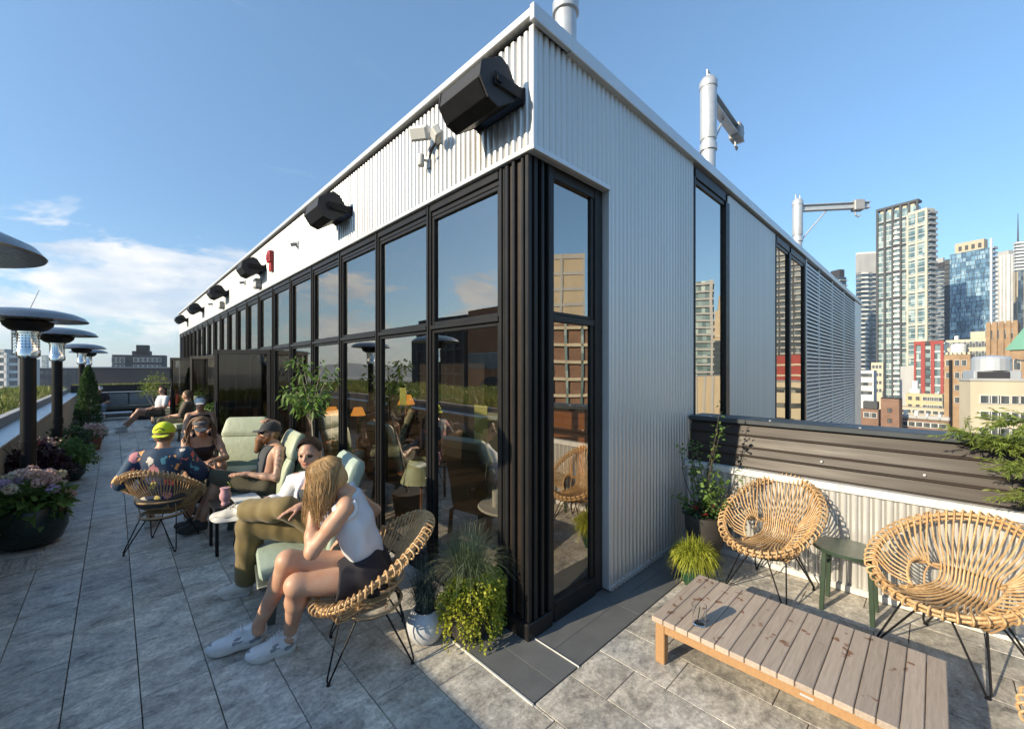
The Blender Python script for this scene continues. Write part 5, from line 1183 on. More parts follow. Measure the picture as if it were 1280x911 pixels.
    for sx, sy in ((1, 1), (1, -1), (-1, 1), (-1, -1)):
        ang = math.atan2(sy * 0.9, sx); ft = Vector((sx * 0.235 - 0.02, sy * 0.225, 0.012)); mb = MB()
        p1 = Vector((0.185 * math.cos(ang - 0.36) - 0.02, 0.185 * math.sin(ang - 0.36), 0.275)); p2 = Vector((0.185 * math.cos(ang + 0.36) - 0.02, 0.185 * math.sin(ang + 0.36), 0.275))
        sd = Vector((-math.sin(ang), math.cos(ang), 0)) * 0.011
        mb.tube([p1, ft - sd + Vector((0, 0, 0.012)), ft - sd * 0.5, ft + sd * 0.5, ft + sd + Vector((0, 0, 0.012)), p2], 0.0055, 6); mb.lathe([(0.012, 0), (0.012, 0.006), (0.005, 0.012)], (ft.x, ft.y, 0), 10); mb.build('leg', M['steel_black'], t, local=True, smooth=True)
    return t
RC = rattan_chair()
for i, (x, y, a, s, lb) in enumerate((
        (1.03, 2.25, 158, (0.89, 0.89, 0.98), 'rattan chair with the blonde woman in the foreground'), (0.33, 4.92, 59, (0.84, 0.84, 1.0), 'rattan chair seen from behind under the man in the yellow cap'),
        (3.41, 0.845, 171, (1.02, 0.86, 1.03), 'empty rattan chair nearest the leafy shrub against the corrugated parapet'), (3.33, -0.06, 156, (1, 1, 1), 'empty rattan chair right of the green side table'),
        (2.40, -0.55, 96, (1, 1, 1), 'rattan chair whose rim just shows in the bottom right corner'))):
    o = RC if i == 0 else copy_tree(RC); o.location = (x, y, 0); o.rotation_euler.z = R(a); o.scale = s; o['label'] = lb

# ================================================================== lounge chairs (padded, high back)
def lounge(mat, wide=0.56):
    t = thing('lounge_chair', 'x', 'lounge chair', (0, 0, 0), 0, 'green padded lounge chairs')
    up = lambda a: Vector((-math.sin(a), 0, math.cos(a)))
    # seat: front at +x
    P = [(0.29, 0, 0.315), (0.275, 0, 0.325), (0.19, 0, 0.33), (0.07, 0, 0.32), (-0.05, 0, 0.31), (-0.13, 0, 0.305), (-0.15, 0, 0.30)]
    mb = MB(); mb.sweep_pad(P, [(0.2, 0, 1)] * 2 + [(0, 0, 1)] * 5, [wide * k for k in (0.86, 0.96, 0.98, 0.98, 0.97, 0.96, 0.9)], [0.04, 0.10, 0.125, 0.13, 0.13, 0.12, 0.06]); mb.build('seat_cushion', mat, t, local=True, smooth=True)
    def seg(z0, z1, w0, w1, th, n=9):
        pts, nn, W, Th = [], [], [], []
        for i in range(n):
            q = i / (n - 1); z = z0 + (z1 - z0) * q; x = -0.13 - 0.20 * ((z - 0.3) / 0.66) + 0.03 * math.sin(PI * (z - 0.3) / 0.66)
            e = min(q, 1 - q) * (n - 1); k = 0.55 if e < 0.5 else (0.9 if e < 1.5 else 1.0)
            pts.append((x, 0, z)); nn.append((0.9, 0, 0.45)); W.append((w0 + (w1 - w0) * q) * (0.94 if e < 0.5 else 1)); Th.append(th * k)
        return pts, nn, W, Th
    mb = MB(); mb.sweep_pad(*seg(0.33, 0.71, wide * 0.92, wide, 0.105)); bk = mb.build('back_cushion', mat, t, local=True, smooth=True)
    mb = MB(); mb.sweep_pad(*seg(0.715, 0.95, wide, wide * 0.86, 0.12)); mb.build('head_cushion', mat, t, local=True, smooth=True)
    mb = MB(); pts, nn, W, Th = seg(0.26, 0.88, wide * 0.9, wide * 0.8, 0.02); pts = [(p[0] - 0.062, 0, p[2] - 0.02) for p in pts]; mb.sweep_pad(pts, nn, W, Th, e=0.25); mb.cbox((-0.20, -wide * 0.44, 0.225), (0.30, wide * 0.44, 0.252), 0.008); mb.build('back_shell', M['frame_grey'], t, local=True, smooth=True)
    for sx, sy in ((0.23, 1), (0.23, -1), (-0.24, 1), (-0.24, -1)):
        mb = MB(); mb.beam((sx * 0.9, sy * wide * 0.42, 0.24), (sx, sy * wide * 0.44, 0.0), 0.055, 0.014, up=(0, 1, 0), c=0.003); mb.build('leg', M['frame_grey'], t, local=True)
    return t
LC = lounge(M['pad_green']); LC.location = (1.04, 4.62, 0); LC.rotation_euler.z = R(176); LC['label'] = 'green lounge chair under the bearded man'
for x, y, a, lb, mt, sc in ((1.10, 6.1, 236, 'empty pale green lounge chair facing the camera behind the bearded man', None, 1.0), (0.97, 3.10, 170, 'sage lounge chair under the woman in olive trousers', 'pad_sage', 1.0),
        (1.15, 11.9, 200, 'green lounge chair far down the terrace by the open doors', None, 1.0), (1.2, 14.6, 185, 'green lounge chair beside the far couple', None, 1), (4.2, 4.4, 20, 'green lounge chair inside, close behind the second pane', None, 1), (3.1, 5.9, 150, 'green lounge chair inside, deeper in the dark room', None, 1)):
    o = copy_tree(LC); o.location = (x, y, 0.012 if x > 2 else 0); o.rotation_euler.z = R(a); o['label'] = lb
    if mt:
        for ch in o.children:
            if 'cushion' in ch.name: ch.data = ch.data.copy(); ch.data.materials[0] = M[mt]

# ================================================================== tables and small things
t = thing('low_table', 'long low slatted teak table with brown spill marks', 'table', (2.44, 0.52, 0))
mb = MB(); y = -0.038; n = 17; wdt = (1.085 + 0.038) / n
for i in range(n): mb.cbox((2.115, y + 0.0017, 0.222), (2.765, y + wdt - 0.0017, 0.25), 0.003); y += wdt
Mr = Matrix.Rotation(R(90), 4, 'Z')
o = mb.build('tabletop', M['teak_grey'], t)
mb = MB(); mb.cbox((2.135, -0.02, 0.168), (2.162, 1.065, 0.2215), 0.003); mb.cbox((2.72, -0.02, 0.168), (2.747, 1.065, 0.2215), 0.003); mb.cbox((2.163, 1.035, 0.168), (2.719, 1.064, 0.221), 0.003); mb.cbox((2.163, -0.02, 0.168), (2.719, 0.01, 0.221), 0.003); ap = mb.build('apron', M['teak_warm'], t)
mb = MB(); mb.cbox((2.1345, 0.36, 0.188), (2.1355, 0.41, 0.198), 0.0004); mb.build('maker_plate', M['galv'], ap)
for x in (2.130, 2.70):
    for yy in (0.0, 1.02): mb = MB(); mb.cbox((x, yy - 0.002, 0.0), (x + 0.05, yy + 0.05, 0.2215), 0.004); mb.build('leg', M['teak_warm'], t)
gp = at(874, 781, 2.165); gp.z = 0.251
t = thing('drinking_glass', 'empty clear tumbler with a black stirrer on the low teak table', 'glass', tuple(gp)); mb = MB(); mb.lathe([(0.0, 0.0), (0.029, 0.0), (0.033, 0.01), (0.037, 0.105), (0.0345, 0.105), (0.030, 0.014), (0.0, 0.012)], gp, 24); mb.build('tumbler', M['tumbler'], t, smooth=True)
mb = MB(); mb.tube([gp + Vector((0.01, 0.012, 0.015)), gp + Vector((-0.02, -0.012, 0.108))], 0.0022, 6); mb.build('stirrer', M['steel_black'], t)
t = thing('side_table', 'dark green oval side table between the two empty rattan chairs', 'side table', (3.50, 0.40, 0))
mb = MB(); mb.lathe([(0.975, 0), (1.0, 0.004), (1.0, 0.018), (0.975, 0.022)], (3.50, 0.40, 0.392), 40, sx=0.175, sy=0.20); mb.build('tabletop', M['green_metal'], t, smooth=True)
for dx in (-0.10, 0.10):
    for dy in (-0.115, 0.115): mb = MB(); mb.beam((3.50 + dx, 0.40 + dy, 0.391), (3.50 + dx * 1.12, 0.40 + dy * 1.12, 0), 0.026, 0.026, up=(0, 1, 0), c=0.003); mb.build('leg', M['green_metal'], t)
mb = MB(); mb.cbox((3.41, 0.29, 0.365), (3.59, 0.51, 0.3915), 0.006); mb.build('apron', M['green_metal'], t)
t = thing('side_table', 'small black side table holding the pink cocktail', 'side table', (0.80, 4.42, 0)); c = Vector((0.80, 4.42, 0))
mb = MB(); mb.cbox((0.60, 4.24, 0.39), (1.0, 4.60, 0.412), 0.01); mb.build('tabletop', M['steel_black'], t)
for dx in (-0.17, 0.17):
    for dy in (-0.15, 0.15): mb = MB(); mb.cbox((0.80 + dx - 0.012, 4.42 + dy - 0.012, 0), (0.80 + dx + 0.012, 4.42 + dy + 0.012, 0.389), 0.003); mb.build('leg', M['steel_black'], t)
cp = Vector((0.70, 4.33, 0.412)); t = thing('cocktail', 'pink cocktail in a stemmed tiki cup with a lime slice', 'drink', tuple(cp)); mb = MB(); mb.lathe([(0.03, 0), (0.034, 0.01), (0.028, 0.03), (0.044, 0.06), (0.046, 0.09), (0.034, 0.12), (0.042, 0.15), (0.03, 0.152)], cp, 18); mb.build('cup', M['liquid_pink'], t, smooth=True)
mb = MB(); mb.lathe([(0.034, 0), (0.034, 0.007)], (0, 0, 0), 18); o = mb.build('lime_slice', M['leaf_yellow'], t); o.matrix_basis = Matrix.Identity(4)
for v_ in o.data.vertices: q = v_.co + WM[t].translation; q = Matrix.Rotation(R(60), 4, 'Y') @ q; v_.co = q + Vector((0.03, 0, 0.165))
mb = MB(); mb.tube([cp + Vector((0, 0, 0.10)), cp + Vector((0.02, 0.02, 0.24))], 0.003, 6); mb.build('straw', M['steel_black'], t)
t = thing('menu_sheet', 'white paper menu lying on the black side table', 'menu', (0.86, 4.42, 0.413)); mb = MB(); mb.box((0.77, 4.30, 0.413), (0.97, 4.56, 0.4155)); mb.build('paper', M['paper'], t)
# floor grate
t = thing('floor_grate', 'slotted stone drain grate in front of the hydrangea pot', 'drain', (-0.56, 5.15, 0)); mb = MB()
for i in range(10): mb.cbox((-0.70 + i * 0.028, 5.02, 0.001), (-0.70 + i * 0.028 + 0.016, 5.38, 0.010), 0.002)
mb.cbox((-0.72, 4.99, 0.001), (-0.42, 5.015, 0.010), 0.002); mb.cbox((-0.72, 5.385, 0.001), (-0.42, 5.41, 0.010), 0.002); mb.build('slot_bar', M['stone'], t)
# far end: benches, low table, pouf, planter
t = thing('bench', 'grey outdoor bench sofa across the far end of the terrace', 'bench', (0.9, 19.4, 0))
mb = MB(); mb.cbox((-0.5, 19.05, 0.24), (1.65, 19.62, 0.36), 0.02); mb.build('seat', M['frame_grey'], t)
for a, b in ((-0.5, 0.36), (0.38, 1.05), (1.07, 1.65)): mb = MB(); mb.cbox((a, 19.6, 0.32), (b, 19.72, 0.76), 0.03); mb.build('backrest', M['grey_plastic'], t)
mb = MB(); mb.cbox((-0.5, 19.58, 0.78), (1.65, 19.76, 0.815), 0.01); mb.build('top_rail', M['galv'], t)
for x in (-0.45, 0.55, 1.58): mb = MB(); mb.cbox((x, 19.1, 0), (x + 0.06, 19.6, 0.24), 0.01); mb.build('leg', M['frame_grey'], t)
t = thing('low_table', 'low grey table in front of the far bench', 'table', (0.0, 18.0, 0)); mb = MB(); mb.cbox((-0.35, 17.75, 0.20), (0.42, 18.25, 0.235), 0.01); mb.build('tabletop', M['galv'], t)
for x in (-0.33, 0.37): mb = MB(); mb.cbox((x, 17.8, 0), (x + 0.03, 18.2, 0.20), 0.005); mb.build('leg', M['frame_grey'], t)
t = thing('pouf', 'black square pouf at the far end of the terrace', 'pouf', (0.72, 17.6, 0)); mb = MB(); mb.sweep_pad([(0.50, 17.6, 0.17), (0.51, 17.6, 0.17), (0.72, 17.6, 0.18), (0.93, 17.6, 0.17), (0.94, 17.6, 0.17)], [(0, 0, 1)] * 5, [0.34, 0.42, 0.44, 0.42, 0.34], [0.24, 0.32, 0.35, 0.32, 0.24]); mb.build('cushion', M['cloth_black'], t, smooth=True)
t = thing('planter_box', 'long dark planter wall closing the far end of the terrace', 'planter', (0.4, 20.3, 0)); mb = MB(); mb.cbox((-1.05, 20.05, 0), (1.75, 20.09, 1.04), 0.005); mb.cbox((-1.05, 20.10, 0.5), (1.75, 20.6, 1.0), 0.01); mb.build('box', M['charcoal'], t)
# interior: lamps, tables, sheets on the glass
def table_lamp(x, y, z, r, mat, lb, hang=False):
    t = thing('table_lamp', lb, 'lamp', (x, y, 0.012)); mb = MB(); mb.lathe([(r, 0), (r * 0.55, r * 1.1)], (x, y, z), 20, caps=False); mb.build('lamp_shade', mat, t, smooth=True)
    mb = MB(); mb.tube([(x, y, 0.02), (x, y, z + r)], 0.012, 8); mb.lathe([(0.12, 0.0), (0.12, 0.02)], (x, y, 0.012), 20); mb.build('stand', M['wood_orange'], t)
table_lamp(3.2, 5.62, 1.06, 0.13, M['lamp_orange'], 'lit orange lamp inside behind the third pane'); table_lamp(3.4, 9.13, 0.6, 0.16, M['lamp_orange'], 'lit orange lamp inside near the open doors'); table_lamp(3.4, 7.8, 0.70, 0.14, M['lamp_orange'], 'lit orange lamp in the middle of the dark room')
table_lamp(2.4, 3.9, 0.38, 0.22, M['lamp_pale'], 'pale green cone lamp inside behind the second pane')
t = thing('round_table', 'round table with bottles and cups inside the corner window', 'table', (2.25, 2.30, 0.012)); mb = MB(); mb.lathe([(0.26, 0), (0.27, 0.01), (0.26, 0.02)], (2.28, 2.36, 0.50), 30); mb.build('tabletop', M['conc_white'], t)
for a in (0, 2.1, 4.2): mb = MB(); mb.tube([(2.28, 2.36, 0.5), (2.28 + 0.2 * math.cos(a), 2.36 + 0.2 * math.sin(a), 0.013)], 0.01, 6); mb.build('leg', M['steel_black'], t)
for i, (dx, dy, m_, lb) in enumerate(((-0.12, 0.05, 'cap_white', 'white cup on the round table inside'), (0.05, -0.08, 'wood_orange', 'amber bottle on the round table inside'), (0.1, 0.1, 'steel_black', 'dark bottle on the round table inside'))):
    t = thing('bottle' if i else 'cup', lb, 'bottle' if i else 'cup', (2.28 + dx, 2.36 + dy, 0.52)); mb = MB(); mb.lathe([(0.028, 0), (0.03, 0.01), (0.03, 0.09), (0.012 if i else 0.032, 0.12), (0.012 if i else 0.03, 0.16 if i else 0.121)], (2.28 + dx, 2.36 + dy, 0.52), 14); mb.build('body', M[m_], t, smooth=True)
for y, z, w_, h_, lb in ((3.24, 1.36, 0.11, 0.15, 'yellow paper notice inside the second pane'), (2.18, 1.22, 0.14, 0.26, 'taller yellow paper notice inside the first pane')):
    t = thing('paper_notice', lb, 'notice', (1.815, y, z)); mb = MB(); mb.box((1.812, y - w_ / 2, z - h_ / 2), (1.815, y + w_ / 2, z + h_ / 2)); mb.build('sheet', M['yellow_sheet'], t)
t = thing('bar_counter', 'orange wooden counter deep inside the room', 'counter', (5.2, 4.5, 0.012)); mb = MB(); mb.cbox((5.0, 2.4, 0.013), (5.4, 4.9, 0.95), 0.01); mb.build('cabinet', M['wood_orange'], t); mb = MB(); mb.cbox((4.95, 2.35, 0.955), (5.45, 4.95, 1.0), 0.008); mb.build('worktop', M['charcoal'], t)
# ================================================================== plants
def pot(name, prof, c, mat, parent, sx=1, sy=1, soil_r=None, soil_z=None):
    mb = MB(); mb.lathe(prof, c, 36, sx=sx, sy=sy); o = mb.build(name, mat, parent, smooth=True)
    if soil_r: mb = MB(); mb.lathe([(0, 0), (soil_r, 0)], (c[0], c[1], c[2] + soil_z), 20, caps=False); mb.build('soil', M['soil'], parent)
    return o
def grass_tuft(name, c, n, length, spread, mat, parent, r0=0.05, w=0.004, droop=1.0):
    """arching blades"""
    P = []; F = []; S = 6
    for i in range(n):
        a = rng.uniform(0, 2 * PI); lean = rng.random() ** 0.7 * spread; ln = length * rng.uniform(0.65, 1.1); bx = c[0] + r0 * rng.uniform(-1, 1); by = c[1] + r0 * rng.uniform(-1, 1)
        d = Vector((math.cos(a), math.sin(a), 0)); sd = Vector((-d.y, d.x, 0)); base = len(P)
        for j in range(S + 1):
            q = j / S; h = ln * q * (math.cos(lean * q * 1.0) if lean < 1.4 else 0.2) - ln * droop * 0.55 * lean * q * q * q; out_ = ln * q * math.sin(min(lean, 1.4) * (0.35 + 0.65 * q))
            p = Vector((bx, by, c[2] + h)) + d * out_; ww = w * (1 - q * 0.85); P += [p - sd * ww, p + sd * ww]
        F += [(base + 2 * j, base + 2 * j + 1, base + 2 * j + 3, base + 2 * j + 2) for j in range(S)]
    me = bpy.data.meshes.new(name); me.from_pydata([tuple(p) for p in P], [], F); return link_mesh(name, me, mat, parent)
def stems(name, base, tips, r, mat, parent, bend=0.06):
    mb = MB()
    for tp in tips:
        b = Vector(base) + Vector((rng.uniform(-.02, .02), rng.uniform(-.02, .02), 0)); tp = Vector(tp); m = b.lerp(tp, 0.5) + Vector((rng.uniform(-bend, bend), rng.uniform(-bend, bend), 0))
        mb.tube(catmull([b, m, tp], 4), [r * (1 - 0.75 * i / 8) for i in range(9)], 5)
    return mb.build(name, mat, parent, smooth=True)
def bush(name, c, rad, n, size, mat, parent, aspect=0.5, shell=0.35, droop=0.25, outw=1.0, clumps=0, zmin=None):
    if clumps:
        cc, _ = blob_points(c, np.array(rad) * 0.72, clumps, 0.35); Ps = []; Ds = []
        for q in cc:
            p, d = blob_points(q, np.array(rad) * rng.uniform(0.28, 0.46), n // clumps, 0.2); Ps.append(p); Ds.append(d)
        P = np.concatenate(Ps); Dn = np.concatenate(Ds)
    else: P, Dn = blob_points(c, rad, n, shell)
    Dn = Dn * outw + nrg.normal(size=P.shape) * 0.5 + np.array([0, 0, 0.25])
    if zmin is not None: P[:, 2] = np.maximum(P[:, 2], zmin + 0.02 * nrg.random(len(P)))
    return leaf_mesh(name, P, Dn, size * (0.7 + 0.6 * nrg.random(len(P))), aspect, mat, parent, droop=droop)

# hydrangea pot
c = (-0.545, 5.72, 0); t = thing('hydrangea_pot', 'hydrangeas with cream, pink and lilac heads in a big dark green pot', 'potted plant', c)
pot('pot', [(0.14, 0), (0.205, 0.05), (0.24, 0.16), (0.24, 0.33), (0.228, 0.355), (0.212, 0.355), (0.21, 0.31)], c, M['pot_green'], t, soil_r=0.208, soil_z=0.31)
bush('leaves', (-0.545, 5.72, 0.40), (0.25, 0.25, 0.15), 460, 0.12, M['leaf_mid'], t, aspect=0.6, droop=0.3); bush('leaves', (-0.545, 5.72, 0.36), (0.22, 0.22, 0.10), 160, 0.12, M['leaf_dark'], t, aspect=0.6)
for k in range(36):
    a = rng.uniform(0, 2 * PI); rr = rng.uniform(0.03, 0.25); el = rng.uniform(-0.1, 1); p = (-0.545 + rr * math.cos(a), 5.72 + rr * math.sin(a), 0.44 + 0.19 * math.sqrt(max(0, 1 - (rr / 0.31) ** 2)) * rng.uniform(0.45, 1.3) - (0.10 if rr > 0.2 else 0))
    P, d = blob_points(p, (0.047, 0.047, 0.04), 110, 0.85); m_ = rng.choice(['petal_pink', 'petal_pink', 'petal_cream', 'petal_cream', 'petal_cream', 'petal_lilac']); sd = np.cross(d, nrg.normal(size=d.shape))
    leaf_mesh('flower_head', P, sd, 0.022, 0.95, M[m_], t, fold=0.1, droop=0)
# purple shrub, green shrubs, pink flowers, cypress along the parapet
c = (-0.62, 7.25, 0); t = thing('purple_shrub', 'dark purple leaved shrub behind the second heater', 'shrub', c); pot('pot', [(0.12, 0), (0.17, 0.1), (0.18, 0.28), (0.165, 0.28)], c, M['pot_green'], t, soil_r=0.165, soil_z=0.26)
tips = [(-0.62 + rng.uniform(-.3, .3), 7.25 + rng.uniform(-.35, .35), rng.uniform(0.5, 0.86)) for _ in range(12)]; stems('stem', (-0.62, 7.25, 0.25), tips, 0.008, M['bark_dark'], t)
bush('leaves', (-0.62, 7.25, 0.48), (0.30, 0.40, 0.32), 1500, 0.07, M['leaf_purple'], t, aspect=0.7, clumps=26); bush('blossom', (-0.60, 7.3, 0.70), (0.17, 0.25, 0.10), 90, 0.03, M['petal_pink'], t, aspect=0.8)
for i, (x, y, rx, h, mt, lb, n) in enumerate(((-0.50, 8.7, 0.34, 0.62, 'leaf_mid', 'rounded green shrub with yellowish skirt next to the purple one', 1700), (-0.48, 10.6, 0.34, 0.66, 'leaf_dark', 'dark green shrub farther along the ledge', 1400), (-0.50, 12.0, 0.30, 0.5, 'leaf_yellow', 'low bright green planting before the cypress', 900))):
    t = thing('potted_shrub', lb, 'shrub', (x, y, 0)); pot('pot', [(0.14, 0), (0.2, 0.08), (0.21, 0.26), (0.19, 0.26)], (x, y, 0), M['pot_green'], t, soil_r=0.19, soil_z=0.24)
    tips = [(x + rng.uniform(-.25, .25), y + rng.uniform(-.25, .25), rng.uniform(0.4, h)) for _ in range(9)]; stems('stem', (x, y, 0.22), tips, 0.007, M['bark_dark'], t)
    bush('leaves', (x, y, h * 0.62), (rx, rx * 1.2, h * 0.45), n, 0.06, M[mt], t, aspect=0.45, clumps=22, zmin=0.05)
    if i == 0: bush('leaves', (x + 0.1, y - 0.1, 0.28), (0.26, 0.26, 0.14), 500, 0.05, M['leaf_yellow'], t, aspect=0.5, clumps=9, zmin=0.03)
c = (-0.30, 11.6, 0); t = thing('flower_pot', 'pink flowering plant in a terracotta pot beside the cypress', 'potted plant', c); pot('pot', [(0.10, 0), (0.14, 0.24), (0.15, 0.26), (0.13, 0.26)], c, M['terracotta'], t, soil_r=0.13, soil_z=0.24)
bush('leaves', (-0.30, 11.6, 0.33), (0.2, 0.2, 0.13), 300, 0.06, M['leaf_mid'], t); bush('blossom', (-0.30, 11.55, 0.38), (0.21, 0.21, 0.14), 260, 0.055, M['petal_pink'], t, aspect=0.9)
c = (-0.42, 13.3, 0); t = thing('cypress', 'narrow dark evergreen column by the parapet', 'evergreen', c); pot('pot', [(0.13, 0), (0.17, 0.3), (0.15, 0.3)], c, M['terracotta'], t, soil_r=0.15, soil_z=0.28); mb = MB(); mb.tube([c, (c[0], c[1], 1.5)], [0.02, 0.006], 6); mb.build('trunk', M['bark_dark'], t)
Ps = []
for k in range(2600): z = rng.random() ** 0.8; r_ = 0.23 * (1 - z) ** 0.55 * (0.5 + 0.5 * rng.random()) + 0.015; a = rng.uniform(0, 2 * PI); Ps.append((c[0] + r_ * math.cos(a), c[1] + r_ * math.sin(a), 0.25 + 1.35 * z))
Ps = np.array(Ps); leaf_mesh('foliage', Ps, (Ps - np.array([c[0], c[1], 0])) * np.array([1.2, 1.2, 0]) + np.array([0, 0, 0.35]) + nrg.normal(size=Ps.shape) * 0.08, 0.075, 0.35, M['leaf_dark'], t, droop=0)
# young tree between the lounge chairs
c = (1.33, 3.95, 0); t = thing('young_tree', 'slender young tree with pale trunk between the lounge chairs', 'tree', c); pot('pot', [(0.13, 0), (0.17, 0.28), (0.15, 0.28)], c, M['pot_brown'], t, soil_r=0.15, soil_z=0.25)
fork = Vector((1.39, 4.25, 1.15)); mb = MB(); mb.tube(catmull([(1.33, 3.95, 0.24), (1.35, 4.03, 0.6), (1.37, 4.15, 0.9), fork], 4), [0.012 - 0.004 * i / 12 for i in range(13)], 7)
cl = []
for k in range(15):
    a = rng.uniform(0, 2 * PI); e = fork + Vector((rng.uniform(.1, .26) * math.cos(a), rng.uniform(.1, .30) * math.sin(a), rng.uniform(-0.02, 0.58))); cl.append(e); mb.tube(catmull([fork + Vector((0, 0, -0.05 * (k % 3))), fork.lerp(e, 0.5) + Vector((0, 0, 0.04)), e], 4), [0.006 - 0.0005 * i for i in range(9)], 5)
mb.build('trunk', M['bark_pale'], t, smooth=True)
Ps, Ds = [], []
for e in cl:
    for q in (0.55, 0.8, 1.0):
        p, d = blob_points(fork.lerp(e, q), (0.075, 0.085, 0.055), 11, 0.1); Ps.append(p); Ds.append(d)
leaf_mesh('crown', np.concatenate(Ps), np.concatenate(Ds) + nrg.normal(size=(len(Ps) * 11, 3)) * 0.3, 0.062 * (0.7 + 0.6 * nrg.random(len(Ps) * 11)), 0.4, M['leaf_mid'], t, droop=0.4)
# shrubs near the bifold doors, green tree behind the first door
for x, y, h, rr, mt, lb in ((0.98, 16.2, 1.45, 0.42, 'leaf_yellow', 'bright feathery small tree near the far end of the terrace'), (1.35, 10.2, 0.85, 0.3, 'leaf_mid', 'green plant beside the open bifold doors'), (1.5, 13.2, 1.0, 0.3, 'leaf_mid', 'leafy plant between the far door leaves'), (1.52, 5.2, 0.7, 0.22, 'leaf_dark', 'dark leafy plant low behind the bearded man')):
    t = thing('potted_tree', lb, 'potted plant', (x, y, 0)); pot('pot', [(0.13, 0), (0.18, 0.3), (0.16, 0.3)], (x, y, 0), M['pot_brown'], t, soil_r=0.16, soil_z=0.27)
    tips = [(x + rng.uniform(-rr, rr), y + rng.uniform(-rr, rr), h * rng.uniform(0.6, 1.0)) for _ in range(12)]; stems('stem', (x, y, 0.25), tips, 0.009, M['bark_pale'], t)
    Ps, Ds = [], []
    for tp in tips:
        p, d = blob_points(tp, (rr * 0.42, rr * 0.42, rr * 0.34), 70, 0.1); Ps.append(p); Ds.append(d)
    leaf_mesh('foliage', np.concatenate(Ps), np.concatenate(Ds), 0.06 * (0.7 + 0.6 * nrg.random(70 * len(tips))), 0.35, M[mt], t, droop=0.4)
# corner pots
c = (1.325, 2.10, 0); t = thing('round_pot', 'round grey white pot with blue grey grass beside the rattan chair', 'potted plant', c)
pot('pot', [(0.055, 0), (0.085, 0.02), (0.108, 0.07), (0.112, 0.11), (0.10, 0.155), (0.075, 0.185), (0.066, 0.185), (0.07, 0.16)], c, M['pot_white'], t, soil_r=0.07, soil_z=0.165); grass_tuft('grass', (c[0], c[1], 0.165), 560, 0.36, 0.8, M['leaf_blue'], t, 0.045, 0.002)
c = (1.535, 1.965, 0); t = thing('grass_pot', 'tall pot of ornamental grass with yellow green creeper spilling to the floor', 'potted plant', c)
pot('pot', [(0.09, 0), (0.12, 0.05), (0.135, 0.2), (0.14, 0.32), (0.125, 0.32)], c, M['pot_brown'], t, soil_r=0.125, soil_z=0.29); grass_tuft('grass', (c[0], c[1], 0.29), 1100, 0.40, 0.85, M['leaf_grass'], t, 0.06, 0.0019, 0.9)
Ps, Ds = [], []
for k in range(210):                                       # trailing creeper strands
    a = rng.uniform(-PI * 0.98, PI * 0.25); r0 = 0.11; r1 = rng.uniform(0.165, 0.225); zb = rng.uniform(0.0, 0.26) if rng.random() < 0.8 else rng.uniform(0.15, 0.3); n = int(10 + (0.34 - zb) * 70)
    for j in range(n):
        q = j / n; rr = r0 + (r1 - r0) * min(1, q * 3); aa = a + 0.12 * math.sin(q * 7 + k); Ps.append((c[0] + rr * math.cos(aa), c[1] + rr * math.sin(aa), 0.385 - (0.385 - zb) * q ** 1.15 + rng.uniform(-.008, .008))); Ds.append((math.cos(aa) + rng.uniform(-.8, .8), math.sin(aa) + rng.uniform(-.8, .8), rng.uniform(-.7, .5)))
leaf_mesh('creeper', Ps, Ds, 0.0195, 0.85, M['leaf_gold'], t, droop=0.1)
# shrub by the side parapet, golden cypress
c = (3.50, 1.33, 0); t = thing('potted_shrub', 'twiggy rose like shrub in a tall dark pot in the corner of the parapet', 'potted plant', c); pot('pot', [(0.10, 0), (0.12, 0.1), (0.15, 0.34), (0.152, 0.40), (0.135, 0.40)], c, M['pot_brown'], t, soil_r=0.135, soil_z=0.37)
tips = []
for k in range(20): a = rng.uniform(0, 2 * PI); rr = rng.uniform(0.05, 0.30); tips.append((c[0] - 0.04 + rr * 0.75 * math.cos(a), c[1] - 0.03 + rr * math.sin(a), rng.uniform(0.58, 1.16) - rr * 0.3))
tips.append((c[0] + 0.02, c[1] - 0.12, 1.30)); stems('stem', (c[0], c[1], 0.37), tips, 0.0055, M['bark_dark'], t, 0.05)
Ps, Ds = [], []
for tp in tips:
    for q in np.linspace(0.35, 1.0, 8):
        b = Vector((c[0], c[1], 0.37)).lerp(Vector(tp), q)
        for _ in range(4): d = Vector((rng.uniform(-1, 1), rng.uniform(-1, 1), rng.uniform(-.3, .8))); Ps.append(tuple(b + d * rng.uniform(0.01, 0.05))); Ds.append(tuple(d))
leaf_mesh('foliage', Ps, Ds, 0.034 * (0.7 + 0.7 * nrg.random(len(Ps))), 0.6, M['leaf_mid'], t, droop=0.2); bush('leaves', (c[0], c[1], 0.42), (0.16, 0.16, 0.08), 420, 0.035, M['leaf_dark'], t, aspect=0.6); bush('blossom', (c[0] - 0.03, c[1], 0.47), (0.11, 0.11, 0.05), 40, 0.022, M['petal_red'], t, aspect=0.8)
c = (3.10, 1.25, 0); t = thing('golden_cypress', 'golden thread leaved cypress mound in a shiny green pot', 'potted plant', c); pot('pot', [(0.07, 0), (0.095, 0.06), (0.115, 0.17), (0.10, 0.17)], c, M['pot_bright_green'], t, soil_r=0.10, soil_z=0.15)
grass_tuft('foliage', (c[0], c[1], 0.17), 900, 0.21, 1.35, M['leaf_gold'], t, 0.06, 0.0032, 0.8); P, d = blob_points((c[0], c[1], 0.22), (0.155, 0.155, 0.09), 1500, 0.4); leaf_mesh('foliage', P, d + np.array([0, 0, -0.2]), 0.035, 0.22, M['leaf_gold'], t, droop=0.8)
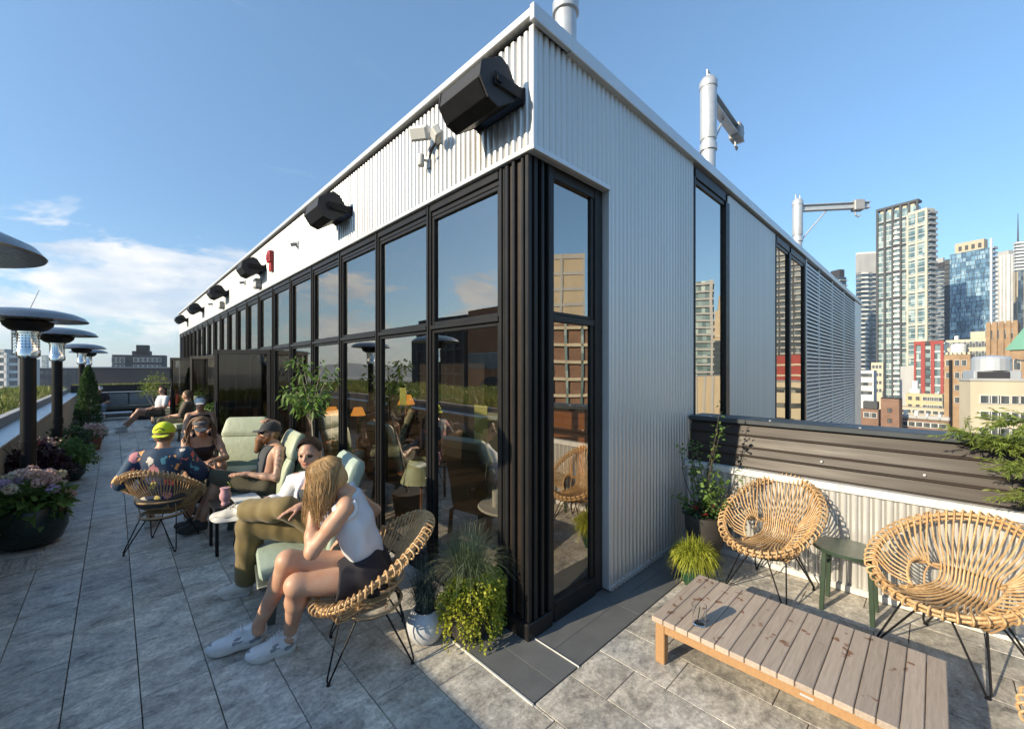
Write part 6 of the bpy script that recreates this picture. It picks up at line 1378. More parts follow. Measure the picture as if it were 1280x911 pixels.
# conifer reaching in over the parapet at the right
c = (3.66, -1.02, 0); t = thing('conifer', 'feathery conifer reaching over the parapet from the right edge', 'conifer', c); pot('pot', [(0.13, 0), (0.18, 0.4), (0.16, 0.4)], c, M['pot_brown'], t, soil_r=0.16, soil_z=0.37)
mb = MB(); mb.tube(catmull([c, (3.68, -1.0, 0.5), (3.70, -0.95, 1.0), (3.68, -0.9, 1.5)], 4), [0.022 - 0.001 * i for i in range(13)], 7); Ps, Ds = [], []
ends = [((3.70, -0.95, 0.95), (3.64, -0.12, 1.22)), ((3.70, -0.95, 1.05), (3.70, -0.24, 1.17)), ((3.70, -0.95, 0.9), (3.56, -0.30, 1.05)), ((3.69, -0.93, 0.75), (3.56, -0.34, 0.90)), ((3.69, -0.93, 1.2), (3.62, -0.28, 1.30)), ((3.69, -0.93, 1.2), (3.9, -0.5, 1.35)), ((3.7, -.95, .8), (3.5, -1.4, 1.0))]
for s0, e0 in ends:
    br = catmull([s0, Vector(s0).lerp(Vector(e0), 0.5) + Vector((0, 0, 0.06)), e0], 8); mb.tube(br, [0.008 - 0.0004 * i for i in range(len(br))], 5)
    for i, p in enumerate(br[3:]):
        for k in range(7):
            d = Vector((rng.uniform(-1, 1), rng.uniform(-0.5, 1.2), rng.uniform(-.35, .35))).normalized(); ln = rng.uniform(0.07, 0.17)
            for j in range(14):
                q = p + d * ln * j / 13
                for _ in range(2): Ps.append(tuple(q)); Ds.append(tuple(d * 1.2 + Vector((rng.uniform(-1, 1), rng.uniform(-1, 1), rng.uniform(-.5, .5))) * 0.9))
mb.build('trunk', M['bark_dark'], t, smooth=True); leaf_mesh('foliage', Ps, Ds, 0.032, 0.18, M['leaf_conifer'], t, droop=0.25)

# planted roof: meadow
P = np.stack([-1.25 - 4.8 * nrg.random(26000) ** 1.1, 0.8 + 20.5 * nrg.random(26000), np.full(26000, 0.84)], 1)
hgt = (0.10 + 0.13 * (0.5 + 0.5 * np.sin(P[:, 0] * 2.1 + 1.7 * np.sin(P[:, 1] * 0.9)))) * (0.5 + nrg.random(26000)); D_ = nrg.normal(size=(26000, 3)) * 0.28 + np.array([0, 0, 1.0])
tag(leaf_mesh('meadow_grass', P, D_, hgt, 0.10, M['leaf_straw'], None, droop=0.15), 'yellowish meadow grass covering the planted roof', 'grass', kind='stuff')
P = []; Dd = []
for k in range(120):
    cx_, cy_ = rng.uniform(-5.5, -1.3), rng.uniform(1, 21); rr = rng.uniform(0.12, 0.4)
    p, d = blob_points((cx_, cy_, 0.92), (rr, rr, rng.uniform(0.08, 0.2)), 90, 0.3); P.append(p); Dd.append(d)
tag(leaf_mesh('ground_cover', np.concatenate(P), np.concatenate(Dd) + np.array([0, 0, 0.4]), 0.06, 0.5, M['leaf_mid'], None), 'dark green clumps scattered through the roof meadow', 'ground cover', kind='stuff')
P = np.stack([-1.0 + 2.7 * nrg.random(1500), 20.12 + 0.45 * nrg.random(1500), np.full(1500, 1.0)], 1); tag(leaf_mesh('planter_grass', P, nrg.normal(size=(1500, 3)) * 0.3 + np.array([0, 0, 1]), 0.13, 0.12, M['leaf_straw'], None), 'yellow green grass topping the far planter', 'grass', kind='stuff')
# ================================================================== people
V3 = lambda *a: Vector(a if len(a) == 3 else a[0])
def unit(v): v = Vector(v); return v.normalized()
def rows(f, l, u): return np.array([list(f), list(l), list(u)])
def torso(F, J, q, g, k=0.04, neck=True, shoulders=True):
    lat = unit(V3(J['sL']) - V3(J['sR'])); pel = V3(J['pel']); nk = V3(J['nck']); up = unit(nk - pel); fw = unit(lat.cross(up)); lat = up.cross(fw); m = rows(fw, lat, up); Ln = (nk - pel).length
    hl = unit(V3(J['hL']) - V3(J['hR'])); mh = rows(unit(hl.cross(V3(0, 0, 1))), hl, V3(0, 0, 1)); w = J.get('w', 1.0)
    F.ell(pel, np.array((0.115, 0.155 * w, 0.105)) * q + g, mh, k)
    F.ell(pel.lerp(nk, 0.36), np.array((0.094, 0.125 * w, 0.13)) * q + g, m, k)
    F.ell(pel.lerp(nk, 0.68) + fw * 0.008, np.array((0.105, 0.148 * w, 0.155)) * q + g, m, k)
    if shoulders:
        F.cap(V3(J['sL']) - lat * 0.01, pel.lerp(nk, 0.92), 0.046 * q + g, 0.05 * q + g, k); F.cap(V3(J['sR']) + lat * 0.01, pel.lerp(nk, 0.92), 0.046 * q + g, 0.05 * q + g, k)
    if J.get('bust'):
        for s in (1, -1): F.ell(pel.lerp(nk, 0.68) + fw * 0.085 * q + lat * s * 0.065 * q, np.array((0.055, 0.06, 0.06)) * q + g, m, k)
    if neck: F.cap(nk - up * 0.03, V3(J['hd']) - V3(J['hu']) * 0.05 * q - V3(J['hf']) * 0.01, 0.056 * q + g, 0.050 * q + g, 0.025)
    return fw, lat, up
def arm(F, J, s, q, g, upto=2.0, k=0.02, t=0, lim=1.0):
    a, b, c = V3(J['s' + s]), V3(J['e' + s]), V3(J['w' + s])
    if upto <= 1: F.cap(a, a.lerp(b, upto), 0.050 * q + g, 0.046 * q + g, k, t); return
    F.cap(a, a.lerp(b, 0.45), 0.048 * q + g, 0.044 * q + g, k, t); F.cap(a.lerp(b, 0.4), b, 0.043 * q + g, 0.035 * q + g, k, t)
    c2 = b.lerp(c, min(1.0, upto - 1)); F.cap(b, b.lerp(c2, 0.4), 0.037 * q + g, 0.037 * q + g, k, t); F.cap(b.lerp(c2, 0.35), c2, 0.037 * q + g, (0.024 if upto >= 2 else 0.030) * q + g, k, t)
def leg(F, J, s, q, g, upto=2.0, k=0.025, flare=0.0):
    a, b, c = V3(J['h' + s]), V3(J['k' + s]), V3(J['a' + s])
    if upto <= 1: F.cap(a, a.lerp(b, upto), 0.088 * q + g, (0.088 - 0.028 * upto) * q + g + flare, k); return
    F.cap(a, b, 0.086 * q + g, 0.056 * q + g, k); c2 = b.lerp(c, upto - 1)
    bk = unit(a - c) if (a - c).length > 0 else V3(0, 0, 0); cf = b.lerp(c, 0.3) + (a.lerp(c, 0.5) - b).normalized() * 0.016
    F.cap(b, cf, 0.053 * q + g, 0.054 * q + g + flare * 0.4, k); F.cap(cf, c2, 0.053 * q + g + flare * 0.4, 0.034 * q + g + flare, k)
def hand(F, w, d, n, q=1.0, curl=0.5, thumb=1, t=0, spread=0.10):
    """palm, four fingers of unequal length with bent joints, thumb from the side; n = way the palm faces"""
    w = V3(w); d = unit(d); n = V3(n); n = unit(n - d * n.dot(d)); s = d.cross(n) * thumb
    F.cap(w - d * 0.01, w + d * 0.02, 0.024 * q, 0.026 * q, 0.012, t)
    F.ell(w + d * 0.05 * q, np.array((0.046, 0.037, 0.015)) * q, rows(d, s, n), 0.012, t)
    for i, (off, ln) in enumerate(((0.028, 0.070), (0.0095, 0.078), (-0.009, 0.073), (-0.0265, 0.058))):
        p = w + (d * 0.085 + s * off) * q - d * abs(off - 0.005) * 0.2; dd = unit(d + s * (off * spread * 12)); c = curl * (1 + 0.12 * i)
        for j, (fr, r) in enumerate(((0.45, 0.0088), (0.32, 0.008), (0.23, 0.0072))):
            ang = c * (0.5, 1.1, 1.6)[j]; v = dd * math.cos(ang) + n * math.sin(ang); p2 = p + v * ln * fr * q; F.cap(p, p2, r * q, r * 0.93 * q, 0.0035, t); p = p2
    p = w + (d * 0.022 + s * 0.026 + n * 0.004) * q; v = unit(d * 0.62 + s * 0.72 + n * 0.25); p2 = p + v * 0.042 * q; F.cap(p, p2, 0.012 * q, 0.0105 * q, 0.007, t)
    v = unit(d * 0.85 + s * 0.30 + n * 0.45); p3 = p2 + v * 0.03 * q; F.cap(p2, p3, 0.0098 * q, 0.0088 * q, 0.003, t); F.cap(p3, p3 + unit(v + n * 0.2) * 0.022 * q, 0.0088 * q, 0.0075 * q, 0.003, t)
def headm(F, J, q):
    c = V3(J['hd']); f = unit(J['hf']); u = V3(J['hu']); u = unit(u - f * u.dot(f)); l = u.cross(f); m = rows(f, l, u)
    P = lambda a, b, cc: c + (f * a + l * b + u * cc) * q
    F.ell(P(-0.012, 0, 0.028), np.array((0.096, 0.077, 0.088)) * q, m, 0.02); F.ell(P(0.022, 0, -0.035), np.array((0.066, 0.058, 0.072)) * q, m, 0.025)
    F.ell(P(0.045, 0, -0.082), np.array((0.032, 0.030, 0.022)) * q, m, 0.02)
    for s in (1, -1):
        F.ell(P(0.052, 0.036 * s, -0.028), np.array((0.026, 0.024, 0.024)) * q, m, 0.015); F.ell(P(0.090, 0.031 * s, 0.005), np.array((0.016, 0.017, 0.011)) * q, m, 0.008, sub=True)
        F.ell(P(0.070, 0.031 * s, 0.004), np.array((0.0135, 0.0135, 0.0105)) * q, m, 0.002, 2 if not J.get('noeye') else 0)
        F.ell(P(-0.008, 0.078 * s, -0.008), np.array((0.020, 0.009, 0.030)) * q, m, 0.005); F.cap(P(0.080, 0.016 * s, 0.026), P(0.070, 0.046 * s, 0.025), 0.008 * q, 0.007 * q, 0.01)
    F.cap(P(0.084, 0, 0.012), P(0.106, 0, -0.024), 0.008 * q, 0.0115 * q, 0.009); F.ell(P(0.094, 0, -0.030), np.array((0.013, 0.017, 0.009)) * q, m, 0.008)
    F.cap(P(0.082, 0.019, -0.057), P(0.082, -0.019, -0.057), 0.0062 * q, 0.0062 * q, 0.003, 1); F.cap(P(0.089, 0.006, -0.055), P(0.089, -0.006, -0.055), 0.0066 * q, 0.0066 * q, 0.003, 1)
    return P, f, l, u, m
def bounds(J, extra=0.2):
    pts = [V3(v) for k_, v in J.items() if k_ in ('pel', 'nck', 'hd', 'sL', 'sR', 'eL', 'eR', 'wL', 'wR', 'hL', 'hR', 'kL', 'kR', 'aL', 'aR')]
    return [min(p[i] for p in pts) - extra for i in range(3)], [max(p[i] for p in pts) + extra for i in range(3)]
def shoe(parent, H, Tp, nrm, q, mat, sole, laces=True, name='shoe', h=0.006, accent=None, collar=None):
    H = V3(H); Tp = V3(Tp); d = unit(Tp - H); n = V3(nrm); n = unit(n - d * n.dot(d)); s = n.cross(d); Ln = (Tp - H).length; m = rows(d, s, n)
    P = lambda a, b, c: H + d * a * Ln + s * b + n * c
    lo = [min(H[i], Tp[i]) - 0.16 for i in range(3)]; hi = [max(H[i], Tp[i]) + 0.16 for i in range(3)]; F = Field(lo, hi, h)
    F.ell(P(0.14, 0, 0.045), (0.042, 0.034, 0.045), m, 0.03); F.cap(P(0.2, 0, 0.05), P(0.55, 0, 0.045), 0.036, 0.038, 0.03); F.ell(P(0.72, 0, 0.040), (0.072, 0.044, 0.036), m, 0.03); F.ell(P(0.90, 0, 0.036), (0.032, 0.037, 0.027), m, 0.02)
    F.cap(P(0.17, 0, 0.06), P(0.20, 0, 0.10), 0.036, 0.034, 0.02); F.cap(P(0.30, 0, 0.100), P(0.48, 0, 0.082), 0.020, 0.020, 0.014)
    if accent:
        for sg in (1, -1): F.cap(P(0.36, 0.034 * sg, 0.050), P(0.50, 0.038 * sg, 0.050), 0.005, 0.005, 0.003, 1); F.cap(P(0.38, 0.030 * sg, 0.070), P(0.46, 0.034 * sg, 0.066), 0.005, 0.005, 0.003, 1); F.cap(P(0.08, 0.026 * sg, 0.048), P(0.20, 0.035 * sg, 0.040), 0.010, 0.006, 0.004, 1)
        F.ell(P(0.84, 0, 0.058), (0.035, 0.024, 0.010), m, 0.004, 1); F.cap(P(0.02, 0, 0.05), P(0.04, 0, 0.085), 0.009, 0.008, 0.004, 1)
    F.cut(P(0, 0, 0.018), -n); F.cut(P(0.2, 0, 0.108), n)
    sh = F.mesh(name, [mat, accent] if accent else mat, parent)
    mb = MB(); out_ = [(-0.02, 0.0), (0.03, 0.030), (0.25, 0.033), (0.45, 0.032), (0.70, 0.046), (0.9, 0.038), (1.01, 0.012), (1.01, -0.012), (0.9, -0.036), (0.70, -0.044), (0.45, -0.033), (0.25, -0.033), (0.03, -0.030)]
    out_ = [(p.x, p.y) for p in catmull([(a, b, 0) for a, b in out_], 3, True)]
    K = len(out_); vs = []
    for zz, sc in ((0.0, 0.94), (0.006, 1.0), (0.026, 1.04), (0.033, 0.98)): vs += [P(0.5 + (a - 0.5) * sc, b * sc, zz + (0.012 * max(0, a - 0.8) * 5 if True else 0)) for a, b in out_]
    fs = [(j * K + i, j * K + (i + 1) % K, (j + 1) * K + (i + 1) % K, (j + 1) * K + i) for j in range(3) for i in range(K)] + [tuple(range(K)), tuple(range(3 * K, 4 * K))]
    mb.add(vs, fs); mb.build('sole', sole, sh, smooth=True)
    if laces:
        mb = MB()
        for i in range(5): a = 0.36 + i * 0.065; z = 0.116 - i * 0.0085; mb.tube([P(a, 0.026, z - 0.016), P(a + 0.015, 0.01, z + 0.001), P(a + 0.03, -0.01, z + 0.0), P(a + 0.04, -0.026, z - 0.018)], 0.0036, 5)
        mb.tube(catmull([P(0.36, 0, 0.10), P(0.34, 0.03, 0.115), P(0.40, 0.05, 0.09), P(0.37, 0.01, 0.098)], 4), 0.0025, 5); mb.tube(catmull([P(0.36, 0, 0.10), P(0.33, -0.03, 0.115), P(0.39, -0.05, 0.09)], 4), 0.0025, 5); mb.build('laces', mat, sh)
    if collar: mb = MB(); mb.lathe([(0.0, 0), (0.035, 0), (0.036, 0.02), (0.0, 0.03)], (0, 0, 0), 12)
    return sh
def person(label, J, q, skin, h=0.009, hands=((None), (None)), ink=False, group=None):
    pl = V3(J['pel']); t = thing('person', label, 'person', (pl.x, pl.y, 0), 0, group)
    if 'hL' not in J:
        lat = unit(V3(J['sL']) - V3(J['sR'])); lat.z = 0; lat.normalize(); J['hL'] = pl + lat * 0.085 * q - V3(0, 0, 0.01); J['hR'] = pl - lat * 0.085 * q - V3(0, 0, 0.01)
    lo, hi = bounds(J); F = Field(lo, hi, h); torso(F, J, q, 0, 0.045)
    for s in 'LR': arm(F, J, s, q, 0, t=3 if ink else 0); leg(F, J, s, q, 0, k=0.03)
    for s, hp in zip('LR', hands):
        d, n, c, th = hp if hp else (V3(J['w' + s]) - V3(J['e' + s]), (0, 0, -1), 0.5, 1 if s == 'L' else -1)
        hand(F, J['w' + s], d, n, q, c, th)
        F.cap(J['a' + s], V3(J['a' + s]) + V3(0, 0, -0.03), 0.034 * q, 0.036 * q, 0.01)
    hm = headm(F, J, q); F.mesh('body', [skin, M['lips'], M['eyes'], M['skin_arm_ink']], t); return t, hm
def garment(name, mat, t, J, q, g, h, parts, cuts=(), fold=(0.004, 26, 0), k=0.04, flare=0.0, shoulders=True, extra=None):
    lo, hi = bounds(J); F = Field(lo, hi, h)
    for p in parts:
        if p == 'torso': torso(F, J, q, g, k, False, shoulders)
        elif p[0] == 'arm': arm(F, J, p[1], q, g + 0.006, p[2], k * 0.6)
        elif p[0] == 'leg': leg(F, J, p[1], q, g + 0.004, p[2], k, flare)
        elif p[0] == 'hips':
            hl = unit(V3(J['hL']) - V3(J['hR'])); mh = rows(unit(hl.cross(V3(0, 0, 1))), hl, V3(0, 0, 1)); F.ell(J['pel'], np.array((0.118, 0.158 * J.get('w', 1), 0.108)) * q + g, mh, k)
            F.ell(V3(J['pel']).lerp(V3(J['nck']), 0.2), np.array((0.10, 0.135, 0.07)) * q + g, mh, k)
    if extra: extra(F)
    if fold[0]: F.folds(*fold)
    for p, n in cuts: F.cut(p, n)
    return F.mesh(name, mat, t)
def cap_hat(t, hm, q, mat, brim_dir=1, name='cap', lift=0.03, brim=0.075, opening=False, visor_only=False, tilt=0.12, h=0.006):
    P, f, l, u, m = hm; c = P(-0.012, 0, 0.03); F = Field([c[i] - 0.2 for i in range(3)], [c[i] + 0.2 for i in range(3)], h)
    F.ell(c, np.array((0.108, 0.089, 0.098)) * q, m, 0.01); b = f * brim_dir
    base = P(0, 0, lift); nn = unit(u - b * tilt * -1 * 0)
    F.cut(base, -u)
    if visor_only: F.cut(P(0, 0, lift + 0.042), u)
    if opening: F.ell(P(0.10 * 1, 0, lift + 0.012), np.array((0.05, 0.038, 0.026)) * q, m, 0.002, sub=True)
    F.ell(base + b * 0.10 * q + u * (0.004 - brim * tilt), np.array((brim, 0.072, 0.007)) * q, rows(unit(b - u * tilt), l, unit(u + b * tilt)), 0.006)
    return F.mesh(name, mat, t)
def hair_cap(t, hm, q, mat, name='hair', grow=0.008, front=0.045, low=-0.05, h=0.007, extra=None, amp=0.002):
    P, f, l, u, m = hm; c = P(-0.012, 0, 0.028); F = Field([c[i] - 0.26 for i in range(3)], [c[i] + 0.22 for i in range(3)], h)
    F.ell(c, np.array((0.096, 0.077, 0.088)) * q + grow, m, 0.01); F.ell(P(-0.04, 0, -0.02), np.array((0.065, 0.070, 0.07)) * q + grow * 0.8, m, 0.02)
    F.folds(amp, 120, 3)
    F.cut(P(front, 0, 0.075), unit(f * 1.0 - u * 0.55)); F.cut(P(0, 0, low), -u)
    if extra: extra(F, P)
    return F.mesh(name, mat, t)
def strands(name, paths, r, mat, t, n=4):
    mb = MB()
    for p in paths: K = len(p); mb.tube(p, [r * (1 - 0.6 * (i / (K - 1)) ** 2) for i in range(K)], n)
    return mb.build(name, mat, t, smooth=True, fix=False)
def glasses(t, hm, q, mat):
    P, f, l, u, m = hm; mb = MB()
    for s in (1, -1):
        mb.tube(catmull([P(0.088, s * 0.008, 0.012), P(0.091, s * 0.03, 0.018), P(0.078, s * 0.056, 0.012), P(0.076, s * 0.052, -0.012), P(0.086, s * 0.03, -0.02), P(0.090, s * 0.012, -0.01)], 3, True), 0.004, 5, closed=True)
        pts = catmull([P(0.088, s * 0.008, 0.012), P(0.091, s * 0.03, 0.018), P(0.078, s * 0.056, 0.012), P(0.076, s * 0.052, -0.012), P(0.086, s * 0.03, -0.02), P(0.090, s * 0.012, -0.01)], 2, True); mb.add(pts, [tuple(range(len(pts)))])
        mb.tube([P(0.078, s * 0.058, 0.01), P(0.0, s * 0.086, 0.006)], 0.003, 5)
    mb.build('sunglasses', mat, t)

# ---- the blonde woman in the foreground
q = 0.95
J = dict(pel=(1.055, 2.27, 0.445), nck=(0.925, 2.30, 0.915), hd=(0.845, 2.335, 0.99), hf=(-0.72, 0.62, -0.42), hu=(-0.5, 0.1, 0.85), w=0.95,
         sL=(0.875, 2.155, 0.875), eL=(0.725, 2.215, 0.665), wL=(0.765, 2.32, 0.845), sR=(0.985, 2.445, 0.875), eR=(1.18, 2.46, 0.71), wR=(1.03, 2.56, 0.56),
         kL=(0.675, 2.30, 0.485), aL=(0.715, 2.54, 0.115), kR=(0.665, 2.41, 0.575), aR=(0.59, 2.675, 0.15))
t, hm = person('blonde woman in white sleeveless top and black shorts, legs crossed, hair over her face', J, q, M['skin_tan'], 0.0065, (((0.28, 0.12, 0.95), (0.9, 0.3, 0.1), 0.45, -1), None))
pel, nk = V3(J['pel']), V3(J['nck']); up = unit(nk - pel)
garment('top', M['cloth_white'], t, J, q, 0.014, 0.0065, ['torso'], [(pel + up * 0.075, -up), (nk - up * 0.012, up), (V3(J['sL']) + V3(-0.012, -0.02, 0.0), unit(V3(J['sL']) - V3(J['sR']))), (V3(J['sR']) + V3(0.012, 0.02, 0), unit(V3(J['sR']) - V3(J['sL'])))], (0.0075, 38, 5))
garment('shorts', M['cloth_black'], t, J, q, 0.012, 0.0065, [('hips',), ('leg', 'L', 0.52), ('leg', 'R', 0.5)], [(pel + up * 0.13, up), (V3(J['hL']).lerp(V3(J['kL']), 0.47), V3(J['kL']) - V3(J['hL']))], (0.006, 44, 8), flare=0.010)
shoe(t, (0.745, 2.555, 0.0), (0.52, 2.605, 0.0), (0, 0, 1), q, M['shoe_white'], M['rubber'], accent=M['shoe_grey']); shoe(t, (0.625, 2.70, 0.03), (0.37, 2.815, 0.004), (0.06, -0.02, 1), q, M['shoe_white'], M['rubber'], accent=M['shoe_grey'])
mb = MB(); mb.tube([V3(0.72, 2.545, 0.075), V3(0.715, 2.54, 0.118)], 0.037, 14); mb.tube([V3(0.60, 2.69, 0.10), V3(0.592, 2.68, 0.16)], 0.037, 14); mb.build('socks', M['cloth_white'], t, smooth=True)
def hair_extra(F, P): F.cap(P(-0.05, 0.02, 0.05), P(-0.04, 0.07, -0.06), 0.055, 0.045, 0.03)
hair_cap(t, hm, q, M['hair_blonde'], 'hair', 0.004, 0.05, -0.06, 0.007)
P, f, l, u, m = hm; paths = []
for i in range(2100):
    th = rng.uniform(-PI, PI); r0 = rng.uniform(-0.05, 0.055); k_ = rng.uniform(0.97, 1.03); frontish = math.cos(th); pts = [P(r0, rng.uniform(-0.006, 0.006), 0.124)]
    for ph in (0.45, 0.85, 1.25):
        pts.append(P(-0.012 + 0.110 * k_ * math.sin(ph) * math.cos(th) + r0 * 0.5 * (1 - ph / 1.25), 0.092 * k_ * math.sin(ph) * math.sin(th), 0.03 + 0.101 * k_ * math.cos(ph)))
    e = pts[-1]; near = math.sin(th) > -0.35 or frontish > 0; hang = rng.uniform(0.14, 0.25) if near else rng.uniform(0.08, 0.15)
    tgt = V3(0.775 + rng.uniform(-.035, .035), 2.245 + rng.uniform(-.045, .045), e.z - hang); w1 = rng.uniform(0.5, 0.85) if near else 0.3
    if frontish > 0.75: tgt = V3(0.745 + rng.uniform(-.03, .03), 2.33 + rng.uniform(-.05, .04), e.z - hang)
    end = V3(e.x, e.y, e.z - hang).lerp(tgt, w1); mid = e.lerp(end, 0.5) + (e - P(0, 0, 0)).normalized() * 0.004 + V3(rng.uniform(-.008, .008), rng.uniform(-.008, .008), 0)
    paths.append(catmull(pts + [mid, end + V3(rng.uniform(-.012, .012), rng.uniform(-.012, .012), 0)], 3))
strands('hair_strands', paths, 0.0016, M['hair_blonde'], t)
# ---- woman in olive trousers
q = 0.91
J = dict(pel=(1.09, 3.0, 0.45), nck=(1.035, 3.07, 0.865), hd=(0.985, 3.055, 1.008), hf=(-0.62, -0.78, -0.10), hu=(0.08, 0.05, 1.0), bust=True, w=0.97, sL=(1.085, 2.92, 0.80), eL=(1.06, 2.84, 0.57), wL=(0.88, 2.90, 0.70), sR=(0.955, 3.235, 0.80), eR=(0.90, 3.36, 0.60), wR=(0.76, 3.24, 0.685),
         hL=(1.12, 2.92, 0.44), hR=(1.06, 3.08, 0.44), kL=(0.815, 2.985, 0.685), aL=(0.65, 3.27, 0.635), kR=(0.66, 3.29, 0.52), aR=(0.675, 3.40, 0.11))
t, hm = person('dark haired woman in white shirt and olive trousers, ankle resting on her knee', J, q, M['skin_fair'], 0.007, (((-1, 0.2, -0.2), (0, 0.1, -1), 0.4, 1), ((-0.8, 0.1, -0.5), (-0.2, -0.2, -1), 0.6, -1)))
pel, nk = V3(J['pel']), V3(J['nck']); up = unit(nk - pel)
garment('tank_top', M['cloth_grey'], t, J, q, 0.008, 0.008, ['torso'], [(nk - up * 0.085, up), (pel + up * 0.02, -up)], (0.002, 30, 2), shoulders=False)
P, f, l, u, m = hm; fwd = unit(unit(V3(J['sL']) - V3(J['sR'])).cross(up)); F_side = unit(V3(J['sL']) - V3(J['sR']))
def open_front(F): F.cap(nk + fwd * 0.10 + up * 0.02, pel + fwd * 0.16 + up * 0.05, 0.055, 0.06, 0.006, sub=True)
garment('shirt', M['cloth_white'], t, J, q, 0.02, 0.008, ['torso', ('arm', 'L', 1.5), ('arm', 'R', 1.6)], [(nk + up * 0.015, up), (pel + up * 0.0, -up)], (0.005, 28, 3), extra=open_front)
garment('trousers', M['cloth_olive'], t, J, q, 0.016, 0.0075, [('hips',), ('leg', 'L', 1.92), ('leg', 'R', 1.93)], [], (0.0028, 46, 9), k=0.03, flare=0.024)
shoe(t, (0.70, 3.405, 0.0), (0.53, 3.47, 0.0), (0, 0, 1), q, M['shoe_cream'], M['rubber']); shoe(t, (0.665, 3.29, 0.565), (0.475, 3.425, 0.55), (0.1, 0.25, 1), q, M['shoe_cream'], M['rubber'])
def bun(F, P): F.ell(P(-0.10, 0, 0.02), (0.04, 0.04, 0.04), None, 0.02)
hair_cap(t, hm, q, M['hair_brown'], 'hair', 0.003, 0.040, -0.035, 0.006, bun)
P, f, l, u, m = hm; paths = []
for i in range(520):
    a = rng.uniform(-1.5, 1.5); k_ = rng.uniform(0.985, 1.03); p0 = P(0.074 * math.cos(a * 0.75) * k_ + 0.002, 0.080 * math.sin(a) * k_, 0.095 * math.cos(a * 0.95) * k_ + 0.012); p1 = P(0.0, 0.092 * math.sin(a) * k_, 0.03 + 0.098 * math.cos(a) * k_); p2 = P(-0.075, 0.065 * math.sin(a), 0.03 + 0.075 * math.cos(a)); paths.append(catmull([p0, p1, p2, P(-0.118, rng.uniform(-.02, .02), 0.02 + rng.uniform(-.02, .02))], 3))
strands('hair_strands', paths, 0.0014, M['hair_brown'], t)
# ---- man with neon cap, from behind
q = 0.92
J = dict(pel=(0.30, 4.88, 0.455), nck=(0.32, 4.93, 0.865), hd=(0.335, 4.965, 0.995), hf=(0.35, 0.9, -0.15), hu=(0.03, 0.08, 1), w=1.12, sL=(0.165, 5.02, 0.80), eL=(0.035, 4.94, 0.60), wL=(0.14, 5.14, 0.61), sR=(0.475, 4.84, 0.80), eR=(0.60, 4.90, 0.59), wR=(0.62, 5.12, 0.60),
         kL=(0.30, 5.30, 0.48), aL=(0.26, 5.55, 0.09), kR=(0.60, 5.17, 0.48), aR=(0.53, 5.26, 0.09))
t, hm = person('man in neon yellow backwards cap and navy printed shirt, seen from behind', J, q, M['skin_tan'], 0.009)
pel, nk = V3(J['pel']), V3(J['nck']); up = unit(nk - pel)
garment('shirt', M['print_shirt'], t, J, q, 0.024, 0.009, ['torso', ('arm', 'L', 0.95), ('arm', 'R', 0.95)], [(nk + up * 0.012, up), (pel - up * 0.02, -up)], (0.006, 24, 4))
garment('shorts', M['cloth_grey'], t, J, q, 0.015, 0.011, [('hips',), ('leg', 'L', 0.95), ('leg', 'R', 0.95)], [(pel + up * 0.1, up)], (0.004, 26, 4))
hair_cap(t, hm, q, M['hair_short'], 'hair', 0.003, 0.03, -0.065, 0.007, amp=0.0008); cap_hat(t, hm, q, M['cap_yellow'], -1, lift=0.012, brim=0.055, tilt=0.5)
P, f, l, u, m = hm; mb = MB(); mb.tube(catmull([P(-0.128, 0.04, 0.034), P(-0.133, 0.0, 0.058), P(-0.128, -0.04, 0.034)], 5), 0.005, 6); mb.build('cap_strap', M['cap_black'], t)
for s in 'LR': a = V3(J['a' + s]); shoe(t, (a.x - 0.02, a.y - 0.05, 0), (a.x + 0.07, a.y + 0.17, 0), (0, 0, 1), q, M['shoe_cream'], M['rubber'], laces=False, h=0.009)
# ---- woman with locs and visor
q = 0.92
J = dict(pel=(0.76, 6.22, 0.45), nck=(0.74, 6.0, 0.82), hd=(0.72, 5.90, 0.935), hf=(-0.12, -0.98, -0.16), hu=(0, -0.12, 0.99), w=0.95, sL=(0.885, 6.0, 0.77), eL=(0.95, 5.86, 0.55), wL=(0.80, 5.70, 0.56), sR=(0.595, 6.02, 0.77), eR=(0.56, 5.83, 0.55), wR=(0.70, 5.68, 0.55), kL=(0.90, 5.80, 0.47), aL=(0.90, 5.78, 0.09), kR=(0.60, 5.82, 0.47), aR=(0.62, 5.80, 0.09), noeye=True, bust=True)
t, hm = person('woman with long locs, grey visor and sunglasses, leaning forward in a black tank top', J, q, M['skin_tan'], 0.009)
pel, nk = V3(J['pel']), V3(J['nck']); up = unit(nk - pel); fwd = unit(unit(V3(J['sL']) - V3(J['sR'])).cross(up))
def straps(F):
    for s in (1, -1): F.cap(nk + unit(V3(J['sL']) - V3(J['sR'])) * 0.07 * s - up * 0.10 + fwd * 0.08, nk + unit(V3(J['sL']) - V3(J['sR'])) * 0.075 * s + up * 0.02, 0.017, 0.017, 0.01)
garment('tank_top', M['cloth_black'], t, J, q, 0.010, 0.009, ['torso'], [(nk - up * 0.09, up)], (0.002, 30, 2), shoulders=False); F = Field(*bounds(J), 0.009); straps(F); F.mesh('straps', M['cloth_black'], t)
garment('trousers', M['cloth_brown'], t, J, q, 0.014, 0.012, [('hips',), ('leg', 'L', 1.9), ('leg', 'R', 1.9)], [(pel + up * 0.1, up)], (0.005, 28, 9))
hair_cap(t, hm, q, M['hair_locs'], 'hair', 0.012, 0.045, -0.06, 0.008); cap_hat(t, hm, q, M['visor_grey'], 1, 'visor', lift=0.035, brim=0.075, visor_only=True, tilt=0.45); glasses(t, hm, q, M['steel_black'])
P, f, l, u, m = hm; paths = []
